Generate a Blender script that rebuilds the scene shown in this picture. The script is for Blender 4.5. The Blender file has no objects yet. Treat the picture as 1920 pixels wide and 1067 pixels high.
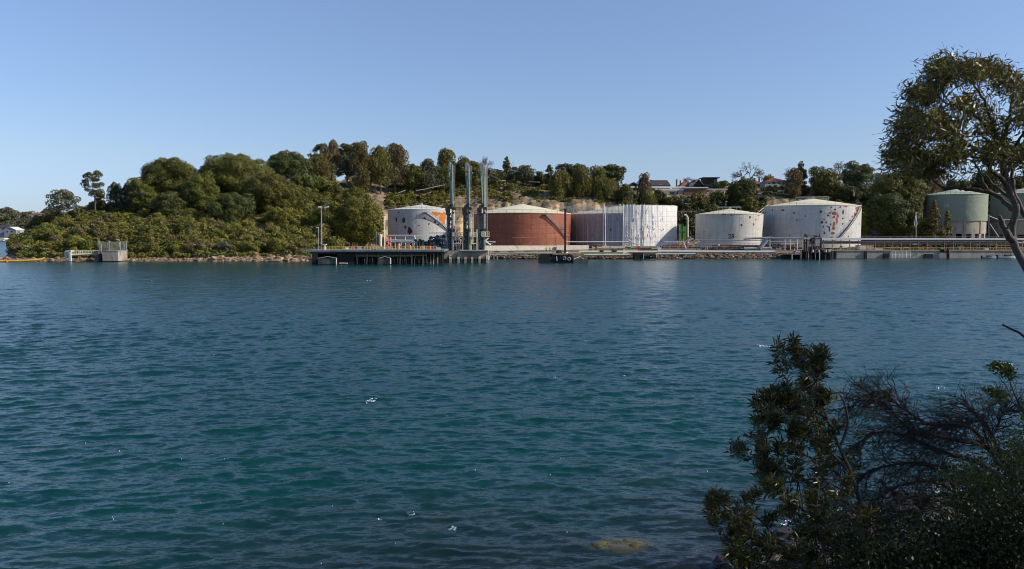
import bpy, math, random
import numpy as np
from mathutils import Vector, Matrix
R = math.radians
random.seed(7)
rng = np.random.default_rng(11)
scene = bpy.context.scene
COL = scene.collection

# ------------------------------------------------------------------ camera
F = 1507.0                      # focal length in photo pixels
CAM_H = 9.0
PITCH = math.atan(98.5 / F)
cd = bpy.data.cameras.new("camera")
cam = bpy.data.objects.new("camera", cd)
COL.objects.link(cam)
cd.sensor_width = 36.0
cd.lens = 36.0 * F / 1920.0
cd.clip_start = 0.1
cd.clip_end = 20000
cam.location = (0, 0, CAM_H)
cam.rotation_euler = (math.pi / 2 - PITCH, 0, 0)
scene.camera = cam

# ------------------------------------------------------------------ light
SUN_AZ, SUN_EL = 101.0, 31.0
w = bpy.data.worlds.new("World")
scene.world = w
w.use_nodes = True
wn = w.node_tree
bg = wn.nodes["Background"]
sky = wn.nodes.new("ShaderNodeTexSky")
sky.sky_type = 'NISHITA'
sky.sun_disc = False
sky.sun_elevation = R(SUN_EL)
sky.sun_rotation = R(SUN_AZ)
sky.altitude = 0
sky.air_density = 1.0
sky.dust_density = 0.3
sky.ozone_density = 1.0
_tc = wn.nodes.new("ShaderNodeTexCoord"); _sp = wn.nodes.new("ShaderNodeSeparateXYZ")
wn.links.new(_tc.outputs['Generated'], _sp.inputs[0])
_cr = wn.nodes.new("ShaderNodeValToRGB")       # air colour by height above the horizon, in world space
while len(_cr.color_ramp.elements) < 4: _cr.color_ramp.elements.new(0.5)
for _e, (_p, _c) in zip(_cr.color_ramp.elements, ((0.0, (.29, .385, .70)), (0.09, (.43, .475, .62)), (0.266, (.56, .59, .70)), (0.8, (.55, .58, .66)))):
    _e.position = _p; _e.color = (*_c, 1)
wn.links.new(_sp.outputs[2], _cr.inputs[0])
_mx = wn.nodes.new("ShaderNodeMix"); _mx.data_type = 'RGBA'; _mx.blend_type = 'MULTIPLY'; _mx.inputs[0].default_value = 1.0
wn.links.new(sky.outputs[0], _mx.inputs[6]); wn.links.new(_cr.outputs[0], _mx.inputs[7])
_s2 = wn.nodes.new("ShaderNodeVectorMath"); _s2.operation = 'SCALE'; _s2.inputs['Scale'].default_value = 2.0
wn.links.new(_mx.outputs[2], _s2.inputs[0]); wn.links.new(_s2.outputs[0], bg.inputs[0])
bg.inputs[1].default_value = 0.105
sd = bpy.data.lights.new("sun", 'SUN')
sd.energy = 5.0
sd.angle = R(0.5)
sd.color = (1.0, 0.90, 0.76)
sun = bpy.data.objects.new("sun", sd)
COL.objects.link(sun)
sv = Vector((math.sin(R(SUN_AZ)) * math.cos(R(SUN_EL)), math.cos(R(SUN_AZ)) * math.cos(R(SUN_EL)), math.sin(R(SUN_EL))))
sun.rotation_euler = sv.to_track_quat('Z', 'Y').to_euler()
sun.location = (60, -20, 60)
scene.view_settings.view_transform = 'Standard'
scene.view_settings.look = 'None'
scene.view_settings.exposure = 0.0
scene.view_settings.gamma = 1.0
scene.cycles.pixel_filter_type = 'BLACKMAN_HARRIS'
scene.cycles.filter_width = 0.95

# ------------------------------------------------------------------ helpers
def P(px, py, Y):
    """world point that the photo shows at pixel px,py and that stands Y metres out"""
    a = (px - 960.0) / F
    b = (533.5 - py) / F
    dy = math.cos(PITCH) + b * math.sin(PITCH)
    dz = -math.sin(PITCH) + b * math.cos(PITCH)
    s = Y / dy
    return Vector((a * s, Y, CAM_H + dz * s))

def zof(py, Y): return P(960, py, Y).z
def xof(px, Y, py=435): return P(px, py, Y).x

def wloc(o):
    v = Vector((0, 0, 0))
    while o is not None:
        v = v + o.location
        o = o.parent
    return v

def tag(o, label=None, cat=None, group=None, kind=None):
    if label: o['label'] = label
    if cat: o['category'] = cat
    if group: o['group'] = group
    if kind: o['kind'] = kind
    return o

def thing(name, label, cat, loc, group=None):
    o = bpy.data.objects.new(name, None)
    o.empty_display_size = 0.5
    COL.objects.link(o)
    o.location = loc
    return tag(o, label, cat, group)

def link_mesh(name, me, mat, parent=None, origin=None, smooth=False):
    n = len(me.vertices)
    co = np.empty(n * 3, np.float32)
    me.vertices.foreach_get('co', co)
    co = co.reshape(-1, 3)
    if parent is not None:
        og = wloc(parent)
    elif origin is not None:
        og = Vector(origin)
    else:
        og = Vector(((co[:, 0].min() + co[:, 0].max()) / 2, (co[:, 1].min() + co[:, 1].max()) / 2, co[:, 2].min()))
    co -= np.array(og, np.float32)
    me.vertices.foreach_set('co', co.ravel())
    me.materials.append(mat)
    if smooth:
        me.polygons.foreach_set('use_smooth', np.ones(len(me.polygons), bool))
    me.update()
    o = bpy.data.objects.new(name, me)
    COL.objects.link(o)
    if parent is not None:
        o.parent = parent
    else:
        o.location = og
    return o

def mesh_np(name, V, Fc, mat, parent=None, origin=None, smooth=False):
    V = np.asarray(V, np.float32); Fc = np.asarray(Fc, np.int32)
    me = bpy.data.meshes.new(name)
    me.vertices.add(len(V)); me.vertices.foreach_set('co', V.ravel())
    k = Fc.shape[1]
    me.loops.add(Fc.size); me.loops.foreach_set('vertex_index', Fc.ravel())
    me.polygons.add(len(Fc)); me.polygons.foreach_set('loop_start', np.arange(0, Fc.size, k, dtype=np.int32))
    me.update(calc_edges=True)
    return link_mesh(name, me, mat, parent, origin, smooth)

class MB:
    def __init__(s): s.v = []; s.f = []; s.marks = []
    def mk(s): s.marks.append((len(s.v), len(s.f)))
    def box(s, x0, x1, y0, y1, z0, z1):
        s.mk(); n = len(s.v)
        s.v += [(x0,y0,z0),(x1,y0,z0),(x1,y1,z0),(x0,y1,z0),(x0,y0,z1),(x1,y0,z1),(x1,y1,z1),(x0,y1,z1)]
        s.f += [(n,n+3,n+2,n+1),(n+4,n+5,n+6,n+7),(n,n+1,n+5,n+4),(n+1,n+2,n+6,n+5),(n+2,n+3,n+7,n+6),(n+3,n,n+4,n+7)]
        return s
    def pbox(s, px0, px1, py0, py1, Y, dep):
        """box whose front face fills the pixel rectangle at distance Y"""
        pm = (py0 + py1) / 2
        return s.box(xof(px0, Y, pm), xof(px1, Y, pm), Y, Y + dep, zof(py1, Y), zof(py0, Y))
    def obox(s, c, ux, uy, uz):
        """oriented box from centre and half axes"""
        s.mk()
        n = len(s.v); c = Vector(c); ux = Vector(ux); uy = Vector(uy); uz = Vector(uz)
        for a, b, d in ((-1,-1,-1),(1,-1,-1),(1,1,-1),(-1,1,-1),(-1,-1,1),(1,-1,1),(1,1,1),(-1,1,1)):
            s.v.append(tuple(c + ux * a + uy * b + uz * d))
        s.f += [(n,n+3,n+2,n+1),(n+4,n+5,n+6,n+7),(n,n+1,n+5,n+4),(n+1,n+2,n+6,n+5),(n+2,n+3,n+7,n+6),(n+3,n,n+4,n+7)]
        return s
    def tube(s, pts, r, n=6, cap=True):
        s.mk(); pts = [Vector(p) for p in pts]
        rs = r if isinstance(r, (list, tuple)) else [r] * len(pts)
        b0 = len(s.v); prev = None
        for i, p in enumerate(pts):
            d = (pts[min(i + 1, len(pts) - 1)] - pts[max(i - 1, 0)])
            if d.length < 1e-9: d = Vector((0, 0, 1))
            d.normalize()
            if prev is None:
                a = Vector((0, 0, 1)) if abs(d.z) < 0.9 else Vector((1, 0, 0))
                u = d.cross(a).normalized()
            else:
                u = (prev - d * prev.dot(d))
                if u.length < 1e-6: u = d.orthogonal()
                u.normalize()
            prev = u; v = d.cross(u)
            for k in range(n):
                t = 2 * math.pi * k / n
                s.v.append(tuple(p + (u * math.cos(t) + v * math.sin(t)) * rs[i]))
        for i in range(len(pts) - 1):
            for k in range(n):
                k2 = (k + 1) % n
                s.f.append((b0 + i*n + k, b0 + i*n + k2, b0 + (i+1)*n + k2, b0 + (i+1)*n + k))
        if cap:
            s.f.append(tuple(b0 + k for k in reversed(range(n))))
            s.f.append(tuple(b0 + (len(pts)-1)*n + k for k in range(n)))
        return s
    def ptube(s, pp, Y, r, n=6):
        return s.tube([P(a[0], a[1], (a[2] if len(a) > 2 else Y)) for a in pp], r, n)
    def cyl(s, x, y, z0, z1, r0, r1=None, n=12):
        return s.tube([(x, y, z0), (x, y, z1)], [r0, r1 if r1 is not None else r0], n)
    def poly(s, pts):
        s.mk(); n = len(s.v); s.v += [tuple(p) for p in pts]; s.f.append(tuple(range(n, n + len(pts)))); return s
    def torus(s, c, axis, Rr, r, n=16, m=8):
        s.mk(); c = Vector(c); ax = Vector(axis).normalized(); u = ax.orthogonal().normalized(); v = ax.cross(u); b = len(s.v)
        for i in range(n):
            t = 2*math.pi*i/n; d = u*math.cos(t)+v*math.sin(t)
            for j in range(m):
                q = 2*math.pi*j/m
                s.v.append(tuple(c + d*(Rr + r*math.cos(q)) + ax*(r*math.sin(q))))
        for i in range(n):
            for j in range(m):
                i2=(i+1)%n; j2=(j+1)%m
                s.f.append((b+i*m+j, b+i2*m+j, b+i2*m+j2, b+i*m+j2))
        return s
    def blob(s, c, rx, ry, rz, seed=0, n=8, m=6, rough=0.25):
        s.mk(); rr = random.Random(seed); b = len(s.v); c = Vector(c)
        s.v.append((c.x, c.y, c.z - rz))
        for i in range(1, m):
            th = math.pi * i / m
            for k in range(n):
                ph = 2*math.pi*k/n + i*0.4
                q = 1 + rough * (rr.random() - 0.5) * 2
                s.v.append((c.x + rx*q*math.sin(th)*math.cos(ph), c.y + ry*q*math.sin(th)*math.sin(ph), c.z - rz*q*math.cos(th)))
        s.v.append((c.x, c.y, c.z + rz)); top = len(s.v) - 1
        for k in range(n):
            s.f.append((b, b+1+(k+1) % n, b+1+k))
            s.f.append((top, top-n+k, top-n+(k+1) % n))
        for i in range(m-2):
            for k in range(n):
                a = b+1+i*n
                s.f.append((a+k, a+(k+1) % n, a+n+(k+1) % n, a+n+k))
        return s
    def prail(s, px0, px1, pyt, pyb, Y, posts, r=0.04, mid=1, dep=0, pr=None):
        """railing: top rail, mid rails and posts"""
        pr = pr or r
        for k in range(mid + 1):
            y = pyt + (pyb - pyt) * k / (mid + 1)
            s.ptube([(px0, y, Y), (px1, y, Y + dep)], Y, r, 4)
        for i in range(posts):
            t = i / (posts - 1)
            x = px0 + (px1 - px0) * t
            s.ptube([(x, pyb, Y + dep*t), (x, pyt, Y + dep*t)], Y, pr, 4)
        return s
    def build(s, name, mat, parent=None, origin=None, smooth=False):
        me = bpy.data.meshes.new(name)
        me.from_pydata(s.v, [], s.f)
        return link_mesh(name, me, mat, parent, origin, smooth)

def split(mb, name, mat, parent, smooth=False, per=1):
    """each primitive gathered in mb becomes a part of its own"""
    mk = mb.marks[::per] + [(len(mb.v), len(mb.f))]
    out = []
    for (v0, f0), (v1, f1) in zip(mk[:-1], mk[1:]):
        q = MB(); q.v = mb.v[v0:v1]; q.f = [tuple(i - v0 for i in f) for f in mb.f[f0:f1]]
        if q.v: out.append(q.build(name, mat, parent, smooth=smooth))
    return out

# value noise on the plane, vectorised
_tab = rng.random((256, 256)).astype(np.float64)
def vnoise(x, y):
    xi = np.floor(x).astype(int); yi = np.floor(y).astype(int)
    fx = x - xi; fy = y - yi
    fx = fx*fx*(3-2*fx); fy = fy*fy*(3-2*fy)
    a = _tab[xi & 255, yi & 255]; b = _tab[(xi+1) & 255, yi & 255]
    c = _tab[xi & 255, (yi+1) & 255]; d = _tab[(xi+1) & 255, (yi+1) & 255]
    return (a*(1-fx)+b*fx)*(1-fy) + (c*(1-fx)+d*fx)*fy
def fbm(x, y, o=4):
    t = 0; a = 0.5
    for i in range(o):
        t = t + a*(vnoise(x*2**i + 13.7*i, y*2**i + 7.1*i) - 0.5); a *= 0.5
    return t * 2

# ------------------------------------------------------------------ materials
class NT:
    def __init__(s, name):
        s.m = bpy.data.materials.new(name); s.m.use_nodes = True
        s.t = s.m.node_tree; s.b = s.t.nodes["Principled BSDF"]; s.out = s.t.nodes["Material Output"]
    def n(s, typ, **kw):
        nd = s.t.nodes.new(typ)
        for k, v in kw.items():
            if k.startswith('i_'):
                key = k[2:]
                key = int(key) if key.isdigit() else key.replace('_', ' ')
                nd.inputs[key].default_value = v
            else: setattr(nd, k, v)
        return nd
    def l(s, a, b): s.t.links.new(a, b)
    def noise(s, vec, scale, detail=4, rough=0.6, dist=0.0):
        nd = s.n("ShaderNodeTexNoise"); nd.inputs['Scale'].default_value = scale
        nd.inputs['Detail'].default_value = detail; nd.inputs['Roughness'].default_value = rough
        nd.inputs['Distortion'].default_value = dist
        if vec is not None: s.l(vec, nd.inputs['Vector'])
        return nd
    def ramp(s, fac, stops, interp='LINEAR'):
        nd = s.n("ShaderNodeValToRGB"); cr = nd.color_ramp; cr.interpolation = interp
        while len(cr.elements) < len(stops): cr.elements.new(0.5)
        for e, (p, c) in zip(cr.elements, stops):
            e.position = p; e.color = (c[0], c[1], c[2], 1) if not isinstance(c, (int, float)) else (c, c, c, 1)
        s.l(fac, nd.inputs[0]); return nd.outputs[0]
    def mix(s, fac, a, b, mode='MIX'):
        nd = s.n("ShaderNodeMix", data_type='RGBA', blend_type=mode)
        for sock, v in ((nd.inputs[0], fac), (nd.inputs[6], a), (nd.inputs[7], b)):
            if isinstance(v, bpy.types.NodeSocket): s.l(v, sock)
            elif isinstance(v, (int, float)): sock.default_value = v
            else: sock.default_value = (v[0], v[1], v[2], 1)
        return nd.outputs[2]
    def math(s, op, a, b=None, c=None):
        nd = s.n("ShaderNodeMath", operation=op)
        for i, v in enumerate((a, b, c)):
            if v is None: continue
            if isinstance(v, bpy.types.NodeSocket): s.l(v, nd.inputs[i])
            else: nd.inputs[i].default_value = v
        return nd.outputs[0]
    def mapping(s, vec, scale=(1,1,1), rot=(0,0,0), loc=(0,0,0)):
        nd = s.n("ShaderNodeMapping")
        nd.inputs['Scale'].default_value = scale; nd.inputs['Rotation'].default_value = rot; nd.inputs['Location'].default_value = loc
        s.l(vec, nd.inputs['Vector']); return nd.outputs[0]
    def obj(s): return s.n("ShaderNodeTexCoord").outputs['Object']
    def pos(s): return s.n("ShaderNodeNewGeometry").outputs['Position']
    def bump(s, h, strength=0.4, dist=0.05):
        nd = s.n("ShaderNodeBump"); nd.inputs['Strength'].default_value = strength; nd.inputs['Distance'].default_value = dist
        s.l(h, nd.inputs['Height']); s.l(nd.outputs[0], s.b.inputs['Normal'])
    def set(s, rough=0.7, spec=None, metal=None):
        s.b.inputs['Roughness'].default_value = rough
        if spec is not None: s.b.inputs['Specular IOR Level'].default_value = spec
        if metal is not None: s.b.inputs['Metallic'].default_value = metal

def simple(name, col, rough=0.7, var=0.25, scale=1.5, dirt=None, dirt_amt=0.45, metal=0.0, bump=0.2, stretch=(1,1,1)):
    """paint / concrete / steel with mottling and dirt patches of their own"""
    t = NT(name); t.set(rough, 0.35, metal)
    v = t.mapping(t.pos(), scale=stretch)
    n1 = t.noise(v, scale, 6, 0.65)
    c0 = [max(0, c * (1 - var)) for c in col]; c1 = [min(1, c * (1 + var)) for c in col]
    c = t.ramp(n1.outputs[0], [(0.3, c0), (0.7, c1)])
    if dirt is not None:
        n2 = t.noise(v, scale * 0.45, 8, 0.7, 0.4)
        f = t.ramp(n2.outputs[0], [(0.5, 0.0), (0.68, dirt_amt)])
        c = t.mix(f, c, dirt)
    t.l(c, t.b.inputs['Base Color'])
    n3 = t.noise(v, scale * 6, 3)
    t.bump(n3.outputs[0], bump, 0.03)
    return t.m

M = {}
M['concrete'] = simple('concrete', (0.36, 0.32, 0.26), 0.85, 0.22, 0.8, (0.14, 0.11, 0.08), 0.6, stretch=(1,1,0.5))
M['pale_concrete'] = simple('pale concrete', (0.62, 0.55, 0.45), 0.85, 0.12, 0.7, (0.35, 0.27, 0.2), 0.35)
M['dark_concrete'] = simple('weathered concrete', (0.10, 0.09, 0.075), 0.9, 0.4, 1.2, (0.03, 0.03, 0.03), 0.7)
M['tarred'] = simple('tarred timber', (0.018, 0.018, 0.018), 0.9, 0.4, 2.0, (0.06, 0.05, 0.035), 0.4)
M['deck_steel'] = simple('grey deck paint', (0.17, 0.20, 0.20), 0.6, 0.25, 0.6, (0.10, 0.08, 0.06), 0.4)
M['white_steel'] = simple('white painted steel', (0.62, 0.62, 0.58), 0.5, 0.12, 1.0, (0.3, 0.22, 0.14), 0.4)
M['cream_steel'] = simple('cream painted steel', (0.66, 0.62, 0.44), 0.5, 0.1, 1.0, (0.35, 0.25, 0.12), 0.4)
M['green_steel'] = simple('grey green painted steel', (0.20, 0.26, 0.22), 0.5, 0.25, 1.5, (0.10, 0.09, 0.06), 0.6)
M['dark_steel'] = simple('dark steel', (0.035, 0.038, 0.04), 0.6, 0.4, 2.0, (0.10, 0.05, 0.03), 0.4)
M['grey_steel'] = simple('galvanised steel', (0.30, 0.31, 0.31), 0.45, 0.2, 1.5, (0.15, 0.10, 0.06), 0.4)
M['blue_steel'] = simple('blue painted pipe', (0.05, 0.075, 0.13), 0.5, 0.4, 2.0, (0.10, 0.06, 0.04), 0.5)
M['rusty'] = simple('rusty steel', (0.30, 0.10, 0.04), 0.85, 0.4, 1.5, (0.10, 0.04, 0.02), 0.7)
M['brown_rust'] = simple('dark rust', (0.09, 0.032, 0.022), 0.9, 0.4, 1.5)
M['orange_rust'] = simple('orange primer', (0.50, 0.17, 0.03), 0.8, 0.25, 1.2, (0.25, 0.08, 0.03), 0.4)
M['yellow'] = simple('yellow paint', (0.62, 0.40, 0.05), 0.6, 0.2, 2.0, (0.25, 0.12, 0.05), 0.4)
M['red'] = simple('red paint', (0.50, 0.05, 0.03), 0.5, 0.2, 2.0)
M['pink_red'] = simple('faded red paint', (0.62, 0.20, 0.16), 0.6, 0.2, 2.0)
M['orange'] = simple('orange plastic', (0.70, 0.16, 0.03), 0.5, 0.15, 2.0)
M['green_paint'] = simple('bright green paint', (0.10, 0.30, 0.05), 0.5, 0.35, 1.0, (0.04, 0.07, 0.02), 0.6)
M['blue'] = simple('blue plastic', (0.03, 0.10, 0.35), 0.5, 0.2, 2.0)
M['rubber'] = simple('tyre rubber', (0.02, 0.02, 0.02), 0.8, 0.3, 3.0)
M['glass'] = simple('window glass', (0.03, 0.04, 0.05), 0.08, 0.2, 2.0, bump=0.0)
M['black'] = simple('black paint', (0.02, 0.02, 0.025), 0.7, 0.3, 2.0, bump=0.05)
M['white_mark'] = simple('white lettering', (0.55, 0.57, 0.55), 0.6, 0.1, 2.0, bump=0.05)
M['brick'] = simple('brown brick', (0.17, 0.105, 0.075), 0.9, 0.25, 2.0, (0.10, 0.07, 0.05), 0.4)
M['render_wall'] = simple('beige render', (0.46, 0.37, 0.27), 0.9, 0.12, 1.0, (0.3, 0.24, 0.17), 0.3)
M['white_wall'] = simple('white render', (0.72, 0.71, 0.68), 0.85, 0.08, 1.0)
M['grey_wall'] = simple('grey weatherboard', (0.30, 0.31, 0.31), 0.85, 0.12, 1.0)
M['tile_roof'] = simple('terracotta roof tiles', (0.24, 0.10, 0.065), 0.85, 0.25, 2.0, (0.10, 0.06, 0.05), 0.5)
M['dark_roof'] = simple('dark slate roof', (0.06, 0.05, 0.05), 0.7, 0.3, 2.0)
M['white_roof'] = simple('pale sheet roof', (0.66, 0.65, 0.62), 0.6, 0.08, 1.0)
M['timber'] = simple('weathered timber', (0.22, 0.17, 0.12), 0.9, 0.3, 2.0)
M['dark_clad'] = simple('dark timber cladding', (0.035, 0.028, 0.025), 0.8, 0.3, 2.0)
M['hi_vis'] = simple('yellow high visibility cloth', (0.62, 0.66, 0.04), 0.8, 0.1, 4.0)
M['navy'] = simple('navy workwear', (0.02, 0.025, 0.05), 0.9, 0.2, 4.0)
M['skin'] = simple('skin', (0.45, 0.26, 0.18), 0.6, 0.05, 4.0)
M['helmet'] = simple('white helmet', (0.75, 0.75, 0.72), 0.4, 0.05, 4.0)
M['foam'] = simple('foam', (0.75, 0.80, 0.82), 0.8, 0.2, 6.0)
M['tarp'] = simple('grey tarpaulin', (0.30, 0.30, 0.32), 0.6, 0.2, 1.5)

def cyl_coords(t, radius):
    """arc length round the tank and height as a texture vector"""
    o = t.obj()
    sp = t.n("ShaderNodeSeparateXYZ"); t.l(o, sp.inputs[0])
    ang = t.math('ARCTAN2', sp.outputs[0], sp.outputs[1])
    arc = t.math('MULTIPLY', ang, radius)
    cb = t.n("ShaderNodeCombineXYZ"); t.l(arc, cb.inputs[0]); t.l(sp.outputs[2], cb.inputs[1])
    return cb.outputs[0]

def tank_mat(name, col, radius, stain, rust=None, rust_th=0.66, plate=0.12, streak=0.3, blotch=0.0):
    t = NT(name); t.set(0.62, 0.3)
    v = cyl_coords(t, radius)
    base = t.noise(t.mapping(v, (0.12, 0.12, 1)), 1.0, 6, 0.6)
    c = t.ramp(base.outputs[0], [(0.3, [x*0.88 for x in col]), (0.7, [min(1, x*1.08) for x in col])])
    # weld seams and plate tone
    br = t.n("ShaderNodeTexBrick"); t.l(v, br.inputs['Vector'])
    br.inputs['Scale'].default_value = 1.0; br.inputs['Brick Width'].default_value = 6.0; br.inputs['Row Height'].default_value = 1.8
    br.inputs['Mortar Size'].default_value = 0.05; br.inputs['Mortar Smooth'].default_value = 0.6
    br.inputs['Color1'].default_value = (1, 1, 1, 1); br.inputs['Color2'].default_value = (1-plate, 1-plate, 1-plate, 1)
    br.inputs['Mortar'].default_value = (1-plate*2.2,)*3 + (1,)
    c = t.mix(1.0, c, br.outputs[0], 'MULTIPLY')
    # vertical run-off streaks
    st = t.noise(t.mapping(v, (1.4, 0.06, 1)), 1.0, 6, 0.7)
    c = t.mix(t.ramp(st.outputs[0], [(0.48, 0.0), (0.75, streak)]), c, stain)
    # short horizontal scuffs along the seams
    sc = t.noise(t.mapping(v, (0.5, 2.2, 1)), 1.0, 8, 0.75)
    c = t.mix(t.ramp(sc.outputs[0], [(0.57, 0.0), (0.68, streak * 1.3 + blotch)]), c, [x*0.5 for x in stain])
    if rust is not None:
        rn = t.noise(t.mapping(v, (0.5, 0.35, 1)), 1.0, 9, 0.72, 0.3)
        big = t.noise(t.mapping(v, (0.06, 0.05, 1)), 1.0, 2, 0.5)
        s = t.math('ADD', rn.outputs[0], t.math('MULTIPLY', t.math('SUBTRACT', big.outputs[0], 0.5), 0.5))
        f = t.ramp(s, [(rust_th, 0.0), (rust_th + 0.025, 0.9)])
        rc = t.ramp(t.noise(v, 0.9, 4).outputs[0], [(0.4, [x*0.35 for x in rust]), (0.62, rust)])
        c = t.mix(f, c, rc)
    t.l(c, t.b.inputs['Base Color'])
    h = t.noise(t.mapping(v, (0.35, 0.35, 1)), 1.0, 3)
    hb = t.math('ADD', t.math('MULTIPLY', h.outputs[0], 1.0), t.math('MULTIPLY', br.outputs[1], -0.15))
    t.bump(hb, 0.5, 0.35)
    return t.m

def foliage_mat(name, dark, light, accent=None, acc_amt=0.35, transl=0.25, scale=0.35, rough=0.55):
    t = NT(name); t.set(rough, 0.3)
    p = t.pos()
    n1 = t.noise(p, scale, 3, 0.6); n2 = t.noise(p, scale * 6, 2, 0.6)
    s = t.math('ADD', t.math('MULTIPLY', n1.outputs[0], 0.6), t.math('MULTIPLY', n2.outputs[0], 0.4))
    c = t.ramp(s, [(0.36, dark), (0.64, light)])
    oi = t.n("ShaderNodeObjectInfo")
    if accent is not None:
        n3 = t.noise(p, scale * 1.7, 4, 0.7)
        c = t.mix(t.ramp(n3.outputs[0], [(0.5, 0.0), (0.65, acc_amt)]), c, accent)
    hs = t.n("ShaderNodeHueSaturation"); t.l(c, hs.inputs['Color'])
    t.l(t.math('ADD', t.math('MULTIPLY', oi.outputs['Random'], 0.03), 0.485), hs.inputs['Hue'])
    t.l(t.math('ADD', t.math('MULTIPLY', oi.outputs['Random'], 0.3), 0.85), hs.inputs['Value'])
    t.l(hs.outputs[0], t.b.inputs['Base Color'])
    tr = t.n("ShaderNodeBsdfTranslucent"); t.l(hs.outputs[0], tr.inputs['Color'])
    mx = t.n("ShaderNodeMixShader"); mx.inputs[0].default_value = transl
    t.l(t.b.outputs[0], mx.inputs[1]); t.l(tr.outputs[0], mx.inputs[2]); t.l(mx.outputs[0], t.out.inputs[0])
    return t.m

FM = {
 'fig': foliage_mat('dense green foliage', (0.05, 0.064, 0.012), (0.165, 0.165, 0.026), (0.19, 0.14, 0.03), 0.4, 0.12),
 'light': foliage_mat('yellow green foliage', (0.075, 0.092, 0.014), (0.235, 0.225, 0.03), (0.25, 0.17, 0.035), 0.4, 0.15),
 'cas': foliage_mat('olive brown foliage', (0.08, 0.088, 0.022), (0.20, 0.17, 0.042), (0.23, 0.125, 0.042), 0.5, 0.15),
 'brown': foliage_mat('brown green foliage', (0.10, 0.09, 0.04), (0.19, 0.145, 0.065), (0.24, 0.115, 0.055), 0.55, 0.15),
 'grey': foliage_mat('grey green foliage', (0.08, 0.09, 0.05), (0.15, 0.155, 0.085), (0.18, 0.13, 0.07), 0.4, 0.15),
 'dark': foliage_mat('dark green foliage', (0.035, 0.047, 0.012), (0.10, 0.11, 0.024), (0.09, 0.075, 0.025), 0.3, 0.12),
 'euc': foliage_mat('eucalypt foliage', (0.07, 0.085, 0.035), (0.13, 0.145, 0.055), (0.16, 0.11, 0.05), 0.3, 0.2),
 'scrub': foliage_mat('mixed shrub foliage', (0.045, 0.055, 0.012), (0.20, 0.19, 0.03), (0.21, 0.14, 0.06), 0.7, 0.15, scale=0.14),
 'dry': foliage_mat('dry scrub', (0.12, 0.09, 0.05), (0.2, 0.155, 0.085), (0.10, 0.11, 0.035), 0.7),
 'twig': foliage_mat('bare twigs', (0.11, 0.085, 0.075), (0.17, 0.135, 0.115), None, transl=0.0),
 'autumn': foliage_mat('golden foliage', (0.22, 0.15, 0.06), (0.38, 0.25, 0.09), None),
}
M['bark'] = simple('grey brown bark', (0.13, 0.10, 0.08), 0.9, 0.4, 3.0, stretch=(1,1,0.2), bump=0.5)
M['pale_bark'] = simple('pale bark', (0.36, 0.31, 0.26), 0.85, 0.3, 3.0, (0.14, 0.11, 0.09), 0.5, stretch=(1,1,0.25))
# ------------------------------------------------------------------ water
_wr = np.random.default_rng(5)
_WL = np.exp(np.linspace(math.log(0.38), math.log(7.0), 110)) * _wr.uniform(0.94, 1.06, 110)
_WK = 2 * math.pi / _WL
_WD = np.radians(np.where(_wr.random(110) < .62, -74, -112) + _wr.normal(0, 19, 110))
_WA = 0.034 / _WK * np.exp(-(_WL / 3.6) ** 2 * 0.9)
_WP = _wr.uniform(0, 6.28, 110)

def grid_faces(nr, nc):
    i = np.arange(nr - 1)[:, None]; j = np.arange(nc - 1)[None, :]
    a = i * nc + j
    return np.stack([a, a + 1, a + nc + 1, a + nc], -1).reshape(-1, 4)

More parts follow.
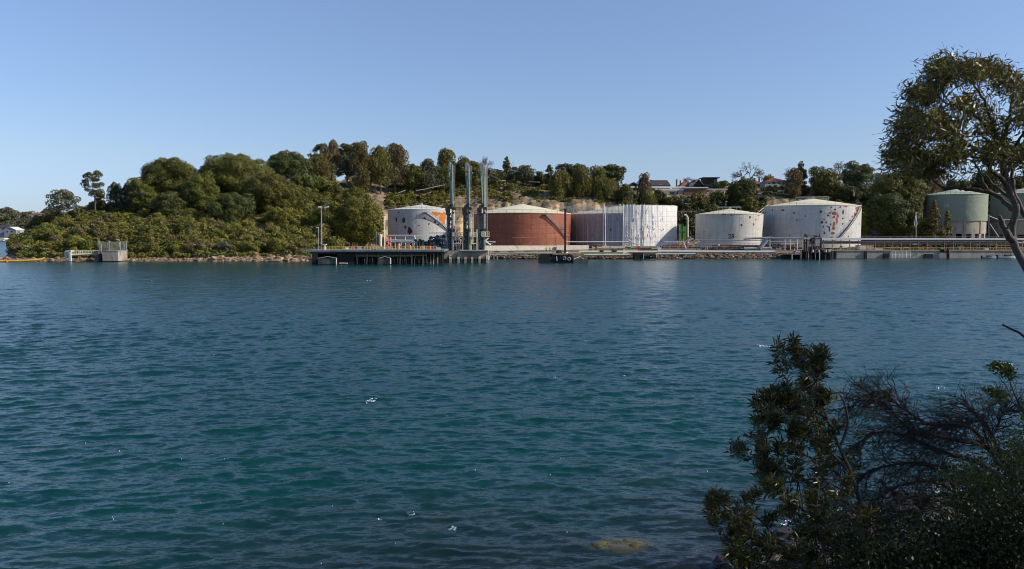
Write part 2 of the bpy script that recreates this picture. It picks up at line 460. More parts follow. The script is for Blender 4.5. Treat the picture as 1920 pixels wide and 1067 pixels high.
def make_water():
    nr1 = 1250
    inv = np.linspace((1 / 14.0) ** .8, (1 / 330.0) ** .8, nr1)
    ys = np.concatenate([inv ** (-1 / .8), [400, 600, 1000, 2000, 6000]])
    nc = 900
    tt = np.linspace(-1.05, 1.05, nc)
    X = tt[None, :] * (ys[:, None] + 4); Y = np.repeat(ys[:, None], nc, 1)
    cellx = np.repeat(np.gradient(ys)[:, None] * 0 + (ys[:, None] + 4) * 2.1 / nc, nc, 1)
    celly = np.repeat(np.gradient(ys)[:, None], nc, 1)
    Z = np.zeros_like(X); DX = np.zeros_like(X); DY = np.zeros_like(X)
    gust = 0.85 + 0.55 * fbm(X * 0.03, Y * 0.03, 3)
    for L, k, th, a, ph in zip(_WL, _WK, _WD, _WA, _WP):
        kx, ky = math.cos(th), math.sin(th)
        cell = np.maximum(abs(kx) * cellx, abs(ky) * celly)
        fade = np.clip((L / cell - 1.8) / 2.0, 0, 1)
        rows = np.where(fade.max(1) > 0)[0]
        if len(rows) == 0: continue
        r = slice(0, rows[-1] + 1)
        arg = k * (kx * X[r] + ky * Y[r]) + ph
        s = np.sin(arg) * fade[r]; c = np.cos(arg) * fade[r]
        Z[r] += a * s
        DX[r] += kx * a * c; DY[r] += ky * a * c
    Z *= gust
    X2 = X + DX * gust * 0.9; Y2 = Y + DY * gust * 0.9
    V = np.stack([X2, Y2, Z], -1).reshape(-1, 3)
    t = NT('sea water'); t.set(0.21, 0.5); t.b.inputs['Specular Tint'].default_value = (0.62, 0.9, 1.0, 1); t.b.inputs['IOR'].default_value = 1.33
    p = t.pos()
    big = t.noise(t.mapping(p, (0.02, 0.02, 0.02)), 1.0, 4)
    c = t.ramp(big.outputs[0], [(0.3, (0.002, 0.037, 0.037)), (0.7, (0.003, 0.047, 0.047))])
    # shallow bed of weed and rock close to the near bank
    sp = t.n("ShaderNodeSeparateXYZ"); t.l(p, sp.inputs[0])
    d = t.math('ADD', t.math('MULTIPLY', sp.outputs[0], -0.35), sp.outputs[1])
    wob = t.noise(t.mapping(p, (0.12, 0.12, 0.1)), 1.0, 4)
    d = t.math('ADD', d, t.math('MULTIPLY', wob.outputs[0], 12.0))
    sh = t.ramp(t.math('MULTIPLY', d, 0.02), [(0.5, 1.0), (0.72, 0.0)])
    bedn = t.noise(t.mapping(p, (0.5, 0.5, 0.5)), 1.0, 6, 0.65)
    bed = t.ramp(bedn.outputs[0], [(0.35, (0.004, 0.009, 0.010)), (0.6, (0.014, 0.016, 0.013)), (0.75, (0.04, 0.035, 0.02))])
    c = t.mix(sh, c, bed)
    # the weedy reef seen through the surface
    dr = t.n("ShaderNodeVectorMath", operation='DISTANCE'); t.l(t.mapping(p, (0.8, 1.5, 0)), dr.inputs[0]); dr.inputs[1].default_value = (P(1165, 1040, 22.5).x * 0.8, 22.6 * 1.5, 0)
    wr = t.math('ADD', dr.outputs['Value'], t.math('MULTIPLY', t.math('SUBTRACT', bedn.outputs[0], 0.5), 3.0))
    c = t.mix(t.ramp(wr, [(0.45, 0.9), (1.0, 0.0)]), c, t.ramp(bedn.outputs[0], [(0.4, (0.03, 0.035, 0.02)), (0.6, (0.12, 0.105, 0.05))]))
    t.l(c, t.b.inputs['Base Color'])
    # wind ripples too small for the mesh, as random slopes
    def slope(vec, amp):
        nz = t.n("ShaderNodeTexNoise"); nz.inputs['Scale'].default_value = 1.0; nz.inputs['Detail'].default_value = 3; nz.inputs['Roughness'].default_value = 0.6
        t.l(vec, nz.inputs['Vector'])
        s1 = t.n("ShaderNodeVectorMath", operation='SUBTRACT'); t.l(nz.outputs['Color'], s1.inputs[0]); s1.inputs[1].default_value = (0.5, 0.5, 0.5)
        s2 = t.n("ShaderNodeVectorMath", operation='MULTIPLY'); t.l(s1.outputs[0], s2.inputs[0]); s2.inputs[1].default_value = (amp * 0.6, amp, 0)
        return s2.outputs[0]
    g = t.n("ShaderNodeNewGeometry")
    acc = g.outputs['Normal']
    for vec, amp in ((t.mapping(p, (2.6, 6.5, 1), (0, 0, 0.16)), 0.62), (t.mapping(p, (7, 15, 1), (0, 0, -0.2)), 0.4), (t.mapping(p, (1.1, 3.6, 1), (0, 0, 0.22)), 0.7), (t.mapping(p, (0.3, 1.25, 1), (0, 0, 0.12)), 0.5)):
        ad = t.n("ShaderNodeVectorMath", operation='ADD'); t.l(acc, ad.inputs[0]); t.l(slope(vec, amp), ad.inputs[1]); acc = ad.outputs[0]
    nm = t.n("ShaderNodeVectorMath", operation='NORMALIZE'); t.l(acc, nm.inputs[0]); t.l(nm.outputs[0], t.b.inputs['Normal'])
    o = mesh_np('water', V, grid_faces(len(ys), nc), t.m, origin=(0, 0, 0), smooth=True)
    tag(o, 'wind rippled blue green harbour water', 'water', kind='structure')
make_water()

# ------------------------------------------------------------------ the far shore
COLS = {
 -400: [(100,-3),(3000,-3)],
 -60: [(200,-3),(243,-2),(248,-.6),(256,-.8),(262,-3),(3000,-3)],
 0: [(200,-3),(244,-1.5),(248,.3),(253,.9),(258,.3),(263,-2),(3000,-3)],
 40: [(200,-3),(244,-1.5),(248,.4),(254,1.3),(280,4.5),(300,6),(330,3),(350,-2),(3000,-3)],
 110: [(200,-3),(244,-1.5),(248,.4),(254,1.5),(275,7.5),(305,12.5),(340,12),(380,5),(420,-2),(3000,-3)],
 200: [(200,-3),(244,-1.5),(248,.4),(254,1.5),(275,9),(310,16),(350,17),(420,12),(480,-2),(3000,-3)],
 300: [(200,-3),(244,-1.5),(248,.4),(254,1.5),(275,9),(310,17),(350,21),(420,19),(500,8),(3000,6)],
 400: [(200,-3),(244,-1.5),(248,.4),(254,1.5),(275,9),(310,18),(350,25),(400,28),(480,22),(3000,8)],
 500: [(200,-3),(244,-1.5),(248,.4),(254,1.5),(280,9),(320,20),(360,28),(400,31),(480,28),(3000,8)],
 600: [(200,-3),(244,-1.5),(250,.4),(257,1.5),(280,6),(320,18),(360,29),(400,33.5),(480,32),(3000,8)],
 680: [(200,-3),(250,-1.5),(256,.4),(264,1.8),(290,3),(325,6),(350,19),(375,29.5),(400,34.5),(480,33),(3000,8)],
 740: [(200,-3),(256,-1.5),(262,.3),(268,2.3),(290,2.6),(338,3),(349,17),(354,20),(378,27),(402,33.5),(425,35.5),(500,33),(3000,8)],
 850: [(200,-3),(262,-1.5),(267,.2),(273,2.2),(290,2.6),(342,3),(350,15),(356,19.5),(385,29),(405,34.5),(425,36),(500,34),(3000,8)],
 960: [(200,-3),(264,-1.5),(269,.2),(274,2.2),(290,2.6),(344,3),(351,17),(356,22),(385,29),(405,34.5),(425,36),(500,34),(3000,8)],
 1100: [(200,-3),(264,-1.5),(269,.2),(274,2.2),(290,2.6),(346,3),(352,17),(357,22),(385,29),(405,33),(425,34),(500,34),(3000,8)],
 1200: [(200,-3),(264,-1.5),(269,.2),(274,2.2),(290,2.6),(348,3),(358,14),(372,22),(392,27),(400,29),(425,31),(500,32),(3000,8)],
 1350: [(200,-3),(265,-1.5),(270,.2),(275,2.1),(290,2.6),(345,3),(358,12),(372,20),(392,27),(400,29),(425,31),(500,32),(3000,8)],
 1450: [(200,-3),(266,-1.5),(271,.2),(276,2.0),(290,2.6),(345,3),(360,17),(385,26),(400,30),(425,31),(500,32),(3000,8)],
 1560: [(200,-3),(274,-2),(279.5,-2),(280,2.4),(290,2.5),(345,3),(360,15),(385,25),(400,29.5),(425,31),(500,32),(3000,8)],
 1700: [(200,-3),(274,-2),(279.5,-2),(280,2.4),(290,2.5),(330,3),(345,7),(360,12),(385,25),(405,30),(500,32),(3000,8)],
 1950: [(200,-3),(274,-2),(279.5,-2),(280,2.4),(290,2.5),(355,3),(372,12),(400,27),(410,30),(500,32),(3000,8)],
 2600: [(200,-3),(274,-2),(279.5,-2),(280,2.4),(290,2.5),(355,3),(372,12),(400,27),(410,30),(500,32),(3000,8)],
}
_cp = np.array(sorted(COLS)); _tabs = [np.array(COLS[k], float) for k in _cp]
def H(px, Y, noise=True):
    px = np.atleast_1d(np.asarray(px, float)); Y = np.atleast_1d(np.asarray(Y, float))
    px, Y = np.broadcast_arrays(px, Y)
    px2 = px + (9 * fbm(px * 0.02, Y * 0.03, 2) if noise else 0)
    px2 = np.clip(px2, _cp[0], _cp[-1] - 1e-3)
    Yj = Y + np.clip((Y - 300) / 60, 0, 1) * (4 * fbm(px * 0.035 + 9, px * 0 + 3.3, 4) + 1.2 * (vnoise(np.floor(px * 0.11) + .5, np.floor(px*0.07)*0+2.5) - 0.5) + 1.0 * (vnoise(px * 0.5, Y * 0) - .5))
    idx = np.searchsorted(_cp, px2, side='right') - 1
    t = (px2 - _cp[idx]) / (_cp[idx + 1] - _cp[idx]); t = t*t*(3-2*t)
    out = np.zeros(px.shape)
    for k in range(len(_cp)):
        m0 = idx == k
        if m0.any(): out[m0] += (1 - t[m0]) * np.interp(Yj[m0], _tabs[k][:, 0], _tabs[k][:, 1])
        m1 = idx + 1 == k
        if m1.any(): out[m1] += t[m1] * np.interp(Yj[m1], _tabs[k][:, 0], _tabs[k][:, 1])
    if noise:
        x = (px - 960) / F * Y
        amp = np.clip((out - 2.9) / 6, 0.04, 1.0)
        out = out + amp * (2.2 * fbm(x * 0.06, Y * 0.06, 4)) * np.where(px > 1500, 0.5, 1)
        led = 1.6 + 0.6 * vnoise(x * 0.05, Y * 0.0)
        q = out / led; fr = q - np.floor(q)
        st = (np.floor(q) + np.clip((fr - 0.5) * 3.2 + 0.5, 0, 1)) * led
        out = np.where(out > 4, out * 0.25 + st * 0.75, out)
        out = out + amp * (vnoise(x * 0.9, Y * 0.5) - 0.5) * 0.9
    return out

def gz(x, y):
    return float(H(960 + F * x / y, y)[0])

def make_hill():
    pxs = np.arange(-330, 2560, 4.0)
    ys = np.concatenate([np.arange(241, 283, 1.5), np.arange(283, 336, 3.5), np.arange(336, 430, 0.9), np.arange(432, 520, 6), [560, 640, 800, 1200, 2000]])
    PX, Y = np.meshgrid(pxs, ys)
    Z = H(PX, Y)
    X = (PX - 960) / F * Y
    t = NT('hillside'); t.set(0.95, 0.1)
    p = t.pos(); g = t.n("ShaderNodeNewGeometry"); sp = t.n("ShaderNodeSeparateXYZ"); t.l(g.outputs['Normal'], sp.inputs[0])
    strata = t.noise(t.mapping(p, (0.05, 0.05, 0.9)), 1.0, 6, 0.65, 0.6)
    blocks = t.noise(t.mapping(p, (0.3, 0.3, 0.45)), 1.0, 6, 0.7)
    rock = t.ramp(strata.outputs[0], [(0.32, (0.16, 0.10, 0.06)), (0.45, (0.60, 0.42, 0.23)), (0.58, (0.74, 0.56, 0.33)), (0.72, (0.22, 0.17, 0.13))])
    rock = t.mix(t.ramp(blocks.outputs[0], [(0.55, 0.0), (0.66, 0.8)]), rock, (0.17, 0.13, 0.10))
    soiln = t.noise(p, 0.22, 7, 0.7)
    soil = t.ramp(soiln.outputs[0], [(0.33, (0.045, 0.05, 0.02)), (0.44, (0.15, 0.115, 0.07)), (0.6, (0.32, 0.25, 0.165)), (0.74, (0.14, 0.11, 0.075))])
    f = t.ramp(t.math('ADD', sp.outputs[2], t.math('MULTIPLY', t.math('SUBTRACT', blocks.outputs[0], 0.5), 0.5)), [(0.55, 1.0), (0.72, 0.0)])
    c = t.mix(f, soil, rock)
    # trodden yard surface on the level
    z = t.n("ShaderNodeSeparateXYZ"); t.l(p, z.inputs[0])
    lvl = t.ramp(t.math('MULTIPLY', z.outputs[2], 0.1), [(0.34, 1.0), (0.42, 0.0)])
    yard = t.ramp(t.noise(p, 0.5, 7, 0.7).outputs[0], [(0.35, (0.10, 0.075, 0.05)), (0.65, (0.30, 0.235, 0.17))])
    c = t.mix(lvl, c, yard)
    t.l(c, t.b.inputs['Base Color'])
    t.bump(blocks.outputs[0], 0.8, 0.8)
    o = mesh_np('hill', np.stack([X, Y, Z], -1).reshape(-1, 3), grid_faces(len(ys), len(pxs)), t.m, origin=(0, 300, 0), smooth=False)
    tag(o, 'sandstone hillside, yard and foreshore across the harbour', 'hillside', kind='structure')
make_hill()

# land far off behind the point on the left
def make_far_land():
    pxs = np.arange(-700, 330, 8.0); ys = np.array([840, 850, 870, 900, 950, 1000, 1080, 1200, 1500])
    PX, Y = np.meshgrid(pxs, ys)
    base = np.interp(Y, [840, 850, 900, 1000, 1200, 1500], [-1, 2, 13, 25, 28, 20])
    Z = base * (0.9 + 0.5 * fbm(PX * 0.01, Y * 0.01, 3)) * np.clip((330 - PX) / 180, 0, 1) - 0.2
    o = mesh_np('hills', np.stack([(PX-960)/F*Y, Y, Z], -1).reshape(-1, 3), grid_faces(len(ys), len(pxs)), simple('far land', (0.07, 0.08, 0.04), 0.95, 0.4, 0.1), origin=(0, 900, 0))
    tag(o, 'low wooded land far beyond the point', 'hills', kind='structure')
make_far_land()

# near bank under the camera
def shore(x): return np.interp(x, [-60, -20, 3, 5.5, 10, 16, 24, 60], [12, 15, 17.5, 20.5, 24.5, 27.5, 29, 30])
def bankz(x, y):
    d = shore(x) - y
    z = np.interp(d, [-8, 0, 3, 7, 12, 19, 27, 60], [-2.2, -0.05, 0.45, 1.1, 2.3, 4.8, 7.35, 7.8])
    return z + np.clip(d / 6 + 0.5, 0.1, 1) * (0.7 * fbm(x * 0.35, y * 0.35, 4))
def make_bank():
    xs = np.arange(-60, 70, 0.35); ys = np.arange(-25, 38, 0.35)
    X, Y = np.meshgrid(xs, ys); Z = bankz(X, Y)
    Z = np.where((np.hypot(X, Y) < 1.5) & (Z > 7.5), 7.5, Z)
    t = NT('bank'); t.set(0.95, 0.2); p = t.pos()
    n1 = t.noise(p, 0.9, 7, 0.7)
    t.l(t.ramp(n1.outputs[0], [(0.35, (0.015, 0.015, 0.008)), (0.6, (0.06, 0.045, 0.028)), (0.75, (0.13, 0.10, 0.065))]), t.b.inputs['Base Color'])
    t.bump(n1.outputs[0], 0.8, 0.3)
    o = mesh_np('ground', np.stack([X, Y, Z], -1).reshape(-1, 3), grid_faces(len(ys), len(xs)), t.m, origin=(0, 0, 0))
    tag(o, 'shady rocky bank in the foreground', 'ground', kind='structure')
make_bank()

# ------------------------------------------------------------------ foliage
def leaf_quads(C, A, L, Wd, r, bend=0.0):
    """C centres, A axis directions, L lengths, Wd widths -> kite quads"""
    n = len(C)
    A = A / (np.linalg.norm(A, axis=1, keepdims=True) + 1e-9)
    Rn = r.normal(size=(n, 3))
    S = np.cross(A, Rn); S /= (np.linalg.norm(S, axis=1, keepdims=True) + 1e-9)
    L = np.broadcast_to(L, (n,))[:, None]; Wd = np.broadcast_to(Wd, (n,))[:, None]
    Nn = np.cross(A, S)
    a = C - A * L * 0.5; b = C + S * Wd * 0.5 + Nn * L * bend; c = C + A * L * 0.5; d = C - S * Wd * 0.5 + Nn * L * bend
    V = np.stack([a, b, c, d], 1).reshape(-1, 3)
    return V, np.arange(4 * n).reshape(-1, 4)

def surf_quads(C, Nn, size, r):
    """small leafy patches whose faces look roughly along Nn"""
    n = len(C)
    Nn = Nn + r.normal(size=(n, 3)) * 0.38
    Nn /= np.linalg.norm(Nn, axis=1, keepdims=True) + 1e-9
    T = np.cross(Nn, r.normal(size=(n, 3))); T /= np.linalg.norm(T, axis=1, keepdims=True) + 1e-9
    B = np.cross(Nn, T)
    s = (size * r.uniform(0.6, 1.4, n))[:, None]; q = r.uniform(0.5, 1.0, n)[:, None]
    V = np.stack([C - T*s*0.5, C - B*s*0.5*q, C + T*s*0.5, C + B*s*0.5*q], 1).reshape(-1, 3)
    return V, np.arange(4*n).reshape(-1, 4)

def lobes_in(kind, w, h, dp, r):
    """centres, radii and vertical stretch of the leaf clumps of one crown; local box w x dp x h, z from 0"""
    out = []
    if kind in ('fig', 'light', 'dark'):
        n = int(36 + w * h * 0.32)
        subs = [(np.array([0, 0, h*.48]), 0.80)]
        for _ in range(r.integers(3, 6)):
            a = r.uniform(0, 6.28); subs.append((np.array([math.cos(a)*w*r.uniform(.15, .3), math.sin(a)*dp*.2, h*r.uniform(.3, .72)]), r.uniform(.4, .62)))
        for i in range(n):
            sc, sk = subs[0] if i < n*0.62 else subs[r.integers(1, len(subs))]
            u = r.normal(size=3); u /= np.linalg.norm(u)
            if u[1] > 0.5: u[1] *= -0.6
            rl = r.uniform(0.06, 0.13) * min(w, h * 1.3) + 0.3
            q = r.uniform(0.8, 1.05) * sk
            c = sc + np.array([u[0]*(w/2)*q, u[1]*(dp/2)*q, u[2]*(h*0.5)*q])
            c[0] = np.clip(c[0], -w/2+rl*.6, w/2-rl*.6); c[2] = np.clip(c[2], rl*.4, h-rl*.8)
            out.append((c, rl, 0.8))
        out.append((np.array([0, 0, h*.46]), min(w, h)*.36, 1.0))
    elif kind in ('cas', 'brown'):
        n = int(26 + w * h * 0.22)
        for _ in range(n):
            t = r.uniform(0.0, 1) ** 0.8
            wid = (0.5 + 0.65 * math.sin(min(1, (1 - t) * 1.25 + 0.12) * math.pi * 0.5) - 0.15 * (t < 0.15)) * 0.5
            a = r.uniform(0, 6.28); rr = r.uniform(0.1, 0.85)
            rl = r.uniform(0.10, 0.17) * w + 0.3
            out.append((np.array([math.cos(a)*w*wid*rr, math.sin(a)*dp*wid*rr, h*(0.03+0.90*t)]), rl, 1.4))
    elif kind in ('euc', 'grey'):
        n = int(22 + w * h * 0.16)
        for _ in range(n):
            a = r.uniform(0, 6.28); rr = math.sqrt(r.uniform(0, 1)) * 0.85
            t = r.uniform(0.18, 1)
            lim = math.sqrt(max(0.05, 1 - (t - 0.5) ** 2 * 2.8))
            rl = r.uniform(0.08, 0.15) * w + 0.1
            out.append((np.array([math.cos(a)*w/2*rr*lim, math.sin(a)*dp/2*rr*lim, h*t*0.93]), rl, 0.65))
    elif kind == 'con':
        n = int(34 + h * 2.5)
        for _ in range(n):
            t = r.uniform(0, 1) ** 0.8
            a = r.uniform(0, 6.28); wid = (1 - t) ** 0.75 * 0.5 + 0.04
            rr = r.uniform(0.2, 0.9)
            rl = (0.15 * (1 - t * 0.6)) * w + 0.25
            out.append((np.array([math.cos(a)*w*wid*rr, math.sin(a)*dp*wid*rr, h*t*0.95]), rl, 0.75))
    else:
        n = int(9 + w * 1.8)
        for _ in range(n):
            u = r.normal(size=3); u /= np.linalg.norm(u); rl = r.uniform(0.14, 0.26) * min(w, 1.3*h)
            out.append((np.array([u[0]*(w/2-rl*.5)*.85, u[1]*(dp/2-rl*.5)*.85, h*.45+u[2]*(h*.5-rl*.4)*.85]), rl, 0.8))
    return out

def crown_mesh(kind, w, h, dp, r, leaf=0.42, dens=1.0):
    Vs = []
    fk = {'euc': 1.1, 'grey': 1.1, 'cas': 1.0, 'brown': 1.0, 'con': 1.2}.get(kind, 0.95)
    for c, rl, zs in lobes_in(kind, w, h, dp, r):
        n = max(12, int(dens * 9.0 * rl * rl * (1 + zs) / 2 / (leaf * leaf) * fk))
        u = r.normal(size=(n, 3)); u[:, 2] += 0.35; u /= np.linalg.norm(u, axis=1, keepdims=True)
        rad = rl * (0.78 + 0.26 * r.uniform(0, 1, n)) * (1 + 0.14 * np.sin(u[:, 0]*7 + c[0]) * np.sin(u[:, 2]*6 + c[1]))
        Pp = c + u * rad[:, None] * np.array([1, 1, zs])
        if kind in ('cas', 'brown'):
            A = u * 0.5 + np.array([0, 0, -0.8]) + r.normal(size=(n, 3)) * 0.45
            V, _ = leaf_quads(Pp, A, leaf * 1.9 * r.uniform(0.6, 1.3, n), leaf * 0.7, r)
        else:
            V, _ = surf_quads(Pp, u, leaf * 1.25, r)
        Vs.append(V)
    V = np.concatenate(Vs)
    V[:, 2] = np.maximum(V[:, 2], 0.0 if kind in ('cas', 'brown', 'con') else -0.3)
    return V, np.arange(len(V)).reshape(-1, 4)

def tree(name, label, cat, px, pyt, pyb, wpx, Y, kind, fm=None, seed=0, group=None, leaf=None, dens=1.0, trunk=True, bark='bark', dpf=0.9, base=None):
    r = np.random.default_rng(1000 + seed + int(px * 7 + pyt * 13))
    top = P(px, pyt, Y); bot = P(px, pyb, Y)
    w = wpx / F * Y; h = top.z - bot.z
    g = base if base is not None else gz(top.x, Y)
    zb = max(bot.z, g - 0.3)
    h = max(top.z - zb, 1.5)
    z0 = min(g, zb) - 0.3
    root = thing(name, label, cat, (top.x, Y, z0), group)
    if leaf is None: leaf = 0.0012 * Y * (1.0 if h > 6 else 0.9)
    V, Fc = crown_mesh(kind, w, h, w * dpf, r, leaf, dens)
    V = V + np.array([top.x, Y, zb])
    if trunk:
        mb = MB(); tr = max(0.12, h * 0.022)
        tips = []
        lean = r.normal(size=2) * 0.06 * h
        mid = Vector((top.x + lean[0], Y + lean[1], zb + h * 0.35))
        mb.tube([(top.x, Y, z0), (top.x + lean[0]*.5, Y + lean[1]*.5, (z0 + mid.z)/2), mid], [tr * 1.3, tr, tr * 0.75], 7)
        for _ in range(7 if kind in ('euc', 'grey') else 5):
            a = r.uniform(0, 6.28); rr = r.uniform(0.2, 0.4) * w
            e = Vector((mid.x + math.cos(a) * rr, mid.y + math.sin(a) * rr, zb + h * r.uniform(0.5, 0.85)))
            s = Vector((top.x + lean[0]*.8, Y + lean[1]*.8, z0 + (mid.z - z0) * r.uniform(0.55, 0.98)))
            mb.tube([s, (s + e) / 2 + Vector((0, 0, -0.04*h)), e], [tr * 0.5, tr * 0.35, tr * 0.12], 5)
        mb.build('trunk', M[bark], root)
    mesh_np('crown', V, Fc, FM[fm or kind], root)
    return root

def bare_tree(name, label, px, pyt, pyb, wpx, Y, seed=0, fan=0.9, fm=None):
    r = random.Random(seed); top = P(px, pyt, Y); g = gz(top.x, Y)
    z0 = min(g, P(px, pyb, Y).z); Ht = top.z - z0
    w = wpx / F * Y
    root = thing(name, label, 'bare tree', (top.x, Y, z0 - 0.3))
    tb = MB(); tw = MB()
    def grow(p, d, L, rad, lv):
        q = p + d * L * 0.5 + Vector((r.uniform(-1,1), r.uniform(-1,1), r.uniform(-.5,1))) * L * 0.06
        e = q + (d + Vector((0, 0, 0.08))).normalized() * L * 0.5
        (tb if lv < 3 else tw).tube([p, q, e], [rad, rad * 0.85, rad * 0.65], 5 if lv < 3 else 3, cap=False)
        if lv >= 7: return
        for k in range(3 if lv in (1, 2, 3, 4) else 2):
            a = r.uniform(0, 6.28); s = r.uniform(0.35, 0.75) * fan
            u = d.orthogonal().normalized(); v = d.cross(u)
            nd = (d + (u * math.cos(a) + v * math.sin(a)) * s); nd.z *= 0.85 if lv > 1 else 1; nd.normalize()
            grow(e, nd, L * r.uniform(0.62, 0.85), rad * 0.73, lv + 1)
    grow(Vector((top.x, Y, z0 - 0.3)), Vector((0, 0, 1)), Ht * 0.24, Ht * 0.024, 0)
    allv = np.array(tb.v + tw.v)
    sx = (w/2) / max(0.1, np.percentile(np.abs(allv[:, 0]-top.x), 99)); sz = (top.z - z0) / (allv[:, 2].max() - z0)
    for mb in (tb, tw):
        mb.v = [((a[0]-top.x)*sx+top.x, (a[1]-Y)*sx+Y, (a[2]-z0)*sz+z0) for a in mb.v]
    tb.build('trunk', FM['twig'], root); tw.build('crown', FM[fm or 'twig'], root)
    return root
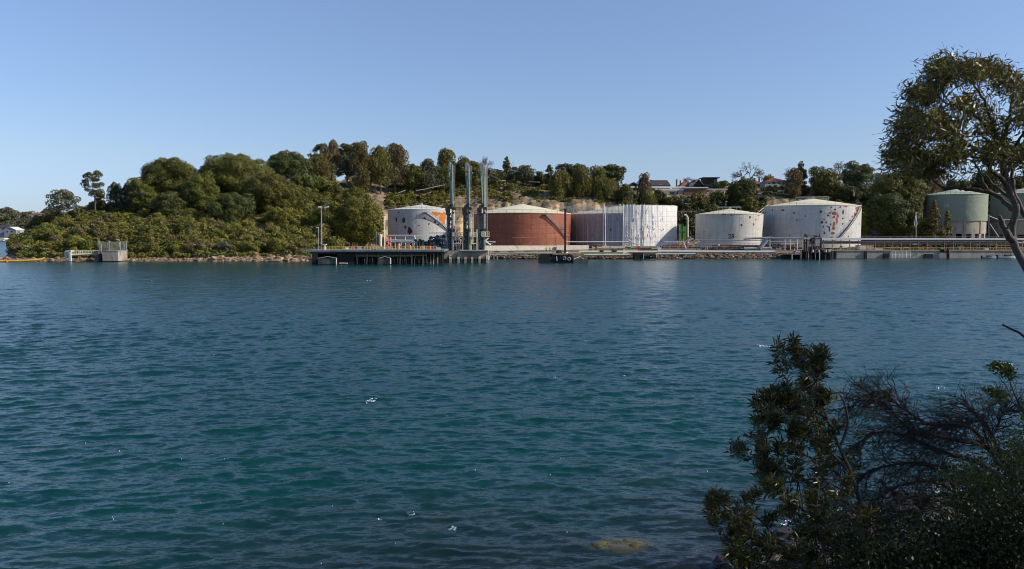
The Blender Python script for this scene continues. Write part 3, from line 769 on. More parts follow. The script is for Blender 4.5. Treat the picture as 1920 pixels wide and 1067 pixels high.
# ------------------------------------------------------------------ trees of the far shore
TREES = [
 # name, label, px, top, bottom, width, Y, kind, foliage, opts
 ('eucalypt_tree','small grey green tree with a rounded top near the left end of the ridge',118,356,402,62,300,'grey','grey',{}),
 ('she_oak_tree','tall thin dark tree standing clear against the sky on the left ridge',175,318,385,46,306,'euc','dark',{'dens':1.1}),
 ('she_oak_tree','narrow grey green tree right of the tall lone tree on the left ridge',217,344,400,30,312,'cas','grey',{}),
 ('she_oak_tree','low brownish tree between the lone ridge tree and the fig trees',243,347,405,40,314,'brown','grey',{}),
 ('fig_tree','smaller dark dome tree at the left edge of the big fig trees',268,326,412,56,300,'fig','fig',{}),
 ('fig_tree','broad dome shaped fig tree, leftmost of the big crowns on the left hill',325,297,415,118,312,'fig','fig',{}),
 ('fig_tree','upright lighter green fig tree between the two widest fig crowns',374,318,430,72,300,'fig','fig',{}),
 ('fig_tree','low fig tree in front of the leftmost dome crown',318,355,425,62,292,'fig','dark',{}),
 ('fig_tree','widest dome fig tree in the middle of the left hill',447,288,420,134,316,'fig','fig',{}),
 ('fig_tree','narrow dark tree rising behind the light green fig on the left hill',393,300,380,46,330,'dark','fig',{}),
 ('fig_tree','sloping fig tree on the right shoulder of the widest fig crown',505,322,440,100,300,'fig','fig',{}),
 ('fig_tree','dark fig tree low on the slope under the widest fig crown',430,360,450,90,288,'fig','dark',{}),
 ('evergreen_tree','dark green broad tree on the ridge left of the highest trees',546,281,352,80,352,'fig','dark',{}),
 ('evergreen_tree','green tree below the ridge between the figs and the highest trees',575,325,400,96,335,'light','fig',{}),
 ('evergreen_tree','rounded green tree below the highest ridge trees',620,340,402,70,338,'light','fig',{}),
 ('evergreen_tree','mid green tree on the slope above the left jetty pole',545,350,430,90,312,'light','fig',{}),
 ('evergreen_tree','mid green tree uphill of the large light green tree',665,350,400,60,330,'light','fig',{}),
 ('evergreen_tree','bushy tree low on the slope left of the left jetty pole',530,385,458,76,288,'light','light',{}),
 ('evergreen_tree','large yellow green tree above the jetty beside the leftmost tank',678,362,464,98,288,'light','light',{'dens':1.1}),
 ('evergreen_tree','green tree left of the large yellow green tree above the jetty',622,375,462,80,290,'light','light',{}),
 ('she_oak_tree','open dark topped tree at the left end of the highest ridge trees',594,266,332,36,375,'euc','dark',{'dens':1.2}),
 ('she_oak_tree','reddish brown topped tree second along the highest ridge trees',620,264,335,40,372,'brown','brown',{}),
 ('she_oak_tree','brown and green tree below the left end of the highest ridge trees',600,295,350,50,360,'cas','cas',{}),
 ('eucalypt_tree','pale green eucalypt with open branches amid the highest ridge trees',650,266,342,64,378,'euc','euc',{'dens':1.3,'bark':'pale_bark'}),
 ('she_oak_tree','tall dark olive tree in front of the pale green ridge eucalypt',676,268,362,44,368,'cas','cas',{}),
 ('eucalypt_tree','leafy green tree between the two tall olive ridge trees',694,285,350,36,380,'light','fig',{}),
 ('she_oak_tree','tall olive brown tree standing on the rock ledge of the ridge',713,276,346,46,372,'cas','cas',{}),
 ('she_oak_tree','brown crowned tree right of the olive tree on the rock ledge',741,274,348,50,376,'brown','brown',{}),
 ('evergreen_tree','green tree on the ridge left of the three loading arms',772,306,352,48,378,'light','fig',{}),
 ('she_oak_tree','grey brown tree beside the green tree left of the loading arms',802,304,352,44,380,'brown','grey',{}),
 ('she_oak_tree','dark tree behind the leftmost loading arm',826,318,356,44,384,'cas','dark',{}),
 ('she_oak_tree','tall olive brown tree behind the leftmost loading arm',838,283,350,42,390,'cas','cas',{}),
 ('evergreen_tree','rounded green tree behind the middle loading arm',874,291,345,56,390,'light','fig',{}),
 ('evergreen_tree','low green tree right of the rightmost loading arm',916,312,348,40,395,'fig','grey',{}),
 ('pine_tree','small dark pointed tree on the skyline above the red tank',950,293,338,28,402,'con','dark',{}),
 ('evergreen_tree','low dark tree left of the pointed skyline tree above the red tank',932,316,346,34,398,'fig','dark',{}),
 ('evergreen_tree','grey green rounded tree right of the pointed skyline tree',986,308,346,44,398,'fig','grey',{}),
 ('evergreen_tree','small grey tree touching the pointed skyline tree',966,312,345,26,405,'grey','grey',{'dens':1.6}),
 ('she_oak_tree','dark small tree above the right side of the red tank',1012,318,350,26,398,'dark','dark',{}),
 ('pine_tree','slender dark pine with tiered branches above the right edge of the red tank',1030,308,360,30,392,'con','dark',{'dens':1.0}),
 ('evergreen_tree','grey green round topped tree behind the olive trees over the red and wrapped tanks',1062,305,345,44,400,'fig','grey',{}),
 ('evergreen_tree','dark green tree with lobed top behind the olive trees over the wrapped tank',1086,304,350,38,398,'fig','dark',{}),
 ('she_oak_tree','olive brown tree above the gap between the red and wrapped tanks',1050,325,374,48,372,'cas','cas',{}),
 ('she_oak_tree','olive brown tree above the left part of the wrapped tank',1089,318,374,44,374,'cas','cas',{}),
 ('she_oak_tree','reddish brown tree left of the dark dome tree above the wrapped tank',1120,316,376,40,376,'brown','cas',{}),
 ('evergreen_tree','dark dome shaped tree on the skyline above the wrapped tank',1146,307,350,52,396,'fig','dark',{'dens':1.2}),
 ('she_oak_tree','brown green tree below the dark dome tree above the wrapped tank',1138,340,388,46,372,'cas','cas',{}),
 ('she_oak_tree','dark olive tree between the wrapped tank and the white roofed wall',1170,352,392,36,370,'cas','dark',{}),
 ('she_oak_tree','upright brownish tree rising in front of the long white roofed wall',1206,326,388,28,376,'cas','brown',{}),
 ('evergreen_tree','dark tree in front of the right end of the white roofed wall',1234,353,392,32,374,'fig','dark',{}),
 ('evergreen_tree','low olive tree above the right half of the wrapped tank',1214,360,394,30,368,'cas','cas',{}),
 ('evergreen_tree','low green tree above the right edge of the wrapped tank',1262,364,394,32,370,'light','fig',{}),
 ('evergreen_tree','bushy green tree in front of the brown brick garage',1310,357,400,40,368,'light','fig',{}),
 ('evergreen_tree','grey green shrub left of the brown brick garage',1285,368,402,30,366,'fig','grey',{}),
 ('evergreen_tree','dark shrubby tree under the beige low building',1345,365,398,36,370,'cas','dark',{}),
 ('evergreen_tree','dark tree beside the pale tank numbered 28 and below the big bare tree',1392,342,396,58,372,'cas','dark',{'dens':1.2}),
 ('evergreen_tree','leafy green tree right of the dark boxy house',1356,338,362,34,400,'light','fig',{}),
 ('evergreen_tree','low green tree at the roof of the pale tank numbered 28',1405,368,402,34,362,'light','fig',{}),
 ('autumn_tree','small golden leaved tree beside the red tiled roof',1441,327,345,26,412,'fig','autumn',{'dens':.7}),
 ('evergreen_tree','low dark tree in front of the balcony house',1452,348,366,60,396,'fig','dark',{}),
 ('pine_tree','dark pointed tree with a rusty brown side right of the balcony house',1502,300,366,34,392,'con','dark',{'dens':1.3}),
 ('she_oak_tree','rusty brown tree in front of the dark pointed tree',1488,320,372,34,384,'cas','brown',{}),
 ('evergreen_tree','rounded dark green tree behind the large rust streaked tank',1546,312,368,60,388,'fig','fig',{'dens':1.1}),
 ('eucalypt_tree','tall open eucalypt with pale trunk behind the large rust streaked tank',1607,304,372,68,392,'euc','euc',{'dens':1.3,'bark':'pale_bark'}),
 ('evergreen_tree','dark low tree below the open eucalypt',1590,345,386,56,378,'fig','dark',{}),
 ('evergreen_tree','bright green shrub against the right side of the large rust streaked tank',1622,380,445,34,345,'light','light',{}),
 ('evergreen_tree','tall spreading evergreen with layered branches between the rusty tank and the green tank',1686,322,400,108,352,'fig','fig',{'dens':1.1}),
 ('evergreen_tree','massive dark evergreen filling the gap left of the green tank',1676,360,446,92,340,'fig','dark',{'dens':1.2}),
 ('evergreen_tree','green rounded tree touching the left side of the green tank',1712,368,420,38,336,'light','fig',{}),
 ('she_oak_tree','reddish brown trees behind the green tank roof',1735,325,372,70,372,'brown','brown',{}),
 ('she_oak_tree','conical olive brown tree in front of the green tank',1751,374,446,38,322,'con','cas',{'dens':1.2}),
 ('she_oak_tree','slim conical green tree right of the conical olive tree before the green tank',1777,393,448,22,322,'con','cas',{}),
 ('evergreen_tree','low dark bush at the foot of the conical trees before the green tank',1730,410,448,40,326,'fig','dark',{}),
 ('evergreen_tree','dark tree behind the roof of the green tank',1795,335,372,56,388,'fig','dark',{}),
 ('evergreen_tree','dark tree on the skyline between the two green tanks',1850,330,372,60,392,'cas','dark',{}),
 ('evergreen_tree','dark tree above the rightmost green tank',1905,328,372,60,394,'fig','dark',{}),
 ('evergreen_tree','grey green tree on the skyline left of the twin dark trees behind the foreground crown',1650,322,350,44,400,'fig','grey',{}),
 ('evergreen_tree','green bush behind the green tower by the wrapped tank',1288,398,450,26,345,'light','dark',{}),
]
for i, (nm, lb, px, t0, b0, wd, Y, kd, fm, kw) in enumerate(TREES):
    k2 = dict(kw)
    cat = {'fig_tree':'fig tree','eucalypt_tree':'eucalypt tree','she_oak_tree':'she-oak tree','evergreen_tree':'evergreen tree','pine_tree':'pine tree','autumn_tree':'autumn tree'}[nm]
    tree(nm, lb, cat, px, t0, b0, wd, Y, kd, fm, seed=i, **k2)
bare_tree('bare_tree', 'small leafless tree on the skyline behind the rightmost loading arm', 908, 291, 345, 34, 402, 3, 1.0)
bare_tree('bare_tree', 'large spreading leafless tree on the skyline above the tank numbered 28', 1402, 302, 362, 68, 396, 5, 1.0)
bare_tree('bare_tree', 'leafless brown tree behind the twin chimneys', 1288, 331, 356, 32, 408, 8, 1.1)
bare_tree('bare_tree', 'leafless tree on the skyline left of the dark pointed tree', 1474, 313, 350, 30, 405, 9, 1.0)
bare_tree('bare_tree', 'leafless tree on the skyline between the round dark tree and the open eucalypt', 1574, 301, 350, 34, 408, 12, 1.0)

# individual shrubs along the foot of the left hill
SH = [(60,462,30,'grey leaved shrub near the tip of the rocky point','grey'),(95,452,34,'bright green shrub left of the white gangway','light'),(140,440,36,'yellow green shrub above the white gangway','light'),
 (165,448,28,'dark shrub behind the gangway rail','fig'),(255,456,34,'green shrub right of the concrete pump block','light'),(285,452,30,'bushy olive shrub second right of the pump block','scrub'),
 (372,446,58,'wide brownish shrub low on the shore left of centre on the point','brown'),(330,455,30,'small green shrub above the pale foreshore slab','light'),(425,452,46,'grey green shrub just above the tumbled foreshore rocks','grey'),
 (470,448,40,'yellow green shrub above the middle of the foreshore rocks','light'),(520,446,42,'light green shrub above the right end of the foreshore rocks','light'),(560,452,36,'olive shrub left of the tall jetty pole','scrub')]
for i, (px, pt, wd, lb, fm) in enumerate(SH):
    tree('shrub', lb, 'shrub', px, pt, 484, wd, 256, 'bush', fm, seed=300+i, trunk=True, leaf=0.3, dens=1.2)

# ------------------------------------------------------------------ undergrowth that nobody could count
def thicket(name, label, n, pxr, Yr, sz, fm, seed, keep=None, leaf=0.34, dens=0.9, kind='bush', flat=0.8):
    r = np.random.default_rng(seed); Vs = []; leaf *= 1.15
    k = 0; tries = 0
    while k < n and tries < n * 12:
        tries += 1
        px = r.uniform(*pxr); Y = r.uniform(*Yr)
        if keep is not None and not keep(px, Y, r): continue
        x = (px - 960) / F * Y; z = float(H(px, Y)[0])
        if z < 0.6: continue
        wd = r.uniform(*sz); hh = wd * r.uniform(0.6, 1.1) * flat
        V, _ = crown_mesh(kind, wd, hh, wd, r, leaf, dens)
        Vs.append(V + np.array([x, Y, z - 0.25])); k += 1
    V = np.concatenate(Vs)
    o = mesh_np(name, V, np.arange(len(V)).reshape(-1, 4), FM[fm])
    tag(o, label, 'undergrowth', kind='stuff')
thicket('undergrowth', 'mixed green and brown shrubs matting the lower slope of the left hill', 430, (28, 640), (255, 300), (3.2, 6.5), 'scrub', 1)
thicket('undergrowth', 'bright yellow green shrubs matting the lower slope of the left hill', 150, (30, 620), (254, 296), (2.8, 5.5), 'light', 2)
thicket('undergrowth', 'reddish brown bushes scattered over the lower slope of the left hill', 90, (30, 600), (254, 300), (2.6, 5.2), 'brown', 15)
thicket('undergrowth', 'low scrub overhanging the foreshore rocks of the left point', 170, (24, 600), (250.5, 255), (1.7, 3.4), 'scrub', 16)
thicket('undergrowth', 'dark shrubs under the trees of the upper left hill', 300, (60, 640), (298, 352), (4, 8), 'fig', 3)
thicket('undergrowth', 'grey dead looking bushes scattered on the left hill', 60, (20, 560), (253, 296), (2.5, 4.5), 'grey', 4)
thicket('undergrowth', 'green scrub on the terraces above the cliff behind the tanks', 330, (735, 1180), (351, 392), (1.4, 3.4), 'light', 5, keep=lambda px, Y, r: vnoise(np.array(px*.03), np.array(Y*.09)) > 0.48 and (Y > 362 or px < 820 or r.random() < .25))
thicket('undergrowth', 'yellow green tufts among the sandstone ledges behind the tanks', 230, (735, 1180), (349, 392), (1.0, 2.8), 'light', 14, keep=lambda px, Y, r: vnoise(np.array(px*.05+7), np.array(Y*.12)) > 0.45 and (Y > 360 or px < 820))
thicket('undergrowth', 'bright green grass tufts and scrub above the leftmost tank', 150, (725, 850), (352, 374), (1.6, 3.6), 'light', 6)
thicket('undergrowth', 'scrub under the skyline trees on the ridge', 300, (560, 1180), (384, 424), (3, 5.5), 'cas', 7, keep=lambda px, Y, r: not (625 < px < 700 and Y < 400))
thicket('undergrowth', 'dark green bushes on the bank behind the wrapped and pale tanks', 240, (1160, 1440), (350, 378), (3, 6), 'dark', 8)
thicket('undergrowth', 'olive bushes on the bank behind the wrapped and pale tanks', 90, (1160, 1430), (350, 376), (2.5, 5), 'cas', 9)
thicket('undergrowth', 'bushes on the slope behind the right hand tanks', 300, (1560, 2150), (350, 398), (3.5, 6.5), 'dark', 10, keep=lambda px, Y, r: Y > (362 if px > 1715 else 350))
thicket('undergrowth', 'garden hedges along the houses on the right ridge', 150, (1190, 1720), (386, 420), (2.0, 3.4), 'fig', 12, keep=lambda px, Y, r: not (1200 < px < 1380 and Y < 400))

def far_wood():
    r = np.random.default_rng(21); Vs = []
    for _ in range(150):
        px = r.uniform(-420, 120); Y = r.uniform(858, 1100)
        x = (px - 960) / F * Y
        z = float(np.interp(Y, [850, 900, 1000, 1200], [2, 12, 23, 26])) * 0.9
        wd = r.uniform(12, 24)
        V, _ = crown_mesh('fig', wd, wd * r.uniform(0.6, 0.9), wd, r, 1.3, 0.8)
        Vs.append(V + np.array([x, Y, z]))
    V = np.concatenate(Vs)
    tag(mesh_np('far_wood', V, np.arange(len(V)).reshape(-1, 4), FM['grey']), 'far off wood on the shore beyond the point', 'wood', kind='stuff')
far_wood()

# foreshore rubble
M['sandstone'] = simple('sandstone', (0.32, 0.215, 0.135), 0.9, 0.5, 0.9, (0.09, 0.06, 0.04), 0.9)
M['wet_rock'] = simple('dark shore rock', (0.12, 0.085, 0.055), 0.85, 0.4, 1.2, (0.04, 0.035, 0.03), 0.5)
def rubble(name, label, n, pxr, Yr, sz, mat, seed, zlo=-0.2, zhi=2.2):
    r = random.Random(seed); mb = MB(); k = 0; tr = 0
    while k < n and tr < n * 15:
        tr += 1
        px = r.uniform(*pxr); Y = r.uniform(*Yr); z = float(H(px, Y)[0])
        if not (zlo < z < zhi): continue
        s = r.uniform(*sz) * (1.8 if r.random() < 0.08 else 1)
        mb.blob(((px-960)/F*Y, Y, z + s*0.15), s, s*0.8, s*r.uniform(.4, .75), seed*999+k, 6, 4, 0.35); k += 1
    tag(mb.build(name, M[mat]), label, 'rocks', kind='stuff')
rubble('rocks', 'pale orange sandstone rubble along the foreshore of the left point', 900, (400, 590), (245, 258), (0.35, 0.95), 'sandstone', 1, -0.2, 1.5)
rubble('rocks', 'reddish sandstone ledges and stones at the waterline of the left point', 330, (-30, 420), (245, 251), (0.25, 0.6), 'sandstone', 2, -0.3, 0.9)
rubble('rocks', 'brown stones on the foreshore under the long pipes', 1300, (900, 1480), (265, 275), (0.25, 0.7), 'wet_rock', 3, -0.4, 2.1)
rubble('rocks', 'tan stones among the foreshore under the long pipes', 420, (1085, 1480), (267, 275), (0.25, 0.6), 'sandstone', 4, 0.2, 2.1)
# ------------------------------------------------------------------ storage tanks
class Tank: pass
def tank_geo(l, r, rim_py, apex_py, Y, zb):
    T = Tank()
    al, ar = math.atan((l-960)/F), math.atan((r-960)/F)
    a, b = (al+ar)/2, (ar-al)/2
    d = Y / math.cos(a)
    T.c = Vector((d*math.sin(a), Y, zb)); T.R = d*math.sin(b); T.a = a
    T.zt = zof(rim_py, Y); T.za = zof(apex_py, Y); T.zb = zb
    T.right = Vector((math.cos(a), -math.sin(a), 0)); T.tow = Vector((-math.sin(a), -math.cos(a), 0))
    T.px = (l + r) / 2; T.Rpx = (r - l) / 2
    return T
def tpt(T, phi, z, dr=0.0):
    p = T.c + (T.right*math.sin(phi) + T.tow*math.cos(phi)) * (T.R + dr); p.z = z; return p
def phi_of(T, px): return math.asin(max(-1, min(1, (px - T.px) / T.Rpx)))
def tz(T, py, px=None):
    ph = 0 if px is None else phi_of(T, px)
    return zof(py, T.c.y - T.R * math.cos(ph) * 0.97)

def wall_sheet(T, p0, p1, z0, z1, n, dr, m=1, fn=None):
    V = []; Fc = []
    for j in range(m+1):
        for i in range(n+1):
            ph = p0 + (p1-p0)*i/n; z = z0 + (z1-z0)*j/m
            e = fn(ph, z) if fn else 0
            V.append(tuple(tpt(T, ph, z, dr + e)))
    for j in range(m):
        for i in range(n):
            a = j*(n+1)+i; Fc.append((a, a+1, a+n+2, a+n+1))
    mb = MB(); mb.v = V; mb.f = Fc; return mb

def blotch(T, px, py, wpx, hpx, seed, mb):
    """irregular bare patch lying on the shell"""
    r = random.Random(seed)
    ph = phi_of(T, px); zc = tz(T, py, px)
    hw = wpx / F * T.c.y / max(0.25, math.cos(ph)) / 2 / T.R; hh = hpx / F * T.c.y / 2
    n = 14; pts = []
    for k in range(n):
        t = 2*math.pi*k/n; q = r.uniform(0.55, 1.1)
        pts.append((ph + hw*q*math.cos(t), zc + hh*q*math.sin(t)))
    b = len(mb.v); mb.v.append(tuple(tpt(T, ph, zc, 0.03)))
    for a, z in pts: mb.v.append(tuple(tpt(T, a, min(z, T.zt-0.05), 0.03)))
    for k in range(n): mb.f.append((b, b+1+k, b+1+(k+1) % n))

def make_tank(label, T, shell_mat, roof_mat, stair=None, patches=(), rail=True, rail_mat='dark_steel', name='storage_tank', topgear=False):
    root = thing(name, label, 'storage tank', (T.c.x, T.c.y, T.zb))
    n = 96
    s = wall_sheet(T, -math.pi, math.pi, T.zb, T.zt, n, 0, 1)
    s.build('shell', shell_mat, root, smooth=True)
    # roof cone, faceted slightly like plated sheets, with a lip
    rf = MB(); b = 0
    for rad, z in ((T.R+0.12, T.zt-0.12), (T.R+0.12, T.zt+0.06), (T.R*0.5, T.zt+(T.za-T.zt)*0.56), (0.6, T.za)):
        for i in range(n):
            ph = 2*math.pi*i/n
            p = T.c + (T.right*math.sin(ph)+T.tow*math.cos(ph))*rad
            rf.v.append((p.x, p.y, z))
    for j in range(3):
        for i in range(n):
            i2 = (i+1) % n; rf.f.append((j*n+i, j*n+i2, (j+1)*n+i2, (j+1)*n+i))
    rf.f.append(tuple(3*n+i for i in range(n)))
    rf.build('roof', roof_mat, root)
    vt = MB(); vt.cyl(T.c.x, T.c.y, T.za-0.1, T.za+0.8, 0.5, 0.6, 10)
    vt.build('vent', M['grey_steel'], root)
    if rail:
        rl = MB()
        m = 40
        for hgt in (0.6, 1.15):
            rl.tube([tpt(T, -math.pi+2*math.pi*i/m, T.zt+hgt, -0.15) for i in range(m+1)], 0.035, 4)
        for i in range(m): rl.tube([tpt(T, 2*math.pi*i/m, T.zt, -0.15), tpt(T, 2*math.pi*i/m, T.zt+1.15, -0.15)], 0.045, 4)
        rl.build('rim_railing', M[rail_mat], root)
    if topgear:
        g = MB(); w = T.R*0.34
        x0 = T.c - T.right*w; x1 = T.c + T.right*w
        g.tube([(x0.x, x0.y, T.za+0.75), (x1.x, x1.y, T.za+0.75)], 0.22, 6)
        for k in range(6):
            p = x0.lerp(x1, k/5); g.tube([(p.x, p.y, T.za-0.6), (p.x, p.y, T.za+0.75)], 0.12, 5)
        g.build('roof_walkway', M['grey_steel'], root)
    if stair:
        (pxa, pya, pxb, pyb, mk) = stair
        pa, pb = phi_of(T, pxa), phi_of(T, pxb)
        za, zb = tz(T, pya, pxa), tz(T, pyb, pxb)
        st = MB(); hr = MB(); k = 34
        for off in (0.12, 1.0):
            st.tube([tpt(T, pa+(pb-pa)*i/k, za+(zb-za)*i/k, off) for i in range(k+1)], 0.13, 4)
        for i in range(k+1):
            ph = pa+(pb-pa)*i/k; z = za+(zb-za)*i/k
            q0 = tpt(T, ph, z, 0.12); q1 = tpt(T, ph, z, 1.0); c = (q0+q1)/2
            dirr = (q1-q0).normalized(); tan = Vector((-dirr.y, dirr.x, 0))
            st.obox(c, dirr*0.45, tan*0.14, Vector((0,0,0.025)))
            if i % 3 == 0: hr.tube([q1, q1+Vector((0,0,1.1))], 0.04, 4)
        for hh in (0.6, 1.1):
            hr.tube([tpt(T, pa+(pb-pa)*i/k, za+(zb-za)*i/k+hh, 1.0) for i in range(k+1)], 0.045, 4)
        q = tpt(T, pa, za, 0.6); st.obox(q, T.right*0.8, T.tow*0.6, Vector((0,0,0.05)))
        s1 = st.build('stair', M[mk], root); hr.build('handrail', M[mk], s1)
    for mk, lst in patches:
        for i, (px, py, wp, hp) in enumerate(lst):
            mb = MB(); blotch(T, px, py, wp, hp, int(px*3+py+i), mb); mb.build('rust_patch', M[mk], root)
    return root

cream_roof = simple('cream tank roof', (0.74, 0.69, 0.49), 0.75, 0.07, 0.25, (0.42, 0.36, 0.24), 0.3, bump=0.05)
white_roof_t = simple('white tank roof', (0.66, 0.64, 0.56), 0.75, 0.07, 0.25, (0.42, 0.36, 0.28), 0.3, bump=0.05)

T1 = tank_geo(728, 853, 394, 384, 322, 3)
make_tank('leftmost tank, small and pale with dark bare patches and one large orange patch', T1,
    tank_mat('peeling white paint', (0.50, 0.50, 0.48), T1.R, (0.20, 0.15, 0.11), (0.20, 0.07, 0.035), 0.745, 0.08, 0.45, 0.12), white_roof_t,
    stair=(797, 398, 838, 432, 'grey_steel'),
    patches=(('brown_rust', [(759,413,6,12),(769.5,432,9,17),(745,412,3,10),(761,426,4,8),(749,399,4,3),(796,409,5,4),(804,420,3,4),(815,416,5,5),(786,423,3,3),(821,421,4,4)]),
             ('orange_rust', [(815,399.5,14,7),(832,404,9,20),(826,404,20,12),(829,411,13,14),(820,401,16,7),(831,417,6,10),(847,425,3,30),(850,412,3,26)])))
T2 = tank_geo(888, 1070, 401, 383, 318, 3)
make_tank('wide brick red tank with a slanting stair and a cream conical roof', T2,
    tank_mat('red lead paint', (0.34, 0.115, 0.065), T2.R, (0.11, 0.05, 0.04), None, 0.6, 0.24, 0.55, 0.25), cream_roof,
    stair=(1019, 402, 1058, 449, 'grey_steel'))
T3 = tank_geo(1068, 1256, 402, 386, 330, 3)
R3 = make_tank('tank shrouded in white shrink wrap sheeting, right of the red tank', T3,
    tank_mat('old red and grey paint', (0.24, 0.14, 0.125), T3.R, (0.12, 0.08, 0.08), None, 0.6, 0.15, 0.3, 0.1), cream_roof, rail=True)
def sheet_mat(name, col, alpha, wr=0.6):
    t = NT(name); t.set(0.45, 0.4)
    v = cyl_coords(t, T3.R)
    n1 = t.noise(t.mapping(v, (1.0, 0.12, 1)), 1.0, 5, 0.6, 0.8)
    n2 = t.noise(t.mapping(v, (0.45, 0.35, 1)), 1.0, 6, 0.65, 1.2)
    c = t.ramp(n1.outputs[0], [(0.3, [x*0.9 for x in col]), (0.6, col)])
    gr = t.n("ShaderNodeTexBrick"); t.l(v, gr.inputs['Vector']); gr.offset = 0
    gr.inputs['Scale'].default_value = 1.0; gr.inputs['Brick Width'].default_value = 2.4; gr.inputs['Row Height'].default_value = 2.0; gr.inputs['Mortar Size'].default_value = 0.10; gr.inputs['Mortar Smooth'].default_value = 0.7
    gr.inputs['Color1'].default_value = (1,1,1,1); gr.inputs['Color2'].default_value = (.97,.97,.97,1); gr.inputs['Mortar'].default_value = (.72,.72,.74,1)
    c = t.mix(1.0, c, gr.outputs[0], 'MULTIPLY')
    t.l(c, t.b.inputs['Base Color'])
    hh = t.math('ADD', n1.outputs[0], n2.outputs[0])
    t.bump(hh, wr, 0.9)
    # scaffold lifts showing as fine bands, holes cut through the sheet
    if alpha < 1:
        br = t.n("ShaderNodeTexBrick"); t.l(v, br.inputs['Vector']); br.offset = 0
        br.inputs['Scale'].default_value = 1.0; br.inputs['Brick Width'].default_value = 1.9; br.inputs['Row Height'].default_value = 30
        br.inputs['Mortar Size'].default_value = 0.09; br.inputs['Mortar Smooth'].default_value = 0.5
        a = t.math('ADD', t.math('MULTIPLY', br.outputs['Fac'], 0.4), alpha)
        top = t.n("ShaderNodeSeparateXYZ"); t.l(v, top.inputs[0])
        a = t.math('ADD', a, t.ramp(n1.outputs[0], [(0.6, 0.0), (0.75, 0.35)]))
        t.l(a, t.b.inputs['Alpha'])
    return t.m
zs0, zs1 = 3.6, zof(387.5, 330) + 0.1
r3 = random.Random(4)
def topz(px): return zs1
def sheet(px0, px1, mat, dr, wave, m=18, n=60, rag=0.0):
    p0, p1 = (px0-1164)/ (104.0), (px1-1164)/104.0
    p0 = math.asin(max(-1, min(1, p0))); p1 = math.asin(max(-1, min(1, p1)))
    mb = wall_sheet(T3s, p0, p1, zs0, zs1, n, dr, m, lambda ph, z: wave*(math.sin(ph*T3s.R*2.1)+0.7*math.sin(ph*T3s.R*4.7+z*0.25)+0.5*math.sin(z*0.9+ph*31)))
    if rag:
        for i in range(n+1):
            k = m*(n+1)+i; v = mb.v[k]; mb.v[k] = (v[0], v[1], v[2] - rag*abs(math.sin(i*0.9)+0.6*math.sin(i*2.3)))
    mb.build('wrap_sheet', mat, R3, smooth=True)
T3s = tank_geo(1060, 1268, 402, 386, 330, 3)
netm = sheet_mat('sheer debris netting', (0.62, 0.59, 0.58), 0.36, 0.1)
hazm = sheet_mat('thin translucent sheeting', (0.50, 0.52, 0.57), 0.52, 0.15)
whm = sheet_mat('white shrink wrap', (0.74, 0.72, 0.69), 1.0, 0.22)
sheet(1074, 1134, netm, 0.0, 0.05, rag=0.6)
sheet(1136, 1168, hazm, 0.1, 0.04, rag=0.2)
sheet(1168, 1255, whm, 0.0, 0.05, rag=0.15, n=120)
sheet(-4000, 1074, hazm, 0.0, 0.05)
sheet(1255, 4000, whm, 0.0, 0.10, rag=0.0)
bd = MB()
for px, rr in ((1134.5,0.30),(1168,0.16),(1175,0.1),(1187.5,0.22),(1204.5,0.2),(1181,0.08)):
    p = math.asin((px-1164)/104.0); bd.tube([tpt(T3s, p, zs0, 0.35), tpt(T3s, p+0.002, (zs0+zs1)/2, 0.45), tpt(T3s, p, zs1+0.3, 0.35)], rr, 6)
split(bd, 'sheet_seam', M['white_steel'], R3)
fold = MB()
for k in range(22):
    px = r3.uniform(1172, 1225); p = math.asin((px-1164)/104.0); z = r3.uniform(zs0+1, zs1-3)
    fold.tube([tpt(T3s, p, z, .25), tpt(T3s, p+r3.uniform(-.03,.03), z+r3.uniform(.6,1.5), .35), tpt(T3s, p+r3.uniform(-.05,.05), z+r3.uniform(1.5,3.5), .25)], [0.05,0.16,0.04], 5)
split(fold, 'sheet_fold', whm, R3, smooth=True)
hl = MB()
for px, py, s in ((1159,411,3),(1147,431,3.4),(1115,410,2),(1116,441,2.6),(1102,410,1.6),(1105,430,1.4),(1086,411,1.6),(1092,430,1.2),(1194,400,2),(1194.5,441,2.6),(1236,411,2.4),(1236,400,1.6),(1223.5,420,2),(1238,430,2.6),(1233,430,1.4),(1234,441,1.8),(1195,410,1.8),(1163,420,1.6),(1246,400,1.2),(1245,421,1.2),(1245,431,1.2),(1223,452,2),(1195,452,1.6),(1200,430,1.6),(1207,421,1.4),(1235,452,1.6),(1245,441,1.2),(1198,400,1.2),(1198,410,1.4),(1176,419,1.6),(1121,420,1.4)):
    T3s_px = (px-1164)/104.0; p = math.asin(T3s_px); z = zof(py, 330 - T3s.R*math.cos(p)); hw = s*.75/F*330/2; hl.mk(); b = len(hl.v)
    for k in range(8):
        t = 2*math.pi*k/8; hl.v.append(tuple(tpt(T3s, p + hw*math.cos(t)/T3s.R/max(.4, math.cos(p)), z+hw*1.2*math.sin(t), 0.5)))
    hl.f.append(tuple(range(b, b+8)))
split(hl, 'vent_flap', M['black'], R3)
# wrapped stair tower on the right flank
mb = MB(); q = P(1262, 435, 322)
mb.obox((q.x-0.2, 326, (zs0+zs1)/2), (1.3, 0, 0), (0, 2.4, 0), (0, 0, (zs1-zs0)/2+0.1))
mb.build('wrapped_stair_tower', whm, R3)

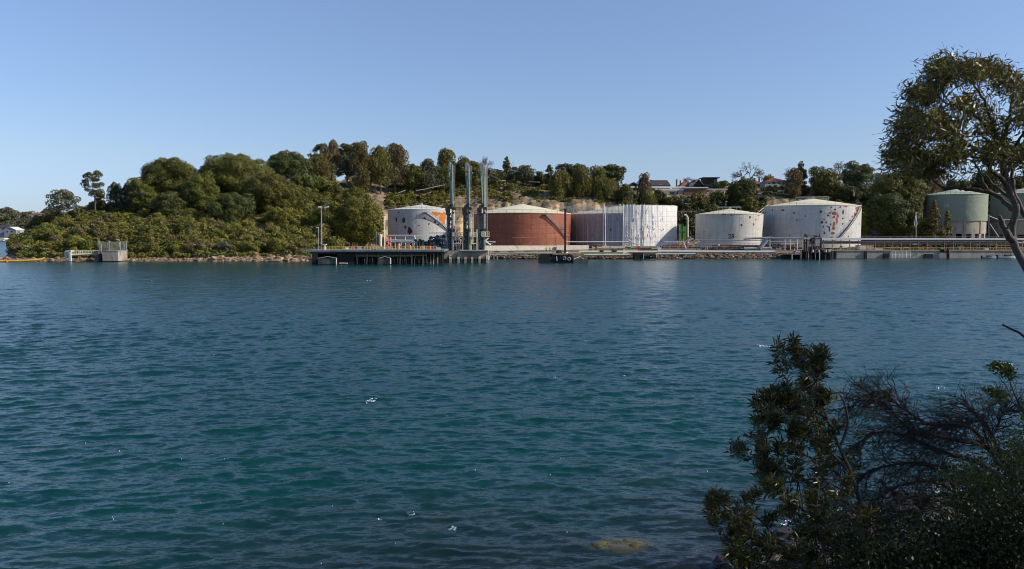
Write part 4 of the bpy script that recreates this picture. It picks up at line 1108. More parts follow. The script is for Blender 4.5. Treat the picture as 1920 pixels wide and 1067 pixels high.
T4 = tank_geo(1303, 1430, 402, 392, 315, 3)
R4 = make_tank('small off white tank with the number 28 in black', T4,
    tank_mat('grimy white paint', (0.55, 0.535, 0.48), T4.R, (0.26, 0.16, 0.09), (0.30, 0.13, 0.05), 0.78, 0.07, 0.6, 0.1), cream_roof, topgear=True,
    patches=(('brown_rust', [(1356,401.5,10,3),(1370,403,4,3),(1404,408,4,5),(1415,412,2,4),(1411,421,3,5),(1389,422,4,5),(1420,405,6,2)]),))
T5 = tank_geo(1431, 1613, 387, 373, 322, 3)
R5 = make_tank('wide flaking white tank with a column of red rust patches', T5,
    tank_mat('flaking white paint', (0.57, 0.56, 0.53), T5.R, (0.27, 0.18, 0.12), (0.24, 0.09, 0.05), 0.725, 0.08, 0.5, 0.15), cream_roof, topgear=True,
    stair=(1607, 388, 1571, 445, 'dark_steel'),
    patches=(('rusty', [(1469,394,8,5),(1562,400,9,8),(1554,399,6,4),(1568,405,5,6),(1561,407,5,6),(1562,420,5,9),(1561,428,5,10),(1560,437,8,6),(1602,392,6,11),(1599,401,4,7),(1594,406,4,4),(1581,388,8,2),(1558,445,5,4),(1572,389,4,4),(1566,411,3,4),(1536,441,3,4),(1588,443,3,4)]),
             ('orange_rust', [(1566.5,413,4,13),(1567,401,3,5),(1562,423,3,4)]),
             ('brown_rust', [(1490,399,4,4),(1449,393,2,5),(1435,397,2,4),(1540,417,5,6),(1544,411,3,3),(1551,404,4,5),(1556,421,2,5),(1554,431,3,8),(1553,426,3,4),(1550,424,3,2),(1545,437,3,7),(1496,413,3,4),(1511,405,2,3),(1577,398,3,8),(1577,410,3,4),(1590,414,3,2),(1608,420,2,3),(1538,397,4,6),(1577,420,3,4),(1543,425,3,4),(1563,393,4,4),(1556,389,3,3),(1548,417,3,3)])))
T6 = tank_geo(1728, 1849, 366, 355, 345, zof(415, 345))
R6 = make_tank('smooth grey green tank numbered 16, raised on a concrete plinth', T6,
    tank_mat('grey green paint', (0.25, 0.285, 0.21), T6.R, (0.12, 0.16, 0.12), None, 0.6, 0.05, 0.15, 0.0), simple('pale green tank roof', (0.40, 0.44, 0.32), 0.75, 0.08, 0.3))
T7 = tank_geo(1853, 1996, 364, 352, 352, zof(415, 352))
R7 = make_tank('rightmost grey green tank, half hidden behind the foreground trunk', T7,
    tank_mat('duller grey green paint', (0.22, 0.25, 0.195), T7.R, (0.10, 0.12, 0.10), None, 0.6, 0.08, 0.35, 0.1), simple('pale buff tank roof', (0.46, 0.42, 0.32), 0.75, 0.08, 0.3))

def number_on(T, root, text, px, py, hpx, mat):
    cu = bpy.data.curves.new('number', 'FONT'); cu.body = text; cu.resolution_u = 3; cu.offset = 0.012
    ob = bpy.data.objects.new('number', cu); COL.objects.link(ob)
    bpy.context.view_layer.update()
    me = bpy.data.meshes.new_from_object(ob.evaluated_get(bpy.context.evaluated_depsgraph_get()))
    bpy.data.objects.remove(ob)
    co = np.array([v.co[:] for v in me.vertices]); 
    w = co[:, 0].max()-co[:, 0].min(); h = co[:, 1].max()-co[:, 1].min()
    ph = phi_of(T, px); dd = T.c.y - T.R*math.cos(ph)
    s = hpx/F*dd/h; zc = zof(py, dd)
    mb = MB()
    for c in co:
        a = ph + ((c[0]-co[:,0].min())-w/2)*s/T.R
        mb.v.append(tuple(tpt(T, a, zc + ((c[1]-co[:,1].min())-h/2)*s, 0.05)))
    mb.f = [tuple(p.vertices) for p in me.polygons]
    o = mb.build('painted_number', M[mat], root)
number_on(T4, R4, "28", 1371, 443, 8.5, 'black')
number_on(T6, R6, "16", 1773, 384, 6.5, 'white_mark')

# concrete plinth under the green tanks: thick drum wall above squat pillars
def plinth(T, zb, label, z_open):
    root = thing('tank_plinth', label, 'concrete plinth', (T.c.x, T.c.y, zb))
    Tp = Tank(); Tp.__dict__.update(T.__dict__); Tp.R = T.R - 0.4
    wall_sheet(Tp, -math.pi, math.pi, z_open, T.zb - 0.01, 64, 0, 1).build('ring_wall', M['concrete'], root)
    pl = MB()
    for i in range(20):
        ph = 2*math.pi*i/20; p = tpt(Tp, ph, 0, -0.5); dv = (T.right*math.sin(ph)+T.tow*math.cos(ph)); tn = Vector((-dv.y, dv.x, 0))
        pl.obox((p.x, p.y, (zb+z_open)/2), tn*0.7, dv*0.5, Vector((0,0,(z_open-zb)/2+0.1)))
    for i in range(10):
        ph = 2*math.pi*(i+.5)/10; q = tpt(Tp, ph, 0, 0.12); dv = (T.right*math.sin(ph)+T.tow*math.cos(ph)); tn = Vector((-dv.y, dv.x, 0))
        pl.obox((q.x, q.y, (T.zb+z_open)/2), tn*0.35, dv*0.15, Vector((0,0,(T.zb-z_open)/2-0.1)))
    split(pl, 'pillar', M['concrete'], root)
plinth(T6, 2.6, 'tall concrete plinth with dark openings under the tank numbered 16', zof(438, 345))
plinth(T7, 2.6, 'stained concrete plinth under the rightmost green tank', zof(440, 352))

# ------------------------------------------------------------------ jetty, platform, loading arms
def single(name, label, cat, mb, mat, group=None, kind=None):
    o = mb.build(name, M[mat]); return tag(o, label, cat, group, kind)

YJ = 222
root = thing('jetty', 'long grey decked jetty with pointed left end on dark piles and caissons', 'jetty', P(700, 494, YJ+6))
zd = zof(468.5, YJ); zu = zof(473.5, YJ)
mb = MB(); x0, x1 = xof(564, YJ), xof(832, YJ)
for (xa, xb, ya, yb, za, zb2) in ((x0, xof(622, YJ), YJ+1, YJ+17, zu+0.1, zd-0.15), (xof(622, YJ)+0.01, x1, YJ, YJ+17, zu+0.25, zd)):
    mb.box(xa, xb, ya, yb, za, zb2)
mb.build('deck', M['deck_steel'], root)
mb = MB(); mb.box(x0+2, xof(815, YJ), YJ+1.4, YJ+16, zof(476, YJ), zu+0.1); mb.box(xof(815,YJ), xof(832,YJ), YJ+1.5, YJ+15, zof(474.5,YJ), zu+0.25); mb.build('beam', M['dark_steel'], root)
mb = MB()
mb.pbox(585, 594, 475, 496.5, YJ+0.7, 14); mb.pbox(594, 660, 477.5, 496.5, YJ+4, 9); mb.pbox(632, 663.5, 474.6, 496.5, YJ+0.9, 13)
split(mb, 'caisson', M['tarred'], root)
mb = MB()
for i, px in enumerate(np.arange(668, 832, 5.2)):
    for k, dy in enumerate((2.5, 8, 13.5)):
        mb.ptube([(px + k*1.7, 475, YJ+dy), (px + k*1.7 + (2.2 if i % 3 == 0 else -1.5 if i % 3 == 1 else 0), 498, YJ+dy+0.4)], YJ, 0.2, 6)
for _q in split(mb, 'pile', M['tarred'], root)[::4]: _q.data.materials[0] = M['concrete']
mb = MB(); mb.pbox(664, 800, 477.6, 479.8, YJ+2, 0.5); mb.pbox(664, 770, 481, 482, YJ+2.1, 0.4); split(mb, 'stringer', M['timber'], root)
for (a, b) in ((596, 631.5), (710, 732)):
    o = MB().pbox(a, b, 484.5, 495.5, YJ+0.2, 0.5).build('fender_panel', M['dark_concrete'], root)
    c = (a+b)/2
    MB().ptube([(a+1, 484.4, YJ), (c, 481.3, YJ+0.2), (b, 483.8, YJ)], YJ, 0.13, 6).build('chain', M['grey_steel'], o)
mb = MB().ptube([(630.5,484,YJ),(630.5,496,YJ)], YJ, 0.14, 6).ptube([(732,484,YJ),(732,495,YJ)], YJ, 0.22, 6).ptube([(636,493.6,YJ+.3),(652,493.8,YJ+.3)], YJ, 0.16, 6)
split(mb, 'fender_pile', M['white_steel'], root)
mb = MB().prail(612, 818, 462, 468.3, YJ+2.2, 36, 0.05, 1, 0, 0.055)
mb.build('railing', M['yellow'], root)

root = thing('loading_platform', 'ribbed concrete platform carrying the three tall loading arms', 'concrete platform', P(866, 492, 240))
YP = 236
mb = MB(); mb.box(xof(816, YP), xof(914, YP), YP+2.5, YP+14, 0.4, zof(470.5, YP)); mb.box(xof(816.5, YP), xof(915.5, YP), YP+0.9, YP+2.5, zof(484.5, YP), zof(471, YP))
mb.box(xof(862, YP), xof(915, YP), YP-0.3, YP+3, zof(471.0, YP)+0.01, zof(469.6, YP))
mb.build('deck', M['concrete'], root)
mb = MB()
xs = [816, 830, 844, 859.5, 872.5, 885, 899, 913]
for px in xs:
    x = xof(px, YP); w = 0.3; mb.mk(); b = len(mb.v)
    prof = [(YP+2.6, zof(472, YP)), (YP+1.6, zof(474, YP)), (YP-0.3, zof(485, YP)), (YP-0.3, -1.0), (YP+2.6, -1.0)]
    for s in (-w, w):
        for yy, zz in prof: mb.v.append((x+s, yy, zz))
    n = len(prof); mb.f.append(tuple(b+i for i in range(n))); mb.f.append(tuple(b+n+i for i in reversed(range(n))))
    for i in range(n): mb.f.append((b+i, b+n+i, b+n+(i+1) % n, b+(i+1) % n))
split(mb, 'rib', M['concrete'], root)
mb = MB(); mb.box(xof(830, YP), xof(914, YP), YP+0.9, YP+2.6, zof(485, YP), zof(484, YP)); mb.build('ledge', M['pale_concrete'], root)
mb = MB()
for a, b in zip(xs[:-1], xs[1:]): mb.ptube([((a+b)/2+.7, 484, YP+1.9), ((a+b)/2+.7, 493, YP+1.9)], YP, 0.42, 8)
split(mb, 'pile', M['grey_steel'], root)
mb = MB(); mb.ptube([(827, 467, YP-0.2), (829, 473, YP-0.2)], YP, 0.3, 6); mb.ptube([(862,469.2,YP),(914,469.2,YP)], YP, .1, 5); split(mb, 'kerb_rail', M['white_steel'], root)

def loading_arm(px, top, label, lad_off, basket):
    Y = 241
    root = thing('loading_crane', label, 'marine loading arm', P(px, 469.5, Y), 'three loading arms on the platform')
    mb = MB()
    mb.ptube([(px-4, 470, Y), (px-4, 396, Y)], Y, 0.30, 10)               # standpost
    mb.ptube([(px-6.8, 470, Y+1.2), (px-6.8, 402, Y+1.2)], Y, 0.28, 8)
    mb.ptube([(px-1, 470, Y-.6), (px-1, 430, Y-.6)], Y, 0.33, 8)
    mb.pbox(px-8.5, px-1, 399.5, 402.5, Y-0.7, 2.2)
    split(mb, 'standpost', M['dark_steel'], root)
    mb = MB(); yy = 404; sd_ = 1
    while yy < 466:
        mb.tube([P(px-7.4 if sd_ > 0 else px+1.2, yy, Y-.8), P(px+1.2 if sd_ > 0 else px-7.4, yy+5.5, Y-.8)], .11, 4); mb.ptube([(px-7.4, yy, Y-.8), (px+1.2, yy, Y-.8)], Y, .06, 4)
        yy += 5.5; sd_ = -sd_
    for dx in (-7.6, 1.3): mb.ptube([(px+dx, 402, Y-.8), (px+dx, 470, Y-.8)], Y, .17, 5)
    mb.build('lattice', M['green_steel'], root)
    mb = MB()
    mb.tube([P(px+3.4, 468, Y-1), P(px+2.6, 382, Y-1), P(px+1.6, top+12, Y-1), P(px+1.5, top+3, Y-1)], [0.32, 0.29, 0.25, 0.22], 8)
    mb.build('inner_arm', M['green_steel'], root)
    mb = MB()
    mb.tube([P(px-0.2, 388, Y+0.2), P(px-1.4, 355, Y+0.2), P(px-4.2, top+14, Y+0.2), P(px-4.8, top+2.5, Y+0.2)], [0.22, 0.22, 0.19, 0.17], 8)
    mb.tube([P(px+0.9, 384, Y+0.6), P(px-1.0, top+16, Y+0.6)], [0.12, 0.12], 5)
    split(mb, 'outer_arm', M['green_steel'], root)
    mb = MB()
    mb.tube([P(px-4.8, top+2.6, Y), P(px-2.6, top-0.6, Y), P(px+0.2, top+1.4, Y), P(px+1.6, top+5, Y)], 0.2, 6)
    mb.pbox(px-5.2, px+0.6, top+12.6, top+14.4, Y-0.5, 1)
    mb.obox(P(px-2.6, top+6.5, Y), (0.28, 0, 0), (0, .5, 0), (0, 0, 0.9))
    mb.tube([P(px-4.6, top+2.6, Y), P(px-2.6, top+12, Y)], 0.07, 4)
    mb.build('swivel_head', M['grey_steel'], root)
    mb = MB()
    for (dx, yy, rr) in ((-6.4, 393.5, .75), (-3.2, 387.5, .55), (0.6, 384.5, .5), (4.6, 391, .5), (-6.6, 400, .6), (3.2, 399, .4), (-2.5, 411, .5), (3.2, 432, .6), (-5, 440, .55)):
        c = P(px+dx, yy, Y-0.6); mb.tube([c-Vector((0,.7,0)), c+Vector((0,.9,0))], rr, 10)
    mb.pbox(px-8, px+4, 389, 391, Y, 1.2); mb.pbox(px-9, px-6, 391, 398, Y+.2, 1.6)
    split(mb, 'counterweight', M['dark_steel'], root)
    lx = px + lad_off
    mb = MB()
    for dx in (0, 3.6): mb.ptube([(lx+dx, top+4, Y-.4), (lx+dx, 386 if not basket else 434, Y-.4)], Y, 0.045 if not basket else .07, 5)
    if basket: pass
    y = top+4
    while y < (386 if not basket else 434): mb.ptube([(lx, y, Y-.4), (lx+3.6, y, Y-.4)], Y, 0.03, 4); y += 3.1
    for dx in (1.1, 2.3): mb.ptube([(lx+dx, top+4, Y-1.0), (lx+dx, 384, Y-1.0)], Y, 0.025, 4)
    mb.build('ladder', M['grey_steel' if not basket else 'white_steel'], root)
    if basket:
        mb = MB(); mb.pbox(px-2, px+12, 442.6, 444.6, Y-2, 3); mb.prail(px-2, px+12, 434.5, 442.6, Y-2, 8, 0.06, 1); mb.prail(px-2, px+12, 434.5, 442.6, Y+1, 5, 0.05, 1)
        mb.tube([P(px+10, 445, Y), P(px+3, 452, Y), P(px-5, 455, Y)], [.5, .6, .5], 6)
        mb.build('platform_basket', M['cream_steel'], root)
loading_arm(846, 305, 'leftmost of the three tall grey green loading arms', 3.6, False)
loading_arm(877, 306, 'middle of the three tall grey green loading arms, behind a steel tower', 3.2, False)
loading_arm(905, 306, 'rightmost of the three tall grey green loading arms, with a railed basket and white ladder', 4.6, True)

def frame_tower(px0, px1, top, label, mat='grey_steel', Y=238, levels=(444, 457), ladder=True, r=0.16):
    root = thing('access_tower', label, 'steel tower', P((px0+px1)/2, 469.5, Y))
    mb = MB()
    for x in (px0, px1):
        for dy in (0, 3.2): mb.ptube([(x, 470, Y+dy), (x, top, Y+dy)], Y, r, 5)
    for lv in levels:
        for dy in (0, 3.2): mb.ptube([(px0, lv, Y+dy), (px1, lv, Y+dy)], Y, r*0.9, 5)
    mb.build('frame', M[mat], root)
    lv = levels[0]
    MB().pbox(px0-1, px1+1, lv-1.2, lv-0.2, Y-0.3, 3.8).build('landing', M[mat], root)
    MB().prail(px0-1, px1+1, lv-8, lv-1.2, Y-0.3, 6, 0.05, 1).prail(px0-1, px1+1, lv-8, lv-1.2, Y+3.3, 5, 0.05, 1).build('railing', M[mat], root)
    if ladder:
        mb = MB()
        for dx in (0, 3.8): mb.ptube([(px0+dx, lv, Y-.6), (px0+dx, lv-46, Y-.6)], Y, 0.09, 4)
        y = lv-46
        while y < lv: mb.ptube([(px0, y, Y-.6), (px0+3.8, y, Y-.6)], Y, 0.05, 4); y += 3
        mb.build('ladder', M['white_steel'], root)
frame_tower(849, 867, 444, 'grey steel access tower between the left and middle loading arms', ladder=False)
frame_tower(883, 894, 430, 'cream steel access tower with a tall ladder between the middle and right loading arms', 'cream_steel')

# pipework manifold left of the arms
def manifold(px0, px1, py0, py1, Y, label, mats, n, seed, dep=5):
    r = random.Random(seed)
    root = thing('pipe_manifold', label, 'pipework', P((px0+px1)/2, py1, Y))
    for k, mk in enumerate(mats):
        mb = MB()
        for _ in range(int(n*.8)):
            y = r.uniform(py0, py1); a = r.uniform(px0, px1-4); b = min(px1, a + r.uniform(5, (px1-px0)*.8)); d = r.uniform(0, dep); rad = r.choice((.08, .12, .18, .25))
            q = r.random()
            if q < .35: mb.ptube([(a, y, Y+d), (b, y, Y+d), (b, py1, Y+d)], Y, rad, 6)
            elif q < .75: mb.ptube([(a, y, Y+d), (a, py1, Y+d)], Y, rad, 6)
            else: mb.ptube([(a, y, Y+d), (b, y, Y+d)], Y, rad, 6)
            if r.random() < .5:
                c = P(a, y, Y+d-.1); mb.tube([c+Vector((0,-.15,0)), c+Vector((0,.15,0))], r.uniform(.25, .55), 8)
        split(mb, 'pipe_run', M[mk], root)
    return root
manifold(803, 836, 442, 462, 243, 'dark blue pipe manifold left of the leftmost loading arm', ('blue_steel', 'blue_steel', 'dark_steel', 'dark_steel', 'grey_steel'), 16, 3)
manifold(836, 862, 446, 469, 241, 'dark pipes and valves around the foot of the leftmost loading arm', ('dark_steel', 'green_steel', 'white_steel'), 12, 4)
manifold(864, 884, 440, 469, 241, 'dark pipes and valves around the foot of the middle loading arm', ('dark_steel', 'green_steel', 'rusty'), 12, 5)
manifold(886, 906, 446, 469, 240, 'pipes and valves around the foot of the rightmost loading arm', ('dark_steel', 'dark_steel', 'cream_steel', 'rusty'), 10, 6)
manifold(778, 803, 450, 465, 243, 'grey pipes and valves on the jetty in front of the leftmost tank', ('grey_steel', 'dark_steel', 'brown_rust', 'dark_steel'), 12, 7)
manifold(728, 778, 452, 462, 262, 'low pipes running below the leftmost tank', ('dark_steel', 'grey_steel', 'brown_rust'), 12, 8)
root = thing('pipe_bridge', 'white horizontal pipe bridge in front of the leftmost tank', 'pipe bridge', P(770, 468, 250))
mb = MB()
mb.ptube([(728,441.5,250),(778,441.5,250)],250,.2,6).ptube([(776,441.5,250),(845,443,250)],250,.12,6).ptube([(728,450.5,250),(774,451,250)],250,.25,6).ptube([(735,453.5,250),(800,453.5,250)],250,.16,6)
for px in (733, 741, 760, 777.5, 800): mb.ptube([(px,441,250),(px,469,250)],250,.1,5)
mb.ptube([(777,442,250),(779,451,250)],250,.25,6); mb.build('pipe', M['white_steel'], root)
MB().prail(806, 836, 435.5, 441.5, 248, 8, .05, 1).build('railing', M['grey_steel'], root)

# small things standing on the jetty deck
def cone_drum(px, pyt, w, mat, nm, lb, cat, Y=YJ+6, tapered=True, pyb=468.6):
    a = P(px, pyb, Y); r0 = w/2/F*Y; top = zof(pyt, Y); zb = zd
    mb = MB(); mb.cyl(a.x, Y, zb, zb+(top-zof(pyb,Y)), r0, r0*(0.6 if tapered else 1), 12)
    mb.cyl(a.x, Y, zb+0.02, zb+0.18, r0*1.12, r0*1.12, 12)
    if not tapered: mb.cyl(a.x, Y, zb+(top-zof(pyb,Y))*.5, zb+(top-zof(pyb,Y))*.56, r0*1.06, r0*1.06, 12)
    return single(nm, lb, cat, mb, mat)
cone_drum(747.5, 457.5, 6.5, 'pink_red', 'hydrant_housing', 'faded red tapered housing on the jetty below the leftmost tank', 'housing')
cone_drum(806, 462, 4.5, 'orange', 'drum', 'bright orange drum on the jetty near the dark blue pipes', 'drum', tapered=False)
cone_drum(768.5, 460.5, 4.2, 'pink_red', 'bollard', 'pink and white post right of the faded red housing on the jetty', 'bollard', tapered=False)
def signboard(px, w, pyt, pyb, Y, lb, marks=True):
    root = thing('sign', lb, 'sign', P(px, 468.6, Y))
    MB().pbox(px-w/2, px+w/2, pyt, pyb, Y, .08).build('board', M['white_steel'], root)
    if marks: MB().pbox(px-w/2+.8, px+w/2-.8, pyt+1, pyt+2, Y-.02, .018).pbox(px-w/2+.8, px+w/2-2, pyt+2.8, pyt+3.4, Y-.02, .018).build('red_marking', M['pink_red'], root)
    MB().ptube([(px, pyb, Y+.05), (px, 469.0, Y+.05)], Y, .06, 5).build('post', M['grey_steel'], root)
signboard(674.3, 6.4, 461.8, 467.6, YJ+.6, 'white square notice with red marks on the edge of the jetty')
# red stair / gantry near the left lamp
root = thing('red_gantry', 'small red steel gantry with steps at the foot of the slim lamp post', 'gantry', P(728, 468, 234))
mb = MB(); Yg = 234
for px in (722.5, 728, 732): mb.ptube([(px, 444.5, Yg), (px, 470, Yg)], Yg, .1, 5)
mb.pbox(722, 733, 451.5, 453.8, Yg, 1.5); mb.ptube([(722,446.5,Yg),(732,446.5,Yg)],Yg,.08,5); mb.ptube([(722,449,Yg),(732,449,Yg)],Yg,.08,5); mb.ptube([(733,452,Yg),(726,465,Yg)],Yg,.14,5); mb.pbox(722,726,457,463,Yg+.3,.5)
mb.build('frame', M['pink_red'], root)
def stuff_item(nm, lb, cat, px, w, pyt, Y, mat, kind='box', zb=None):
    a = P(px, 468.6, Y); zb = zd if zb is None else zb
    hw = w/2/F*Y; top = zof(pyt, Y); mb = MB()
    h = max(.3, top - zof(468.6, Y)) if zb == zd else max(.3, top - zb)
    if kind == 'heap': mb.blob((a.x, Y, zb+h*.35), hw, hw*.8, h*.65, int(px), 8, 5, .3)
    elif kind == 'box':
        mb.box(a.x-hw, a.x+hw, Y, Y+hw*1.6, zb, zb+h*.86); mb.box(a.x-hw*1.06, a.x+hw*1.06, Y-.05, Y+hw*1.7, zb+h*.87, zb+h)
    elif kind == 'drum': mb.cyl(a.x, Y, zb, zb+h, hw, hw, 12); mb.cyl(a.x, Y, zb+h*.45, zb+h*.52, hw*1.06, hw*1.06, 12)
    single(nm, lb, cat, mb, mat)
stuff_item('tarpaulin_heap', 'green folded tarpaulin lying on the jetty', 'tarpaulin', 703, 9, 466.6, YJ+3, 'green_steel', 'heap')
stuff_item('equipment_box', 'white equipment box on the jetty right of the orange drum', 'box', 822, 6.5, 464.6, YJ+3, 'white_steel')
stuff_item('equipment_box', 'pale box on the jetty left of the orange drum', 'box', 793, 5, 462, YJ+7, 'pale_concrete')
stuff_item('equipment_box', 'small pink box on the jetty between the orange drum and the white box', 'box', 813, 4.5, 465.8, YJ+2.5, 'pink_red')
stuff_item('life_ring_box', 'small pink box on the jetty left of the white square notice', 'box', 662, 3.6, 462.6, YJ+5, 'pink_red')
stuff_item('hose_heap', 'white coiled hose on the left part of the jetty', 'hose', 649.5, 7, 465.4, YJ+6, 'white_steel', 'heap')
stuff_item('valve_box', 'small red valve box right of the white square notice on the jetty', 'box', 697.5, 3.5, 462.2, YJ+5, 'pink_red')
for i, px in enumerate((644, 654.5, 660.5, 665.3, 669.5, 686.5, 691, 695.6, 701, 705.5)):
    t = [457,456.5,456,456,456,457,455.5,456,455.5,456.5][i]
    tag(MB().ptube([(px, t, YJ+10), (px, 469, YJ+10)], YJ, .09, 5).ptube([(px-.6,t+.4,YJ+10),(px+.6,t+.4,YJ+10)],YJ,.07,5).build('mooring_post', M['timber']), 'thin pale stake on the back of the jetty, %s from the left of the ten' % ('first', 'second', 'third', 'fourth', 'fifth', 'sixth', 'seventh', 'eighth', 'ninth', 'tenth')[i], 'stake', 'thin stakes along the back of the jetty')

# jetty power pole and lamp posts
root = thing('power_pole', 'tall pole with two crossarms and a floodlight on the left end of the jetty', 'pole', P(602.7, 470, YJ+5))
MB().tube([P(602.7, 470, YJ+5), P(602.7, 386, YJ+5)], [.22, .15], 8).build('pole', M['pale_bark'], root)
MB().ptube([(595,387,YJ+5),(611,387,YJ+5)],YJ,.09,5).ptube([(594,391.6,YJ+5),(611,391.6,YJ+5)],YJ,.09,5).build('crossarm', M['timber'], root)
MB().obox(P(612.5, 388.6, YJ+5), (.55,0,.2), (0,.3,0), (-.06,0,.18)).build('floodlight', M['white_steel'], root)
MB().obox(P(599, 388, YJ+5), (.35,0,0), (0,.3,0), (0,0,.25)).build('insulator', M['white_steel'], root)
mb = MB()
for dx in (5, 7): mb.ptube([(602.7+dx,391,YJ+5.5),(602.7+dx,416,YJ+5.5)],YJ,.05,4)
y=391
while y<416: mb.ptube([(607.7,y,YJ+5.5),(609.7,y,YJ+5.5)],YJ,.04,4); y+=2.4
mb.build('ladder', M['dark_steel'], root)
MB().pbox(603.2, 611, 457.6, 459.3, YJ+4.6, 1.2).pbox(607, 609, 459.3, 468.5, YJ+4.7, .9).build('switch_box', M['pale_concrete'], root)
def lamp(px, top, base, Y, lb, head=2.4, mat='grey_steel', r=.11, zb=None):
    root = thing('lamp_post', lb, 'lamp post', P(px, base, Y))
    MB().tube([P(px, base, Y), P(px, top, Y)], [r*1.3, r], 6).build('pole', M[mat], root)
    MB().obox(P(px-head/2, top, Y), (head/2/F*Y, 0, .04), (0, .25, 0), (0, 0, .13)).build('lamp_head', M['white_steel'], root)
lamp(720.5, 406.5, 469, YJ+9, 'slim lamp post on the jetty in front of the edge of the leftmost tank', 4, 'pale_concrete', .13)
lamp(597, 427, 469, YJ+9, 'thin post with crossbars left of the tall jetty pole', 4, 'grey_steel', .08)
root = thing('vertical_vessel', 'pale green upright vessel with pipes behind the slim lamp post', 'vessel', P(712, 462, 262))
MB().tube([P(713.5, 462, 262), P(713.5, 440.5, 262), P(713.5, 438.5, 262)], [.5, .5, .15], 10).build('vessel', M['cream_steel'], root)
MB().ptube([(706,461,262),(706,434,262)],262,.12,5).ptube([(709,461,262),(709,436,262),(713,436,262)],262,.12,5).build('pipe', M['grey_steel'], root)
M['near_rock'] = simple('dark wet stone', (0.045, 0.036, 0.028), 0.6, 0.4, 2.0, (0.02, 0.018, 0.014), 0.6)
def slant_wall(px0, px1, pyt, pyb, Y0, Y1):
    mb = MB(); mb.mk()
    for px, Y in ((px0, Y0), (px1, Y1)):
        for dy in (0, .5):
            for z in (2.0, zof(pyt, Y)): mb.v.append((xof(px, Y, pyt), Y + dy, z))
    mb.f = [(0,4,5,1),(2,3,7,6),(1,5,7,3),(0,1,3,2),(4,6,7,5)]
    return mb
# ------------------------------------------------------------------ shoreline structures right of the platform
single('bund_wall', 'long pale concrete wall below the brick red tank', 'wall', slant_wall(903, 1043, 460.5, 476, 279, 290), 'pale_concrete')
single('bund_wall', 'pale concrete wall behind the tall dark post', 'wall', slant_wall(1043.6, 1104, 460, 475, 289, 293), 'pale_concrete')
single('bund_wall', 'low tan concrete wall under the wrapped tank', 'wall', MB().pbox(1104.5, 1290, 467.2, 475, 284, .5), 'concrete')
mb = MB().pbox(1290.5, 1475, 468.2, 475, 284, .5)
single('bund_wall', 'low brown wall below the tank numbered 28', 'wall', mb, 'concrete')
# rails and posts on the wall top
for i, (a, b, t, bb, Y, lb) in enumerate(((1104, 1236, 463, 468, 283, 'thin railing under the wrapped tank'), (1240, 1300, 457, 468, 282, 'tall thin railing left of the tank numbered 28'), (1300, 1470, 457, 468, 282, 'railing along the front of the tank numbered 28'))):
    single('railing', lb, 'railing', MB().prail(a, b, t, bb, Y, int((b-a)/7), .05, 1), 'grey_steel')

# walkway pier along the shore
YW = 266
root = thing('walkway', 'narrow pale walkway on thin posts between the loading platform and the dolphin', 'walkway', P(990, 484, YW))
MB().pbox(915, 1090, 473.4, 475.2, YW, 1.8).build('deck', M['cream_steel'], root)
mb = MB()
for px in (918, 926, 932, 945, 984, 1012, 1030, 1050, 1072): mb.ptube([(px, 475, YW+.2), (px, 484 if px > 940 else 488, YW+.2)], YW, .12, 6)
mb.ptube([(919,477,YW),(915,486,YW)],YW,.2,6); mb.ptube([(918,477,YW),(1000,479,YW)],YW,.07,4); split(mb, 'post', M['white_steel'], root)
MB().prail(918, 1088, 469.2, 473.4, YW+.1, 26, .035, 1).build('railing', M['grey_steel'], root)
for k, (a, b) in enumerate(((926, 938), (954, 964), (1124, 1133), (1147, 1158))):
    mb = MB(); pa, pb = P(a, 473.4 if a < 1100 else 471.5, YW+.8), P(b, 473.4 if a < 1100 else 471.5, YW+.8); m = (pa+pb)/2; h = .5
    mb.blob((m.x, m.y, m.z+.15), (pb.x-pa.x)/2, .6, .45, k, 8, 5, .1)
    single('upturned_dinghy', ['dark upturned hull on the walkway nearest the loading platform','dark upturned hull second along the walkway from the loading platform','dark hull on the pipes below the wrapped tank, left one','dark hull on the pipes below the wrapped tank, right one'][k], 'hull', mb, 'dark_steel')

root = thing('pipeline', 'pair of long cream pipes along the shore below the wrapped tank', 'pipeline', P(1160, 480, 267))
MB().ptube([(1085,472.4,267),(1232,472.4,267)],267,.42,8).ptube([(1092,477.8,266),(1180,477.6,266)],266,.34,8).ptube([(1168,475,266.5),(1190,470.2,267)],267,.2,6).build('pipe', M['cream_steel'], root)
mb = MB()
for px in (1094, 1105, 1118, 1136, 1154, 1176, 1196, 1231): mb.pbox(px-.8, px+.8, 471, 483, 267.5, .5)
split(mb, 'pipe_support', M['cream_steel'], root)
root = thing('pipeline', 'long white pipe along the shore below the tank numbered 28', 'pipeline', P(1370, 480, 268))
MB().ptube([(1233,471.6,268),(1303,471.8,268),(1452,472,268)],268,.36,8).ptube([(1232,475.8,268),(1304,476,268)],268,.25,8).build('pipe', M['white_steel'], root)
mb = MB()
for px in (1250, 1270, 1290, 1312, 1330, 1350, 1366, 1382, 1402, 1425, 1445): mb.ptube([(px,472,268.2),(px,480,268.2)],268,.12,5)
split(mb, 'pipe_support', M['grey_steel'], root)

